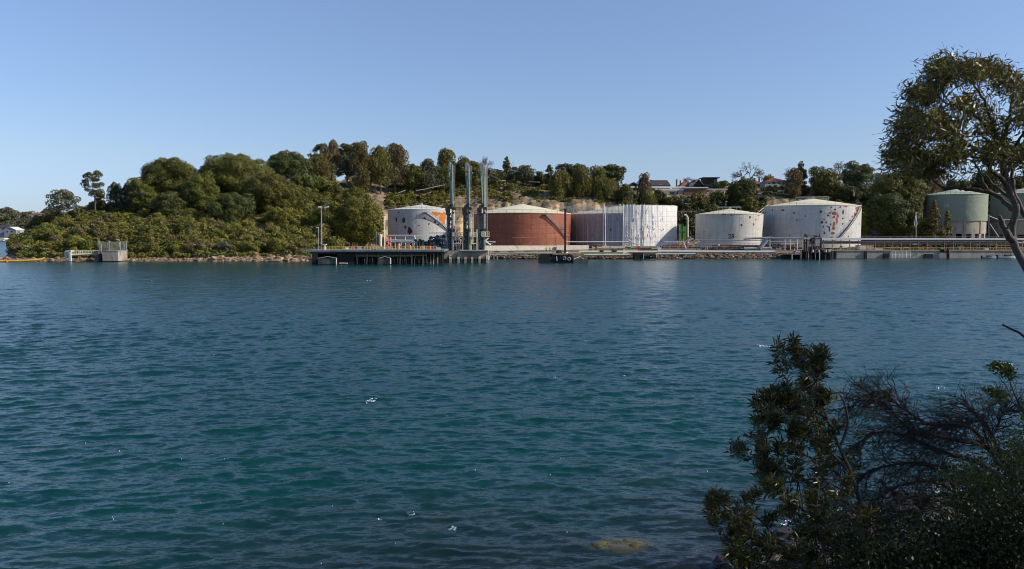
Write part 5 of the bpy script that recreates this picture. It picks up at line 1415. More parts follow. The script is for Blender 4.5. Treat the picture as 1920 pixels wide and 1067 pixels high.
# mooring dolphin with tyres and tall post
YD = 236
root = thing('mooring_dolphin', 'black mooring dolphin hung with tyres in front of the brick red tank', 'mooring dolphin', P(1050, 493, YD))
MB().pbox(1011, 1074, 478.5, 496, YD, 7).pbox(1014, 1070, 476.5, 478.4, YD+.8, 5).build('hull', M['tarred'], root)
MB().pbox(1075, 1102, 484.5, 494.5, YD-.4, 6).build('float', M['dark_concrete'], root)
MB().pbox(1036, 1064, 474.8, 477.8, YD-.2, 3).pbox(1066, 1095, 476.5, 480.5, YD+1.5, 3).build('timber_deck', M['sandstone'], root)
for c in ((1058, 484.3), (1067, 485.6), (1053, 482.6)):
    q = P(c[0], c[1], YD-.25); MB().torus(q, (0.1, 1, 0), .42, .17, 16, 8).build('tyre', M['grey_steel'] if c[0] > 1055 else M['rubber'], root)
MB().ptube([(1043.6,481,YD-.2),(1044.2,489,YD-.2)],YD,.12,5).ptube([(1076,486,YD-.6),(1088,481,YD+.5),(1094,486,YD-.6)],YD,.1,5).ptube([(1058,478,YD),(1064,473,YD+1)],YD,.25,5).build('rope', M['white_steel'], root)
mb = MB(); q = P(1048, 476, YD+2); mb.blob((q.x, q.y, q.z+.3), .9, .6, .8, 3, 8, 5, .3); mb.build('bollard', M['black'], root)
root = thing('tall_post', 'tall dark square post with brackets in front of the brick red tank', 'post', P(1059.7, 478, YD+9))
MB().pbox(1058, 1061.6, 392, 477, YD+9, .6).build('post', M['dark_steel'], root)
mb = MB()
for y, a, b in ((430, 1050, 1061), (437, 1056, 1068), (443.5, 1056, 1066)): mb.ptube([(a, y, YD+8.8), (b, y, YD+8.8)], YD, .07, 4)
mb.prail(1050, 1058, 427, 431, YD+8.8, 4, .04, 0); mb.pbox(1057, 1063, 391.5, 393, YD+8.6, 1.2); split(mb, 'bracket', M['dark_steel'], root)
lamp(1135, 389, 462, 300, 'thin mast in front of the wrapped tank', 0.8, 'white_steel', .14)

# low black pontoons under the pipes
root = thing('mooring_dolphin', 'low black fender block under the pipes below the wrapped tank', 'mooring dolphin', P(1205, 484, 262))
MB().pbox(1190, 1206.5, 474.5, 485.3, 262, 4).pbox(1206.8, 1218, 479, 485, 262.4, 3).build('block', M['tarred'], root)
MB().torus(P(1221, 481, 262), (0.2, 1, 0), .5, .25).torus(P(1226.5, 480.3, 262.2), (0.2, 1, 0), .5, .25).build('tyre', M['rubber'], root)
MB().ptube([(1206.6, 476, 261.9), (1206.6, 485.5, 261.9)], 262, .12, 5).build('edge_rail', M['grey_steel'], root)

# finger piers by the wide white tank
root = thing('finger_pier', 'small timber pier with pale posts left of the pile cluster', 'pier', P(1486, 484, 266))
MB().pbox(1470, 1504, 475.4, 477.2, 266, 5).build('deck', M['dark_concrete'], root)
mb = MB()
for px in (1484.5, 1501.5): mb.ptube([(px,477,265.8),(px,486,265.8)],266,.25,7)
split(mb, 'post', M['pale_bark'], root)
MB().pbox(1470, 1483, 478, 486, 267.2, 3).pbox(1487, 1500, 478, 486, 268.5, 2).build('skirt', M['tarred'], root)
root = thing('pile_cluster', 'cluster of dark piles and fenders with a platform in front of the wide white tank', 'pile cluster', P(1535, 484, 266))
mb = MB(); r = random.Random(2)
for i in range(22):
    px = 1505 + i*2.55 + r.uniform(-.7, .7); q = P(px, 485, 265+r.uniform(0, 3)); mb.ptube([(px, r.uniform(468, 474), q.y), (px+r.uniform(-1, 1), 487, q.y)], 266, r.uniform(.18, .34), 7)
split(mb, 'pile', M['tarred'], root)
MB().pbox(1504, 1556, 472.2, 474, 267, 5).pbox(1530, 1553, 466.5, 468, 267, 3).build('deck', M['dark_concrete'], root)
mb = MB()
for px in (1524, 1535, 1548.5, 1555): mb.ptube([(px, 468.5, 264.6), (px, 472.5, 264.6)], 265, .3, 8)
for px in (1536.6,): mb.ptube([(px, 473, 264.5), (px, 486, 264.5)], 265, .16, 6)
split(mb, 'pile_cap', M['white_steel'], root)
manifold(1505, 1540, 441, 471, 270, 'rusty valves, pipes and cabinets in front of the wide white tank', ('dark_steel', 'brown_rust', 'rusty', 'grey_steel'), 16, 21)
single('control_cabinet', 'dark and white upright cabinet in front of the wide white tank', 'cabinet', MB().pbox(1529, 1533, 446, 461, 269, 1).pbox(1533.1, 1537, 448, 461.5, 269, 1).pbox(1528, 1538, 444.6, 446, 268.8, 1.4), 'grey_steel')

# quay wall
YQ = 277
root = thing('quay_wall', 'low stained concrete quay wall along the right shore', 'quay wall', P(1750, 484, YQ))
MB().pbox(1557, 2300, 470.3, 487, YQ, 3).pbox(1557, 2300, 469.2, 470.2, YQ-.25, 3.2).build('wall', M['concrete'], root)
mb = MB()
for px in (1567, 1624): mb.pbox(px-2, px+1.6, 471, 485, YQ-.6, .55)
mb.pbox(1733, 1749, 476.4, 483, YQ-.5, .45); mb.pbox(1657, 1668, 475, 483.5, YQ-.5, .45)
split(mb, 'fender', M['tarred'], root)
single('mooring_pile', 'dark rusty pile standing at the edge of the right quay', 'pile', MB().tube([P(1778, 488, YQ-1), P(1777.5, 467.5, YQ-1)], [.55, .5], 10).tube([P(1777.5, 468, YQ-1), P(1777, 464.5, YQ-1)], [.35, .2], 8), 'brown_rust')
single('pontoon_frame', 'white tubular pontoon frame floating against the right quay', 'pontoon frame', (lambda mb: [mb.ptube([(1670, y, YQ-2), (1707, y, YQ-2)], YQ, .13, 5) for y in (472.8, 477, 480.4)] and [mb.ptube([(px, 471.5, YQ-2), (px, 483.4, YQ-2)], YQ, .15, 5) for px in (1672, 1678.5, 1685, 1692, 1699, 1706)] and mb)(MB()), 'white_steel')
single('gangway', 'sloping dark gangway beside the white pontoon frame', 'gangway', MB().ptube([(1709,482,YQ-2),(1722,473,YQ-2)],YQ,.2,6).ptube([(1709,479,YQ-2),(1720,471,YQ-2)],YQ,.07,5), 'green_steel')
single('railing', 'yellow and white handrail on top of the right quay', 'railing', MB().prail(1557, 1925, 464.5, 469.5, YQ+.5, 60, .045, 1), 'yellow')

# covered pipe rack
YR = 283
def rack(p0, p1, posts, lb, ytop=(446.5, 449.6), Y=YR, col='white_roof', slim=0.11):
    root = thing('pipe_rack', lb, 'pipe rack', P((p0+p1)/2, 469, Y))
    MB().pbox(p0, p1, ytop[0], ytop[1], Y, 4).build('roof', M[col], root)
    mb = MB(); mb.ptube([(p0, ytop[1]+3.2, Y+.8), (p1, ytop[1]+3.2, Y+.8)], Y, .28, 7).ptube([(p0, ytop[1]+6.0, Y+2.4), (p1, ytop[1]+6.0, Y+2.4)], Y, .3, 7); mb.build('pipe', M['grey_steel'], root)
    mb = MB()
    for px in posts:
        mb.ptube([(px, ytop[1], Y+.3), (px, 470, Y+.3)], Y, slim, 5)
        mb.ptube([(px+.6, ytop[1], Y+3.6), (px+.6, 470, Y+3.6)], Y, slim, 5)
    split(mb, 'post', M['timber'], root)
rack(1537, 1925, list(np.arange(1544, 1925, 16.2)), 'long pipe rack with a thin white roof along the right quay')
single('railing', 'thin rail on the roof of the right pipe rack', 'railing', MB().prail(1612, 1925, 443.8, 446.4, YR+2, 12, .04, 0, 0, .07), 'timber')
root = thing('pipe_rack', 'grey steel pipe trestle between the tank numbered 28 and the wide white tank', 'pipe rack', P(1470, 469, 281))
MB().ptube([(1420,446.6,281),(1528,446.8,281)],281,.25,7).ptube([(1395,447.5,281),(1448,445.5,281)],281,.35,7).ptube([(1442,453,282),(1505,453,282)],282,.2,7).ptube([(1300,450.4,281),(1432,450.4,281)],281,.18,6).build('pipe', M['grey_steel'], root)
mb = MB()
for px in (1427, 1443.3, 1471.5, 1482, 1495, 1505): mb.ptube([(px,446,281),(px,469,281)],281,.16,6)
split(mb, 'post', M['white_steel'], root)
MB().tube([P(1424, 466, 280), P(1438, 449, 280)], .8, 8).ptube([(1395,466,280),(1446,465.5,280)],280,.45,8).build('stair_chute', M['grey_steel'], root)

# yard clutter
def yb(px, w, pyt, pyb, Y, nm, lb, cat, mat, kind='box'):
    a = P(px, (pyt+pyb)/2, Y); hw = w/2/F*Y; z0 = zof(pyb, Y); z1 = zof(pyt, Y); h = z1-z0; mb = MB()
    if kind == 'box': mb.box(a.x-hw, a.x+hw, Y, Y+max(.5, hw), z0, z1-h*.1); mb.box(a.x-hw-.05, a.x+hw+.05, Y-.06, Y+max(.5, hw)+.06, z1-h*.1+.003, z1)
    elif kind == 'drum': mb.cyl(a.x, Y, z0, z1, hw, hw, 12); mb.cyl(a.x, Y, z0+h*.45, z0+h*.5, hw*1.07, hw*1.07, 12)
    elif kind == 'heap': mb.blob((a.x, Y, z0+h*.4), hw, hw, h*.6, int(px), 9, 6, .3)
    elif kind == 'cone': mb.cyl(a.x, Y, z0+.05, z1, hw*.8, hw*.15, 10); mb.box(a.x-hw, a.x+hw, Y-hw, Y+hw, z0, z0+.05)
    single(nm, lb, cat, mb, mat)
yb(1197.5, 3.6, 462, 472, 270, 'hydrant_cabinet', 'red upright cabinet below the middle of the wrapped tank', 'cabinet', 'red')
yb(1236.5, 6.5, 463.8, 469, 279, 'white_board', 'white rectangular board right of the red upright cabinet', 'board', 'white_steel')
yb(1326, 3.6, 462.5, 467.4, 280, 'traffic_cone', 'orange cone shape at the foot of the tank numbered 28, nearer its left side', 'cone', 'orange', 'cone')
yb(1408.5, 2.4, 462, 466.5, 280, 'traffic_cone', 'orange cone at the foot of the tank numbered 28, nearer its right side', 'cone', 'orange', 'cone')
yb(1347.5, 3, 457.5, 460.5, 285, 'float_ball', 'white ball float beside the tank numbered 28', 'float', 'white_steel', 'heap')
yb(1299, 2.4, 459, 461.4, 285, 'float_ball', 'small white ball left of the tank numbered 28', 'float', 'white_steel', 'heap')
single('containment_wall', 'orange rusty sheet wall behind the railing right of the wrapped tank', 'wall', (lambda mb: [mb.pbox(1243+i*4.4, 1246.8+i*4.4, 459.5+(i % 2)*.4, 466, 291+(i % 2)*.4, .4) for i in range(13)] and mb)(MB()), 'rusty')
single('containment_wall', 'dark red low wall at the foot of the tank numbered 28', 'wall', MB().pbox(1336, 1428, 459.5, 465, 290, .4), 'brown_rust')
yb(1124, 10, 458, 468, 290, 'timber_stack', 'ochre stack of timber under the left part of the wrapped tank', 'stack', 'timber')
yb(1118.5, 4, 461, 468, 281, 'drum', 'rusty orange drum under the left part of the wrapped tank', 'drum', 'rusty', 'drum')
yb(1134, 6, 459, 463, 292, 'shrub_pot', 'mustard coloured bundle left of the thin mast', 'bundle', 'yellow', 'heap')
single('pipe_run', 'white low pipes crossing the foot of the wrapped tank', 'pipe', MB().ptube([(1062,453.5,293),(1180,453.6,293)],293,.2,6).ptube([(1135,462.5,287),(1200,464,287)],287,.3,6).ptube([(1178,450,292),(1189,456.5,291),(1199,457,291)],292,.32,6).ptube([(1245,454,292),(1284,454,292)],292,.2,6), 'white_steel')
single('bent_pipe', 'pale pipe bent like a cane left of the tank numbered 28', 'pipe', MB().ptube([(1286,466,284),(1282,455,284),(1288,451.5,284)],284,.22,6).ptube([(1290,455,284),(1292,449.5,284),(1300,447.8,284)],284,.25,6).ptube([(1303,456,284),(1311,453,284),(1306,450,284)],284,.3,6), 'white_steel')
single('tipped_frame', 'white slanting frame beside the rightmost loading arm', 'frame', MB().ptube([(905,449,262),(920,460,262)],262,.35,6).ptube([(909,456,262),(919,459.5,262)],262,.2,6).ptube([(912,452.5,262),(929,453.6,262)],262,.12,5).ptube([(917,458,262),(930,454,262)],262,.12,5), 'white_steel')
single('low_pipe', 'thin white pipe with a kinked end at the foot of the brick red tank', 'pipe', MB().ptube([(960,446,283),(1006,445,283)],283,.06,5).ptube([(994,455.6,283),(1000,453.6,283)],283,.16,5), 'pink_red')
root = thing('gas_tower', 'bright green upright frame with a hooked white pipe right of the wrapped tank', 'tower', P(1281, 462, 300))
mb = MB(); 
mb.pbox(1274, 1279.5, 421, 449, 300, 1.2); mb.pbox(1281.5, 1287, 424, 449, 300.4, 1.2); mb.pbox(1273, 1288, 432.5, 434, 299.8, 1.6); mb.build('frame', M['green_paint'], root)
MB().ptube([(1283,402.5,299),(1287,404,299),(1289.4,408,299),(1289.4,445,299)],299,.33,8).build('hooked_pipe', M['white_steel'], root)
MB().ptube([(1272.5,418,300),(1272.5,462,300)],300,.14,5).ptube([(1280.5,420,300),(1280.5,462,300)],300,.14,5).ptube([(1287.5,425,300),(1287.5,462,300)],300,.14,5).build('leg', M['dark_steel'], root)
single('railing', 'rusty rail across the bank behind the gap left of the tank numbered 28', 'railing', MB().prail(1268, 1306, 397, 401, 338, 9, .08, 0), 'timber')
# right yard clutter under the rack
yb(1618, 20, 459.5, 467.5, 290, 'shipping_container', 'white box container under the right end of the wide white tank', 'container', 'white_wall')
yb(1648, 14, 466, 469.4, 281, 'low_crate', 'low white crate at the quay edge right of the white container', 'crate', 'white_steel')
yb(1740.5, 8, 462.5, 467.2, 284, 'red_skip', 'bright red skip under the right pipe rack', 'skip', 'red')
yb(1691.5, 6, 463.8, 467.6, 284, 'red_box', 'smaller dark red box under the right pipe rack, left of the bright red skip', 'box', 'red')
yb(1715, 7, 456.6, 459.4, 284, 'white_awning', 'small white awning under the right pipe rack', 'awning', 'white_steel')
yb(1800, 4, 462, 469.6, 279, 'quay_pillar', 'short ochre pillar on the right quay', 'pillar', 'timber')
yb(1850.5, 7, 465.5, 468.6, 280, 'fish_bin', 'white bin on the quay left of the foreground trunk', 'bin', 'white_steel')
yb(1778, 9, 457, 462, 290, 'blue_tarp', 'blue covered heap under the right pipe rack', 'heap', 'blue', 'heap')
yb(1767, 8, 467, 471.6, 276.8, 'tyre_heap', 'dark heap hanging over the quay edge left of the dark rusty pile', 'heap', 'tarred', 'heap')
yb(1493, 13, 470.2, 475.4, 268, 'tarpaulin_heap', 'grey lavender tarpaulin heap on the small timber pier', 'tarpaulin', 'tarp', 'heap')
manifold(1745, 1800, 453, 468, 287, 'jumble of dark and pale pipework under the right pipe rack behind the bright red skip', ('dark_steel', 'grey_steel', 'blue_steel', 'dark_steel', 'white_steel'), 20, 31)
manifold(1805, 1925, 454, 468, 288, 'pipework and valves under the right end of the pipe rack', ('dark_steel', 'timber', 'grey_steel', 'brown_rust'), 18, 32)
manifold(1640, 1745, 454, 468, 288, 'dark pipework under the pipe rack between the container and the bright red skip', ('dark_steel', 'brown_rust', 'grey_steel', 'timber'), 18, 33)
manifold(1440, 1505, 455, 469, 285, 'rusty pipes and valves behind the steel trestle', ('rusty', 'dark_steel', 'grey_steel', 'pale_concrete'), 14, 34)
manifold(1300, 1425, 461, 470, 283, 'low rusty pipes along the foot of the tank numbered 28', ('brown_rust', 'dark_steel', 'timber'), 14, 35)
manifold(1110, 1240, 461, 471, 282, 'low brown pipes and fittings along the foot of the wrapped tank', ('timber', 'dark_steel', 'rusty', 'cream_steel'), 14, 36)
manifold(1560, 1612, 463, 469, 283, 'low pale pipes in front of the lower wall of the wide white tank', ('timber', 'grey_steel'), 8, 37)
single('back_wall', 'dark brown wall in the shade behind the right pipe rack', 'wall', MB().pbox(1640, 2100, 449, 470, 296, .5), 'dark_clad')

# small boats moored at the right
def boat(px0, px1, pyt, Y, lb, hull, top, hasroof=False):
    a, b = xof(px0, Y), xof(px1, Y); L = b-a; B = max(1.4, L*.28); h = zof(pyt, Y)
    root = thing('motor_boat', lb, 'boat', ((a+b)/2, Y, 0))
    mb = MB(); n = 9; rings = []
    for i in range(n):
        t = i/(n-1); x = a+L*t; wd = B/2*(math.sin(min(1, (1-t)*1.6+.05)*math.pi/2)); sh = h*(.72+.28*t*t)
        b0 = len(mb.v)
        for yy, zz in ((-wd, sh), (-wd*.8, .1), (0, -.35), (wd*.8, .1), (wd, sh)): mb.v.append((x, Y+yy, zz))
        if i:
            for k in range(4): mb.f.append((b0-5+k, b0+k, b0+k+1, b0-5+k+1))
            mb.f.append((b0-5+4, b0+4, b0, b0-5))
    mb.f.append((0, 1, 2, 3, 4)); mb.build('hull', M[hull], root)
    MB().box(a+L*.35, a+L*.62, Y-B*.3, Y+B*.3, h*.7, h*1.35).build('console', M[top], root)
    if hasroof:
        m2 = MB(); m2.box(a+L*.25, a+L*.7, Y-B*.38, Y+B*.38, h*2.3, h*2.42)
        for x in (a+L*.28, a+L*.67):
            for yy in (-B*.34, B*.34): m2.cyl(x, Y+yy, h*.8, h*2.3, .05, n=5)
        m2.build('canopy', M[top], root)
    MB().box(a-.25, a+.1, Y-.25, Y+.25, 0.1, h*1.3).build('outboard_motor', M['black'], root)
boat(1843, 1870, 480.5, 274.5, 'grey inflatable style boat nearest the mooring pile at the right quay', 'grey_steel', 'dark_steel')
boat(1872, 1912, 479.5, 275, 'long low white hulled boat with a mast beside the foreground trunk', 'white_steel', 'dark_steel', True)
single('boat_mast', 'thin mast rising from the quay beside the boats', 'mast', MB().ptube([(1867.5, 484, 276), (1867.5, 471, 276)], 276, .09, 5), 'dark_steel')
rubble('rocks', 'dark broken stones at the foot of the quay beside the boats', 40, (1830, 1850), (275.5, 277), (.4, .9), 'wet_rock', 8, -5, 5)

# workers
def worker(px, pyt, pyb, Y, lb, pose):
    zb = zof(pyb, Y); h = zof(pyt, Y) - zb; s = h/1.8; x = xof(px, Y, 466)
    root = thing('person', lb, 'person', (x, Y, zb))
    J = {'pel': (0,0,.95), 'che': (0,0,1.3), 'nek': (0,0,1.5), 'hed': (0,-.02,1.62), 'top': (0,0,1.74),
         'shl': (-.19,0,1.43), 'ell': (-.27,-.03,1.15), 'hal': (-.25,-.18,.95), 'shr': (.19,0,1.43), 'elr': (.29,-.02,1.16), 'har': (.27,-.2,1.0),
         'hil': (-.1,0,.92), 'knl': (-.13,-.03,.5), 'anl': (-.15,.03,.08), 'tol': (-.16,-.14,.04), 'hir': (.1,0,.92), 'knr': (.14,-.05,.5), 'anr': (.17,.02,.08), 'tor': (.19,-.15,.04)}
    J.update(pose)
    Rr = {'pel':.15,'che':.16,'nek':.06,'hed':.1,'top':.07,'shl':.07,'ell':.05,'hal':.045,'shr':.07,'elr':.05,'har':.045,'hil':.09,'knl':.065,'anl':.05,'tol':.04,'hir':.09,'knr':.065,'anr':.05,'tor':.04}
    E = [('pel','che'),('che','nek'),('nek','hed'),('hed','top'),('che','shl'),('shl','ell'),('ell','hal'),('che','shr'),('shr','elr'),('elr','har'),('pel','hil'),('hil','knl'),('knl','anl'),('anl','tol'),('pel','hir'),('hir','knr'),('knr','anr'),('anr','tor')]
    ks = list(J); me = bpy.data.meshes.new('body'); me.from_pydata([tuple(np.array(J[k])*s) for k in ks], [(ks.index(a), ks.index(b)) for a, b in E], [])
    ob = bpy.data.objects.new('body', me); COL.objects.link(ob)
    md = ob.modifiers.new('skin', 'SKIN'); 
    for i, k in enumerate(ks): me.skin_vertices[0].data[i].radius = (Rr[k]*s, Rr[k]*s); me.skin_vertices[0].data[i].use_root = (k == 'pel')
    ob.modifiers.new('sub', 'SUBSURF').levels = 1
    bpy.context.view_layer.update()
    m2 = bpy.data.meshes.new_from_object(ob.evaluated_get(bpy.context.evaluated_depsgraph_get()))
    bpy.data.objects.remove(ob); m2.materials.clear(); m2.materials.append(M['navy']); m2.materials.append(M['skin'])
    for p in m2.polygons:
        c = p.center; p.material_index = 1 if (c.z > 1.5*s or abs(c.x) > .22*s and c.z < 1.02*s and c.z > .85*s) else 0
    b = bpy.data.objects.new('body', m2); COL.objects.link(b); b.parent = root
    v = MB()
    for k in range(12):
        pass
    rings = [(.98,.20,.15),(1.15,.20,.15),(1.32,.22,.15),(1.46,.17,.11)]
    for z, rx, ry in rings:
        for k in range(12): t = 2*math.pi*k/12; v.v.append((x+rx*s*math.cos(t), Y+ry*s*math.sin(t), zb+z*s))
    for j in range(3):
        for k in range(12): v.f.append((j*12+k, j*12+(k+1) % 12, (j+1)*12+(k+1) % 12, (j+1)*12+k))
    v.build('vest', M['hi_vis'], root)
    hm = MB(); c = J['hed']; hm.blob((x+c[0]*s, Y+c[1]*s, zb+(c[2]+.08)*s), .135*s, .15*s, .1*s, 1, 10, 6, 0); hm.build('helmet', M['helmet'], root, smooth=True)
worker(1024.3, 463, 472.8, 279, 'person standing in a yellow vest, left of the two in front of the pale wall', {})
worker(1031.3, 462.4, 473, 279, 'person in a yellow vest, right of the two in front of the pale wall', {'hal': (-.42,-.2,1.15), 'ell': (-.3,-.1,1.2), 'hed': (-.03,-.03,1.62)})

# ------------------------------------------------------------------ left point: pump block, gangway, boom
YB = 243
root = thing('pump_block', 'stained concrete block at the waterline topped by a wire cage fence', 'concrete block', P(210, 488, YB+3))
MB().pbox(192, 221, 471, 489.5, YB, 6).pbox(191.7, 221.3, 470.2, 471, YB-.1, 6.2).build('block', M['concrete'], root)
b0 = MB(); b0.obox(P(187, 480, YB+2.5), (.6,0,0), (0,2,0), (0,0,1.6)); b0.build('shaded_side', M['dark_concrete'], root)  # the block's left face, its shade put into the darker concrete
mesh_fence = NT('chain link'); mesh_fence.set(.5)
mesh_fence.b.inputs['Base Color'].default_value = (.42,.44,.42,1); mesh_fence.b.inputs['Alpha'].default_value = .28
mb = MB(); mb.poly([P(184,452,YB+1),P(190,456,YB+1),P(190,471,YB+1),P(186,471,YB+1)]); mb.poly([P(237.2,452,YB+1),P(232,458,YB+1),P(232,471,YB+1),P(237,471,YB+1)]); mb.poly([P(190,453,YB+5),P(232,453,YB+5),P(232,471,YB+5),P(190,471,YB+5)])
split(mb, 'cage_mesh', mesh_fence.m, root)
mb = MB()
for px, t in ((184.5,451.5),(186.5,452),(190,457),(204.5,452),(225.5,453),(233,457),(237,451.5)): mb.ptube([(px,t,YB+1.2),(px+(2 if px<190 else 0),471,YB+1.2)],YB,.12,5)
mb.ptube([(190,456.5,YB+5),(232,453.5,YB+5)],YB,.05,4).ptube([(205,463,YB+1),(200,465.5,YB+1)],YB,.12,5); split(mb, 'fence_post', M['grey_steel'], root)
single('floodlight', 'small white floodlight above the wire cage', 'floodlight', MB().obox(P(221, 449.5, YB+5), (.45,0,-.12), (0,.2,0), (.03,0,.12)).ptube([(223,450,YB+5),(226,472,YB+5)],YB,.04,4), 'white_steel')
root = thing('gangway', 'white railed gangway on two posts left of the concrete block', 'gangway', P(155, 488, YB+2))
MB().tube([P(131, 478, YB+1), P(183.5, 476, YB+1)], .28, 4).pbox(131, 183, 475.4, 477.4, YB+1, 1.3).build('deck', M['cream_steel'], root)
MB().prail(131, 183, 469.6, 475.6, YB+1, 14, .07, 1).prail(131, 183, 469.8, 475.6, YB+2.2, 10, .05, 1).build('railing', M['cream_steel'], root)
MB().pbox(127, 129, 470, 490, YB+.3, .5).pbox(130, 132.6, 470.5, 490, YB+.2, .5).pbox(122, 133, 470, 472, YB+.2, 1.8).pbox(121, 124, 472, 484, YB+1.4, .4).build('post', M['white_steel'], root)
mb = MB(); pts = [(-8,489.6),(10,489.6),(30,489.3),(48,488.8),(66,487.6),(76,486.4),(84,483.8)]
mb.ptube([(a, b, 240+i*.5) for i, (a, b) in enumerate(pts)], 240, .28, 8)
single('floating_boom', 'yellow floating boom curving from the rocky point', 'boom', mb, 'yellow')
single('buoy', 'orange buoy at the left end of the yellow boom', 'buoy', MB().blob(P(12, 489.6, 239.4), .5, .5, .4, 1, 10, 6, 0), 'orange')

# ------------------------------------------------------------------ hillside rails and tracks
def hill_fence(pts, Y, lb, r=.16, mat='pale_concrete', nm='retaining_wall', cat='retaining wall'):
    mb = MB(); 
    P3 = [P(a, b, Y + (c[0] if c else 0)) for a, b, *c in pts]
    for p, q in zip(P3[:-1], P3[1:]):
        d = (q-p); n = max(1, int(d.length/4))
        mb.obox((p+q)/2, d/2, Vector((0, .2, 0)), Vector((0, 0, r)))
    single(nm, lb, cat, mb, mat)
hill_fence([(747,361.5),(760,357)], 362, 'short pale track edge above the leftmost tank', .18)
hill_fence([(780,357.5),(797,354.5),(815,350.2),(834,346.6)], 366, 'sloping pale track edge left of the loading arms', .15)
hill_fence([(862,338),(872,335.6),(900,335.8),(930,338),(948,338.4)], 394, 'pale kerb line along the terrace behind the loading arms', .22)
hill_fence([(992,340.5),(1012,341.5)], 396, 'short white kerb line on the terrace above the red tank', .22)
hill_fence([(1155,350.2),(1285,351.6)], 398, 'long white capped wall under the skyline houses', .42, 'white_wall')
hill_fence([(1228,354.6),(1282,355.6)], 392, 'second white ledge under the long capped wall', .28, 'white_wall')
hill_fence([(1414,358),(1445,360),(1480,365)], 380, 'grey road edge descending behind the wide white tank', .15, 'dark_concrete')
single('bank_stair', 'long pale handrail climbing the bank left of the wide white tank', 'stair', MB().ptube([(1419,400,338),(1441,383,346)],340,.16,5).ptube([(1421,404,338),(1441,388,346)],340,.1,5), 'white_steel')
lamp(1361, 377.5, 386, 345, 'small lamp sticking up behind the tank numbered 28', -2.4)
lamp(1601, 358, 368, 372, 'thin pale pole behind the wide white tank', 1, 'white_steel', .15)
root = thing('jib_hoist', 'white hoist frame with hanging hook before the dark evergreen left of the green tank', 'hoist', P(1716, 446, 300))
MB().ptube([(1717.5,398,300),(1717.5,446,300)],300,.1,5).ptube([(1717.5,400,300),(1714,422,300),(1716.5,425,300),(1719.5,421,300),(1717.5,404,300)],300,.11,5).build('frame', M['white_steel'], root)
MB().blob(P(1717.8, 399.4, 300), .35, .35, .25, 1, 8, 5, 0).build('lamp_head', M['white_steel'], root)
single('service_pipe', 'slanting pipes in front of the plinth of the rightmost tank', 'pipe', MB().ptube([(1854,405,325),(1872,412,325),(1925,412.6,325)],325,.18,6).ptube([(1856,420,325),(1872,444,325)],325,.2,6).ptube([(1883,412,325),(1883,420,325)],325,.16,6).ptube([(1854,402,325),(1854,446,325)],325,.14,6), 'grey_steel')

# ------------------------------------------------------------------ houses on the ridge
def house(lb, px0, px1, base, eave, ridge, Y, dep, wall, roof, kind='gable', chim=(), wins=(), cat='house', over=.5, porch=False):
    x0, x1 = xof(px0, Y, base), xof(px1, Y, base); z0, ze, zr = zof(base, Y)-3, zof(eave, Y), zof(ridge, Y)
    root = thing('house', lb, cat, ((x0+x1)/2, Y+dep/2, z0))
    xm = (x0+x1)/2
    if kind == 'flat':
        MB().box(x0, x1, Y, Y+dep, z0, ze).build('wall', M[wall], root)
        ro = MB().box(x0-over, x1+over, Y-over, Y+dep+over, ze+.003, max(zr, ze+.25)).build('roof', M[roof], root)
    elif kind == 'front':      # gable faces the water
        mb = MB(); mb.box(x0, x1, Y, Y+dep, z0, ze); mb.poly([(x0,Y,ze),(x1,Y,ze),(xm,Y,zr-.1)]); mb.build('wall', M[wall], root)
        mb = MB()
        for s, xe in ((-1, x0-over), (1, x1+over)):
            zz = ze - over*(zr-ze)/((x1-x0)/2)
            mb.v += [(xe,Y-over,zz),(xm,Y-over,zr),(xm,Y+dep,zr),(xe,Y+dep,zz),(xe,Y-over,zz+.3),(xm,Y-over,zr+.3),(xm,Y+dep,zr+.3),(xe,Y+dep,zz+.3)]
            n = len(mb.v)-8; mb.f += [(n,n+1,n+2,n+3),(n+4,n+5,n+6,n+7),(n,n+1,n+5,n+4),(n+2,n+3,n+7,n+6),(n+3,n,n+4,n+7)]
        ro = mb.build('roof', M[roof], root)
    else:                      # hip roof
        MB().box(x0, x1, Y, Y+dep, z0, ze).build('wall', M[wall], root)
        mb = MB(); h = min(dep/2, (x1-x0)/2)*(.9 if kind == 'hip' else 0.05); ym = Y+dep/2
        mb.v = [(x0-over,Y-over,ze),(x1+over,Y-over,ze),(x1+over,Y+dep+over,ze),(x0-over,Y+dep+over,ze),(x0+h,ym,zr),(x1-h,ym,zr)]
        mb.f = [(0,1,5,4),(1,2,5),(2,3,4,5),(3,0,4),(3,2,1,0)]
        ro = mb.build('roof', M[roof], root)
    for cx, ct, cb in chim:
        MB().pbox(cx-1.1, cx+1.1, ct, cb, Y+dep*.4, 1).pbox(cx-1.4, cx+1.4, ct-.6, ct, Y+dep*.4-.1, 1.2).build('chimney', M['brick'], ro)
    for (a, b, c, d) in wins:
        f = MB().pbox(a-.25, b+.25, c-.25, d+.25, Y-.06, .055).build('window', M['white_wall'], root)
        MB().pbox(a, b, c, d, Y-.09, .026).build('pane', M['glass'], f)
    return root
house('dark low gabled house, leftmost roof on the right ridge', 1178, 1198, 351, 349, 342.5, 410, 9, 'dark_clad', 'dark_roof', 'front')
house('brown gabled house with a long sloping roof left of the twin chimneys', 1222, 1256, 351, 348, 336.5, 410, 12, 'brick', 'dark_roof', 'gable', wins=((1236,1240,346,349),), chim=((1221,337.5,345),))
house('red tiled roof with twin pale chimneys on the skyline', 1276, 1304, 352, 350, 337, 414, 12, 'render_wall', 'tile_roof', 'hip', chim=((1269,337,350),(1276,339,349)))
house('white roofed house with a steep dark gable front', 1297, 1322, 352, 350, 336, 406, 12, 'dark_clad', 'white_roof', 'front')
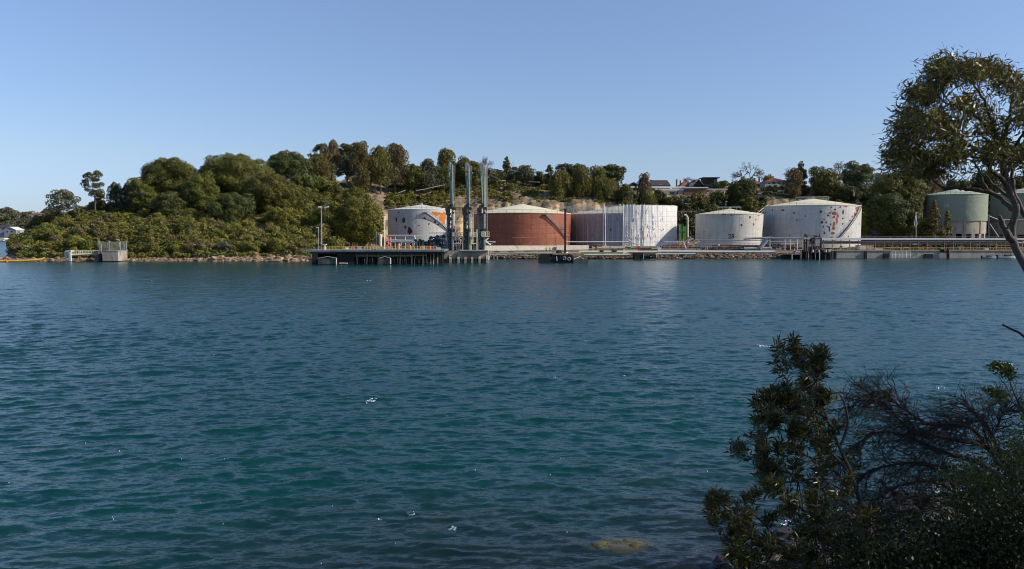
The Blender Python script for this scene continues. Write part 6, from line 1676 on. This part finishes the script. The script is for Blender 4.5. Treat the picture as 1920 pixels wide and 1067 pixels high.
house('dark boxy tower house with a thin flat roof', 1321, 1345, 352, 334, 332.4, 404, 8, 'dark_clad', 'dark_roof', 'flat', wins=((1340,1344.4,336,341),(1340,1344.4,343.5,347)), over=1.0)
house('white side wing right of the dark boxy tower house', 1345.5, 1352, 352, 342, 340.8, 405, 6, 'white_wall', 'white_roof', 'flat', over=.1)
house('brown brick garage with a thin flat roof below the boxy tower house', 1283, 1325, 372, 353, 350.8, 392, 9, 'brick', 'white_roof', 'flat', wins=((1260,1270,359,365),)[:0], over=.6)
house('low tan building right of the brown brick garage', 1329, 1363, 370, 355.6, 354, 396, 6, 'render_wall', 'white_roof', 'flat', wins=((1331,1336,358,364),(1347,1349,357,366)))
house('tan flat building with pale windows under the long white capped wall', 1241, 1281.5, 372, 357.5, 356.4, 393, 4, 'render_wall', 'white_roof', 'flat', wins=((1256,1265,359,364.5),(1268,1271,359,365)), over=.1)
house('red hipped roof with two brick chimneys right of the big bare tree', 1403, 1432, 352, 346, 335, 414, 11, 'brick', 'tile_roof', 'hip', chim=((1415.5,334.5,345),(1424,333,345)))
house('pale balcony house with red hipped roof on the right ridge', 1437, 1478, 352, 340.5, 332.5, 400, 11, 'grey_wall', 'tile_roof', 'hip', wins=((1440,1444,343,346),(1448,1454,341.6,346.4),(1458,1462,342,346),(1467,1471,342,346)))
single('balcony', 'white balcony rail across the front of the red roofed ridge house', 'balcony', MB().pbox(1435, 1460, 349.2, 350.2, 398.6, 1.2).prail(1435, 1460, 345.4, 349.2, 398.6, 9, .1, 1), 'white_steel')
house('white house seen through trees right of the open eucalypt', 1630, 1652, 357, 349.5, 343, 398, 9, 'white_wall', 'white_roof', 'hip', wins=((1636,1640,351,354.5),(1645,1648,351,354.5)))
house('grey roofed house behind the roof of the green tank numbered 16', 1786, 1836, 354, 345.6, 340, 400, 10, 'grey_wall', 'dark_roof', 'hip', wins=((1792,1798,347,351),(1806,1812,347,351),(1822,1828,347,351)))
house('white house on the far shore left of the point', -12, 20, 438, 426, 421, 820, 14, 'grey_wall', 'dark_roof', 'hip', wins=((-5,0,427,431),(4,9,427,431),(12,16,427,431)), chim=())
house('white house with a pitched roof, lower right of the far shore houses', 8, 30, 441, 431, 426, 815, 14, 'grey_wall', 'white_roof', 'front', wins=((12,16,433,436),(20,24,433,436)))
house('red roofed house among far trees above the point', 54, 72, 404, 402, 397.5, 930, 16, 'white_wall', 'tile_roof', 'hip')
0 and house('pale roofed house at the upper left edge on the far shore', -6, 14, 402, 399, 393.8, 980, 16, 'white_wall', 'white_roof', 'hip')
single('boat_shed', 'white boat shed at the far waterline left of the point', 'shed', MB().pbox(-6, 6, 449, 452, 842, 8).pbox(-8, 8, 446, 449, 842, 9), 'white_wall')
# ------------------------------------------------------------------ foreground eucalypt
leafM = foliage_mat('eucalypt leaves', (0.05, 0.06, 0.012), (0.20, 0.20, 0.03), (0.30, 0.13, 0.025), 0.35, 0.14, 1.4, 0.35)
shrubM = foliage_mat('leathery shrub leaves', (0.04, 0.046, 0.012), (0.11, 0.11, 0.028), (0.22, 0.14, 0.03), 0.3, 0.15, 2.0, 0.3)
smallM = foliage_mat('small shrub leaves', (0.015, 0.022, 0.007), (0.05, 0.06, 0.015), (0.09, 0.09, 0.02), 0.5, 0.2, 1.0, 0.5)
paleM = foliage_mat('pale small shrub leaves', (0.03, 0.04, 0.01), (0.13, 0.14, 0.03), (0.16, 0.15, 0.04), 0.5, 0.2, 1.0, 0.5)
lightM = foliage_mat('pale sprig leaves', (0.08, 0.10, 0.02), (0.20, 0.22, 0.06), None, transl=0.3)
deadM = simple('dead grey branch', (0.055, 0.045, 0.04), 0.9, 0.35, 9.0, bump=0.5)
bark2 = simple('smooth grey gum bark', (0.10, 0.082, 0.07), 0.8, 0.35, 2.2, (0.07, 0.055, 0.045), 0.7, stretch=(1, 1, 0.3), bump=0.6)

def smooth_path(pts, k=5):
    out = []
    n = len(pts)
    for i in range(n-1):
        p0, p1, p2, p3 = pts[max(i-1, 0)], pts[i], pts[i+1], pts[min(i+2, n-1)]
        for j in range(k):
            t = j/k
            out.append(0.5*((2*p1)+(p2-p0)*t+(2*p0-5*p1+4*p2-p3)*t*t+(3*p1-p0-3*p2+p3)*t**3))
    out.append(pts[-1]); return out

def near_tree():
    r = random.Random(31); rn = np.random.default_rng(31)
    D = 15.0
    base = P(1975, 640, D); gx = base.x + .3; g = float(bankz(gx, D+.2))
    root = thing('eucalypt_tree', 'large foreground gum tree with a leaning grey trunk at the right edge', 'eucalypt tree', (gx, D+.2, g))
    mb = MB(); limbs = []
    def limb(pp, r0, r1, wob=.05):
        pts = [P(a, b, D+d) for a, b, d in pp]; pts = smooth_path([Vector(p) for p in pts])
        pts = [p + Vector((r.uniform(-1,1), r.uniform(-1,1), r.uniform(-1,1)))*wob*.3 for p in pts]
        n = len(pts); mb.tube(pts, [(r0+(r1-r0)*(i/(n-1)))*r.uniform(.93,1.07) for i in range(n)], 9)
        limbs.extend((p, r0+(r1-r0)*(i/(n-1))) for i, p in enumerate(pts)); return pts
    t0 = [(gx, D+.2, g-.4)]
    pts = smooth_path([Vector((gx, D+.2, g-.4)), P(1978, 640, D), P(1935, 525, D), P(1903, 462, D), P(1898, 425, D), P(1906, 392, D-.05), P(1893, 360, D), P(1882, 325, D), P(1880, 292, D+.1)])
    n = len(pts); mb.tube(pts, [.078-.03*(i/(n-1)) for i in range(n)], 11); limbs.extend((p, .08) for p in pts[n//2:])
    limb([(1898,450,0),(1886,434,-.1),(1878,418,-.15),(1874,405,-.2)], .07, .03)
    limb([(1886,432,-.1),(1893,420,-.3),(1898,412,-.4)], .02, .006)
    limb([(1880,292,.1),(1876,268,.1),(1866,248,.2),(1845,230,.3),(1822,214,.4),(1800,205,.5),(1770,190,.5)], .06, .014)
    limb([(1878,280,.1),(1885,250,.0),(1893,215,-.1),(1898,180,-.2),(1890,150,-.3)], .045, .012)
    limb([(1904,398,0),(1890,384,.2),(1872,368,.4),(1850,359,.5),(1812,355,.6),(1790,351,.6),(1768,351,.6),(1752,340,.7),(1738,318,.8),(1715,300,.9),(1690,292,1.0)], .05, .012)
    limb([(1887,346,0),(1872,330,-.3),(1858,318,-.5),(1854,303,-.6),(1838,285,-.8),(1810,268,-1.0),(1770,262,-1.1),(1735,262,-1.2)], .045, .01)
    limb([(1858,318,-.5),(1842,300,-.4),(1815,292,-.2),(1780,288,0),(1740,296,.2),(1700,285,.3)], .03, .008)
    limb([(1860,362,.5),(1845,348,.6),(1835,320,.8),(1820,300,1.0),(1790,310,1.1)], .035, .008)
    limb([(1885,330,0),(1897,306,.3),(1915,290,.5),(1940,262,.6),(1965,230,.7)], .04, .012)
    limb([(1965,500,.8),(1932,425,.8),(1912,385,.8),(1898,340,.9),(1905,300,1.0),(1925,250,1.1),(1935,200,1.2)], .055, .018)
    limb([(1912,385,.8),(1880,360,1.0),(1862,345,1.1),(1850,330,1.2)], .045, .015)
    limb([(1882,300,.1),(1905,270,-.4),(1925,240,-.8),(1950,200,-1)], .035, .01)
    limb([(1866,248,.2),(1850,200,0),(1835,170,-.2),(1810,140,-.3),(1780,125,-.3)], .03, .008)
    limb([(1820,214,.4),(1790,230,.2),(1750,220,0),(1710,215,-.2)], .02, .006)
    # leafy clumps
    poly = [(1668,312),(1676,288),(1700,262),(1680,232),(1690,205),(1712,192),(1718,165),(1740,140),(1745,118),(1775,108),(1812,122),(1850,112),(1885,124),(1905,145),(1945,150),(2010,190),(2030,290),(2000,330),(1940,335),(1915,305),(1890,315),(1850,308),(1832,330),(1800,322),(1765,325),(1735,326),(1700,316),(1680,318)]
    def inside(x, y):
        c = False; n = len(poly)
        for i in range(n):
            x1, y1 = poly[i]; x2, y2 = poly[(i+1) % n]
            if (y1 > y) != (y2 > y) and x < (x2-x1)*(y-y1)/(y2-y1)+x1: c = not c
        return c
    C = []; A = []; tw = MB(); k = 0
    lp = [l for l in limbs]
    while k < 205:
        x, y = r.uniform(1660, 2035), r.uniform(100, 365)
        fc = k < 46
        if fc:
            fx, fy = ((1680,300),(1692,285),(1702,303),(1722,290),(1674,312),(1690,238),(1703,216),(1722,172),(1746,134),(1770,114),(1852,118),(1712,250),(1735,200),(1760,150),(1800,125),(1830,135),(1730,314),(1760,326),(1700,262),(1685,270),(1718,232),(1900,150),(1880,128))[k % 23]
            x, y = fx + r.uniform(-9, 9), fy + r.uniform(-9, 9)
        elif not inside(x, y): continue
        if not fc and (vnoise(np.array(x*.038+4), np.array(y*.045)) < .37 or ((x-1710)/26)**2 + ((y-253)/12)**2 < 1 or ((x-1850)/20)**2 + ((y-262)/12)**2 < 1): continue
        d = r.uniform(-1.5, 1.5) * (.4 if fc else 1)
        p = P(x, y, D+d)
        best = min(lp, key=lambda l: (l[0]-p).length + r.uniform(0, .25))
        q = best[0]; dist = (p-q).length
        if dist > 2.0 and not fc: continue
        m = (p+q)/2 + Vector((r.uniform(-.1,.1), r.uniform(-.1,.1), r.uniform(.0,.15)))*dist
        tw.tube([q, m, p], [min(.018, best[1]*.7), .010, .004], 5, cap=False)
        if dist > .8: lp.append((m, .01))
        nl = r.randint(80, 120); s = r.uniform(.13, .24)
        for j in range(3):
            e = p + Vector((r.gauss(0, 1), r.gauss(0, 1), r.gauss(0, .8)))*s*.9
            tw.tube([p, e], [.004, .002], 3, cap=False)
        c = np.clip(rn.normal(size=(nl, 3)), -1.7, 1.7)*np.array([s, s, s*.75])*.72 + np.array(p)
        a = (c-np.array(p)); a /= np.linalg.norm(a, axis=1, keepdims=True)+1e-6
        a = a*.5 + rn.normal(size=(nl, 3))*.55 + np.array([-.25, 0, -.35])
        C.append(c); A.append(a); k += 1
    mb.build('trunk', bark2, root, smooth=True)
    tw.build('twigs', bark2, root)
    C = np.concatenate(C); A = np.concatenate(A)
    V, Fc = leaf_quads(C, A, rn.uniform(.09, .17, len(C)), rn.uniform(.018, .032, len(C)), rn, 0.06)
    mesh_np('crown', V, Fc, leafM, root)
near_tree()

# ------------------------------------------------------------------ foreground shrubs
def whorl(tips, n, L, Wd, rn, droop=-.1):
    """rosettes of long leaves at the end of each twig"""
    C = []; A = []
    for p, d in tips:
        m = int(n*rn.uniform(.7, 1.3))
        d = np.array(d); t = rn.uniform(0, 1, m)
        out = rn.normal(size=(m, 3)); out -= np.outer(out@d, d); out /= np.linalg.norm(out, axis=1, keepdims=True)+1e-6
        a = out*.85 + d*rn.uniform(.2, 1.0, m)[:, None] + np.array([0, 0, droop])
        a /= np.linalg.norm(a, axis=1, keepdims=True)
        base = np.array(p) - np.outer(t, d)*L*1.4
        C.append(base + a*L*.5); A.append(a)
    C = np.concatenate(C); A = np.concatenate(A); n = len(C)
    return leaf_quads(C, A, L*rn.uniform(.7, 1.2, n), Wd*rn.uniform(.7, 1.2, n), rn, .05)

def branching(mb, start, d, L, rad, lv, r, tips, up=.25, spread=.7, minlv=3, kmax=3):
    d = d.normalized()
    mid = start + d*L*.5 + Vector((r.gauss(0,1), r.gauss(0,1), r.gauss(0,1)))*L*.07
    end = mid + (d + Vector((0,0,up*.4))).normalized()*L*.5
    mb.tube([start, mid, end], [rad, rad*.85, rad*.65], 6 if lv < 2 else 4, cap=False)
    if lv >= minlv: tips.append((tuple(end), tuple((end-mid).normalized()))); 
    if lv >= 4: return
    for k in range(r.choice((2, kmax))):
        a = r.uniform(0, 6.28); u = d.orthogonal().normalized(); v = d.cross(u)
        nd = d + (u*math.cos(a)+v*math.sin(a))*r.uniform(.4, 1)*spread + Vector((0,0,up))
        branching(mb, end if k else mid.lerp(end, r.uniform(.5, 1)), nd, L*r.uniform(.6, .85), rad*.6, lv+1, r, tips, up, spread, minlv, kmax)

def traced(mb, pp, r0, r1, D):
    pts = smooth_path([P(a, b, D+d) for a, b, d in pp]); n = len(pts)
    mb.tube(pts, [r0+(r1-r0)*i/(n-1) for i in range(n)], 7); return pts

def fill_tips(mb, poly, n, D, r, tips, stems, seed, dj=.35):
    xs = [q[0] for q in poly]; ys = [q[1] for q in poly]; k = 0; cx = sum(xs)/len(xs); cy = max(ys)
    def inside(x, y):
        c = False; m = len(poly)
        for i in range(m):
            x1, y1 = poly[i]; x2, y2 = poly[(i+1) % m]
            if (y1 > y) != (y2 > y) and x < (x2-x1)*(y-y1)/(y2-y1)+x1: c = not c
        return c
    for _ in range(n*20):
        if k >= n: break
        x, y = r.uniform(min(xs), max(xs)), r.uniform(min(ys), max(ys))
        if not inside(x, y) or vnoise(np.array(x*.045+seed), np.array(y*.045)) < .41: continue
        p = P(x, y, D + r.uniform(-dj, dj)); q = min(stems, key=lambda v: (v-p).length)
        d = (p-q); d = d.normalized() if d.length > 1e-5 else Vector((0,0,1))
        m = (p+q)/2 + Vector((0,0,-.03)); mb.tube([q, m, p], [.006, .004, .003], 4, cap=False)
        d = (d*.5 + Vector((r.gauss(0,.3), r.gauss(0,.3), .6))).normalized()
        tips.append((tuple(p), tuple(d))); k += 1

def big_shrub():
    r = random.Random(5); rn = np.random.default_rng(5); D = 8.5
    q = P(1640, 1150, D); g = float(bankz(q.x, D))
    root = thing('coastal_shrub', 'foreground shrub with rosettes of long dark leaves rising from the lower right', 'shrub', (q.x, D, g))
    mb = MB(); tips = []
    mains = [ [(1640,1150,0),(1625,1000,0),(1600,900,0),(1570,830,0),(1545,770,.1),(1520,720,.1),(1500,680,.1),(1488,655,.1)],
              [(1600,900,0),(1570,860,-.2),(1530,830,-.3),(1480,810,-.3),(1440,800,-.4)],
              [(1610,930,0),(1560,880,.2),(1500,850,.2),(1450,845,.2),(1400,862,.2)],
              [(1620,960,.1),(1560,930,.2),(1490,890,.3),(1430,880,.3)],
              [(1560,800,0),(1530,770,.2),(1480,760,.3),(1450,765,.3),(1430,775,.3)],
              [(1575,840,0),(1590,790,.1),(1575,740,.1),(1552,745,.1)],
              [(1590,880,.1),(1545,835,.3),(1500,790,.4),(1465,750,.4),(1430,790,.4)],
              [(1535,750,.1),(1530,715,0),(1540,690,0),(1510,670,0)],
              [(1600,930,.1),(1540,900,-.1),(1470,905,-.2),(1430,910,-.2)] ]
    stems = []
    for i, m in enumerate(mains):
        pts = traced(mb, m, .016 if i else .026, .005, D); stems += pts[2:]
        for p in pts[len(pts)//3::2]:
            if r.random() < .8 and p.x < P(1572, 800, D).x:
                d = Vector((r.uniform(-1,.5), r.uniform(-.8,.8), r.uniform(-.1,1)))
                branching(mb, p, d, r.uniform(.07,.15), .006, 2, r, tips, .3, .7, 2, 2)
        tips.append((tuple(pts[-1]), tuple((pts[-1]-pts[-2]).normalized())))
    fill_tips(mb, [(1450,635),(1512,640),(1508,690),(1530,705),(1530,735),(1562,725),(1560,765),(1550,800),(1565,830),(1560,880),(1500,895),(1420,880),(1360,852),(1395,800),(1430,790),(1412,765),(1420,742),(1465,745),(1470,720),(1445,700)], 135, D, r, tips, stems, 3)
    fill_tips(mb, [(1465,895),(1560,890),(1620,960),(1600,1010),(1500,1000),(1470,940)], 34, D, r, tips, stems, 5)
    mb.build('stems', deadM, root)
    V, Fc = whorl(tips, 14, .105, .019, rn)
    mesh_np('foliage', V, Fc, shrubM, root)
big_shrub()

def low_shrub():
    r = random.Random(6); rn = np.random.default_rng(6); D = 7.6
    q = P(1560, 1160, D); g = float(bankz(q.x, D))
    root = thing('coastal_shrub', 'low foreground shrub spreading left along the bottom edge at the water', 'shrub', (q.x, D, g))
    mb = MB(); tips = []
    mains = [[(1560,1160,0),(1500,1060,0),(1450,1025,0),(1400,1000,0),(1370,960,0),(1345,945,0),(1325,950,0)], [(1450,1030,0),(1420,1040,.1),(1380,1020,.1),(1350,1010,.1)], [(1500,1060,0),(1440,1060,-.1),(1400,1050,-.1),(1370,1055,-.1)],
             [(1480,1040,0),(1430,980,.2),(1400,960,.2),(1380,975,.2)], [(1540,1110,0),(1500,1000,.3),(1480,950,.3),(1470,915,.3)], [(1560,1160,0),(1540,1000,.1),(1530,950,.1)], [(1520,1080,0),(1560,990,.2),(1590,940,.2)], [(1450,1030,.1),(1430,1065,.2),(1390,1090,.2)]]
    stems = []
    for i, m in enumerate(mains):
        pts = traced(mb, m, .013, .004, D); stems += pts[2:]
        for p in pts[len(pts)//4::2]:
            if r.random() < .85: branching(mb, p, Vector((r.uniform(-1,.6), r.uniform(-.8,.8), r.uniform(-.1,1))), r.uniform(.06,.13), .005, 2, r, tips, .3, .7, 2, 2)
    fill_tips(mb, [(1320,942),(1350,935),(1385,935),(1425,975),(1470,985),(1480,905),(1540,900),(1620,950),(1640,1090),(1370,1090),(1360,1020),(1335,975)], 115, D, r, tips, stems, 8)
    mb.build('stems', bark2, root)
    V, Fc = whorl(tips, 15, .085, .016, rn); mesh_np('foliage', V, Fc, shrubM, root)
low_shrub()

def dead_tangle():
    r = random.Random(9); D = 9.2
    q = P(1890, 930, D+.3); g = float(bankz(q.x, D+.3))
    root = thing('dead_branches', 'arching tangle of bare grey branches in the lower right foreground', 'branches', (q.x, D+.3, g))
    mb = MB(); tw = MB()
    mains = [[(1920,1000,.3),(1890,880,.2),(1850,838,.1),(1800,826,0),(1760,818,0),(1730,810,0),(1700,800,0),(1660,760,-.1),(1630,745,-.1),(1590,765,-.1)],
             [(1900,920,.3),(1840,870,.3),(1790,855,.3),(1740,835,.3),(1690,815,.3),(1640,812,.3),(1600,840,.3),(1570,870,.3)],
             [(1910,960,.2),(1850,900,.1),(1780,880,0),(1720,870,-.1),(1670,872,-.1),(1620,890,-.1),(1580,930,-.1)],
             [(1890,880,.1),(1850,800,.2),(1820,790,.2),(1790,800,.3)],
             [(1870,870,.1),(1830,810,-.1),(1790,795,-.2),(1740,795,-.2),(1700,770,-.2),(1670,750,-.2)],
             [(1900,930,.4),(1830,900,.5),(1760,900,.5),(1690,910,.5),(1640,940,.5),(1600,990,.5)],
             [(1900,900,0),(1860,850,-.3),(1840,790,-.4),(1825,770,-.4)],
             [(1850,838,.1),(1870,800,.1),(1880,775,.1),(1900,770,.1)],
             [(1880,1000,.2),(1800,960,.2),(1720,960,.2),(1650,990,.2),(1600,1040,.2)],
             [(1900,960,.2),(1820,930,-.2),(1740,930,-.2),(1680,935,-.3),(1630,970,-.3)]]
    def twig(p, d, L, rad, lv):
        m = p + d*L*.5 + Vector((r.gauss(0,1), r.gauss(0,1), r.gauss(0,1)))*L*.12; e = m + (d+Vector((0,0,-.25))).normalized()*L*.5
        tw.tube([p, m, e], [rad, rad*.8, rad*.5], 4 if rad > .003 else 3, cap=False)
        if lv <= 0: return
        for k in range(r.choice((2, 3))):
            nd = (d + Vector((r.gauss(0,1), r.gauss(0,1), r.gauss(0,.8)))*.55).normalized(); twig(m.lerp(e, r.random()), nd, L*r.uniform(.6,.95), rad*.62, lv-1)
    for i, m in enumerate(mains):
        pts = traced(mb, m, .034 - .002*i, .006, D)
        n = len(pts)
        for j, p in enumerate(pts[n//4:]):
            for _ in range(3):
                d = (pts[min(n-1, n//4+j+1)] - p); d = (d.normalized() if d.length > 1e-6 else Vector((-1,0,0))) + Vector((r.gauss(0,.6), r.gauss(0,.6), r.gauss(-.1,.6)))
                twig(p, d.normalized(), r.uniform(.12,.28), .0065, 3)
    mb.build('limbs', deadM, root, smooth=True); tw.build('twigs', deadM, root)
    rn = np.random.default_rng(19); tips = []
    for cx, cy, sx, sy, n in ((1632,742,30,8,16), (1615,722,6,5,4), (1660,738,20,6,7), (1780,800,60,14,8), (1600,850,40,30,14), (1560,960,50,30,14), (1700,900,60,30,14)):
        for _ in range(n): tips.append((tuple(P(cx+r.gauss(0,sx*.6), cy+r.gauss(0,sy*.6), D-.1+r.uniform(-.15,.15))), (r.uniform(-.5,.3), r.uniform(-.4,.4), .8)))
    V, Fc = whorl(tips, 11, .085, .018, rn); mesh_np('foliage', V, Fc, shrubM, root)
dead_tangle()

def mass_shrub(label, px0, px1, py0, py1, D, n, seed, mat, Ls=(.035,.055), shape=None, base=(1850,1100)):
    r = random.Random(seed); rn = np.random.default_rng(seed)
    q = P(base[0], base[1], D); g = float(bankz(q.x, D))
    root = thing('coastal_shrub', label, 'shrub', (q.x, D, g))
    mb = MB(); C = []; k = 0; t = 0; b0 = Vector((q.x, D, g))
    while k < n and t < n*20:
        t += 1
        x, y = r.uniform(px0, px1), r.uniform(py0, py1)
        if shape and not shape(x, y, r): continue
        p = P(x, y, D + r.uniform(-.5, .5))
        if k % 3 == 0:
            m = b0.lerp(p, .55) + Vector((r.gauss(0,.1), r.gauss(0,.1), .1)); mb.tube([b0, m, p], [.012, .007, .003], 4, cap=False)
        s = r.uniform(.06, .13)
        C.append(rn.normal(size=(46, 3))*s + np.array(p)); k += 1
    C = np.concatenate(C); A = rn.normal(size=C.shape) + np.array([0,0,.3])
    V, Fc = leaf_quads(C, A, rn.uniform(*Ls, len(C)), rn.uniform(.016, .026, len(C)), rn, .05)
    mb.build('stems', deadM, root); mesh_np('foliage', V, Fc, mat, root)
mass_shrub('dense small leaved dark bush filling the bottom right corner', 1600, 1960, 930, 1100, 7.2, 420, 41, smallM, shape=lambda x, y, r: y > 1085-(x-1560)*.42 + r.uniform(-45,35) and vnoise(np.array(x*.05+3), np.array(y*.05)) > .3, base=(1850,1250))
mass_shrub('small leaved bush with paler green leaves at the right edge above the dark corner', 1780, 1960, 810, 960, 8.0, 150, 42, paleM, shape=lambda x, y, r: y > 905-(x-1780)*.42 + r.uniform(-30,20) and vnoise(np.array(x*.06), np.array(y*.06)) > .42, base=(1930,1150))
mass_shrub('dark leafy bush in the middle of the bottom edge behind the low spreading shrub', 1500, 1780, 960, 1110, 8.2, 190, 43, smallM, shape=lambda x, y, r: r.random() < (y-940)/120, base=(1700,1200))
def unseen_shade_tree(x, y, zt, w, label, seed):  # gum tree added out of view to cast shade over the foreground
    rn = np.random.default_rng(seed); g = float(bankz(x, y)); root = thing('eucalypt_tree', label, 'eucalypt tree', (x, y, g-.3))
    V, Fc = crown_mesh('euc', w, zt-g-3.5, w, rn, .2, .22); mesh_np('crown', V+np.array([x, y, g+3.5]), Fc, leafM, root)
    mb = MB(); mb.tube([(x, y, g-.3), (x+.2, y, g+3), (x, y+.2, g+6)], [.25, .2, .12], 9)
    r = random.Random(seed)
    for k in range(9): a = r.uniform(0, 6.28); mb.tube([(x+.1, y, g+2.5+k*.3), (x+math.cos(a)*w*.2, y+math.sin(a)*w*.2, g+5+k*.3), (x+math.cos(a)*w*.36, y+math.sin(a)*w*.36, g+6.5+k*.5)], [.1, .07, .03], 6)
    mb.build('trunk', bark2, root)
unseen_shade_tree(15.5, 4.5, 19, 9, 'unseen gum tree added beyond the right edge to shade the foreground, nearer the camera', 61)
unseen_shade_tree(21, 6.5, 17.5, 8, 'unseen gum tree added beyond the right edge to shade the foreground, nearer the shore', 62)

def sprig():
    r = random.Random(3); rn = np.random.default_rng(3); D = 8.4
    q = P(1945, 1000, D); g = float(bankz(q.x, D)); root = thing('coastal_shrub', 'pale green upright sprig at the right edge above the dead branches', 'shrub', (q.x, D, g))
    mb = MB(); C = []
    for m in ([(1945,1000,0),(1935,830,0),(1915,765,0),(1902,740,0),(1890,705,0),(1880,690,0),(1862,685,0)], [(1915,765,0),(1890,750,0),(1870,740,0),(1856,733,0)], [(1890,705,0),(1893,690,.05)], [(1935,830,0),(1925,790,.1),(1922,760,.1)]):
        pts = traced(mb, m, .009, .003, D)
        for p in pts[-9:]: C.append(rn.normal(size=(20, 3))*.032 + np.array(p))
    C = np.concatenate(C); V, Fc = leaf_quads(C, rn.normal(size=C.shape)+np.array([-.3,0,.3]), rn.uniform(.035,.065,len(C)), rn.uniform(.016,.026,len(C)), rn, .05)
    mb.build('stems', deadM, root); mesh_np('foliage', V, Fc, lightM, root)
sprig()
mb = MB(); traced(mb, [(1880,609,0),(1900,619,0),(1921,632,0),(1990,700,0),(2050,900,0)], .008, .012, 6.5)
o = tag(mb.build('dead_branch', deadM), 'single bare twig poking in at the right edge above the pale sprig', 'twig')

# shore stones under the shrubs, and foam
def near_rocks():
    r = random.Random(12); mb = MB()
    for k in range(420):
        x = r.uniform(3, 30); y = float(shore(x)) + r.uniform(-4.5, 1.8); z = float(bankz(x, y)); s = r.uniform(.15, .6)
        mb.blob((x, y, z+s*.1), s, s*.8, s*.55, 700+k, 7, 5, .3)
    tag(mb.build('rocks', M['near_rock']), 'dark wet stones along the near shoreline under the shrubs', 'rocks', kind='stuff')
near_rocks()
reefM = simple('weedy reef', (0.10, 0.085, 0.03), 0.6, 0.5, 1.5, (0.03, 0.03, 0.015), 0.6)
q = P(1165, 1040, 22.5)
mb = MB()
for k in range(7):
    mb.blob((q.x+(-.6+.22*k), 22.6+.15*math.sin(k*2.1), -.2+.02*math.sin(k*1.7)), .42, .32, .24, k+3, 10, 7, .3)
tag(mb.build('reef_rock', reefM, smooth=True), 'yellowish weedy rock just breaking the surface at the bottom of the photo', 'rock')

def foam():
    r = random.Random(77); mb = MB()
    def patch(x, y, s, n=9, z=0.09):
        b = len(mb.v); 
        for k in range(n):
            t = 2*math.pi*k/n; q = r.uniform(.3, 1)
            mb.v.append((x+s*q*math.cos(t), y+s*.5*q*math.sin(t), z+r.uniform(-.02,.05)))
        mb.f.append(tuple(range(b, b+n)))
    def cap(px, py, wpx, n, zz=.1):
        Y = CAM_H/(math.tan(PITCH + math.atan((py-533.5)/F))); x = (px-960)/F*Y; w = wpx/F*Y
        for _ in range(n):
            cx = x + r.gauss(0, w*.3); patch(cx, Y + r.gauss(0, w*.35), r.uniform(.06,.16)*w + .015, z=zz + r.uniform(-.03,.05))
    cap(692, 757, 17, 26, .14); cap(766, 971, 13, 9); cap(846, 999, 14, 12); cap(1437, 651, 22, 12, .12); cap(1172, 708, 8, 5)
    cap(1895, 686, 30, 14); cap(1770, 730, 18, 7); cap(1042, 711, 6, 4); cap(690, 527, 14, 5); cap(283, 528, 8, 3); cap(683, 551, 10, 4)
    cap(1240, 519, 12, 5); cap(710, 980, 20, 3); cap(617, 957, 3, 1); cap(195, 979, 6, 2); cap(920, 712, 5, 2); cap(1096, 640, 8, 3)
    for _ in range(70): cap(r.uniform(0, 1400), 495+570*r.random()**1.4, r.uniform(2, 4), 1)
    # broken water among the near stones
    for _ in range(300):
        x = r.uniform(6, 26); y = float(shore(x)) + abs(r.gauss(0, .7)) - .2
        if vnoise(np.array(x*.6), np.array(y*.6)) < .45: continue
        patch(x, y, r.uniform(.04, .18), 8, .12)
    tag(mb.build('foam', M['foam']), 'flecks of white foam on the water', 'foam', kind='stuff')
foam()
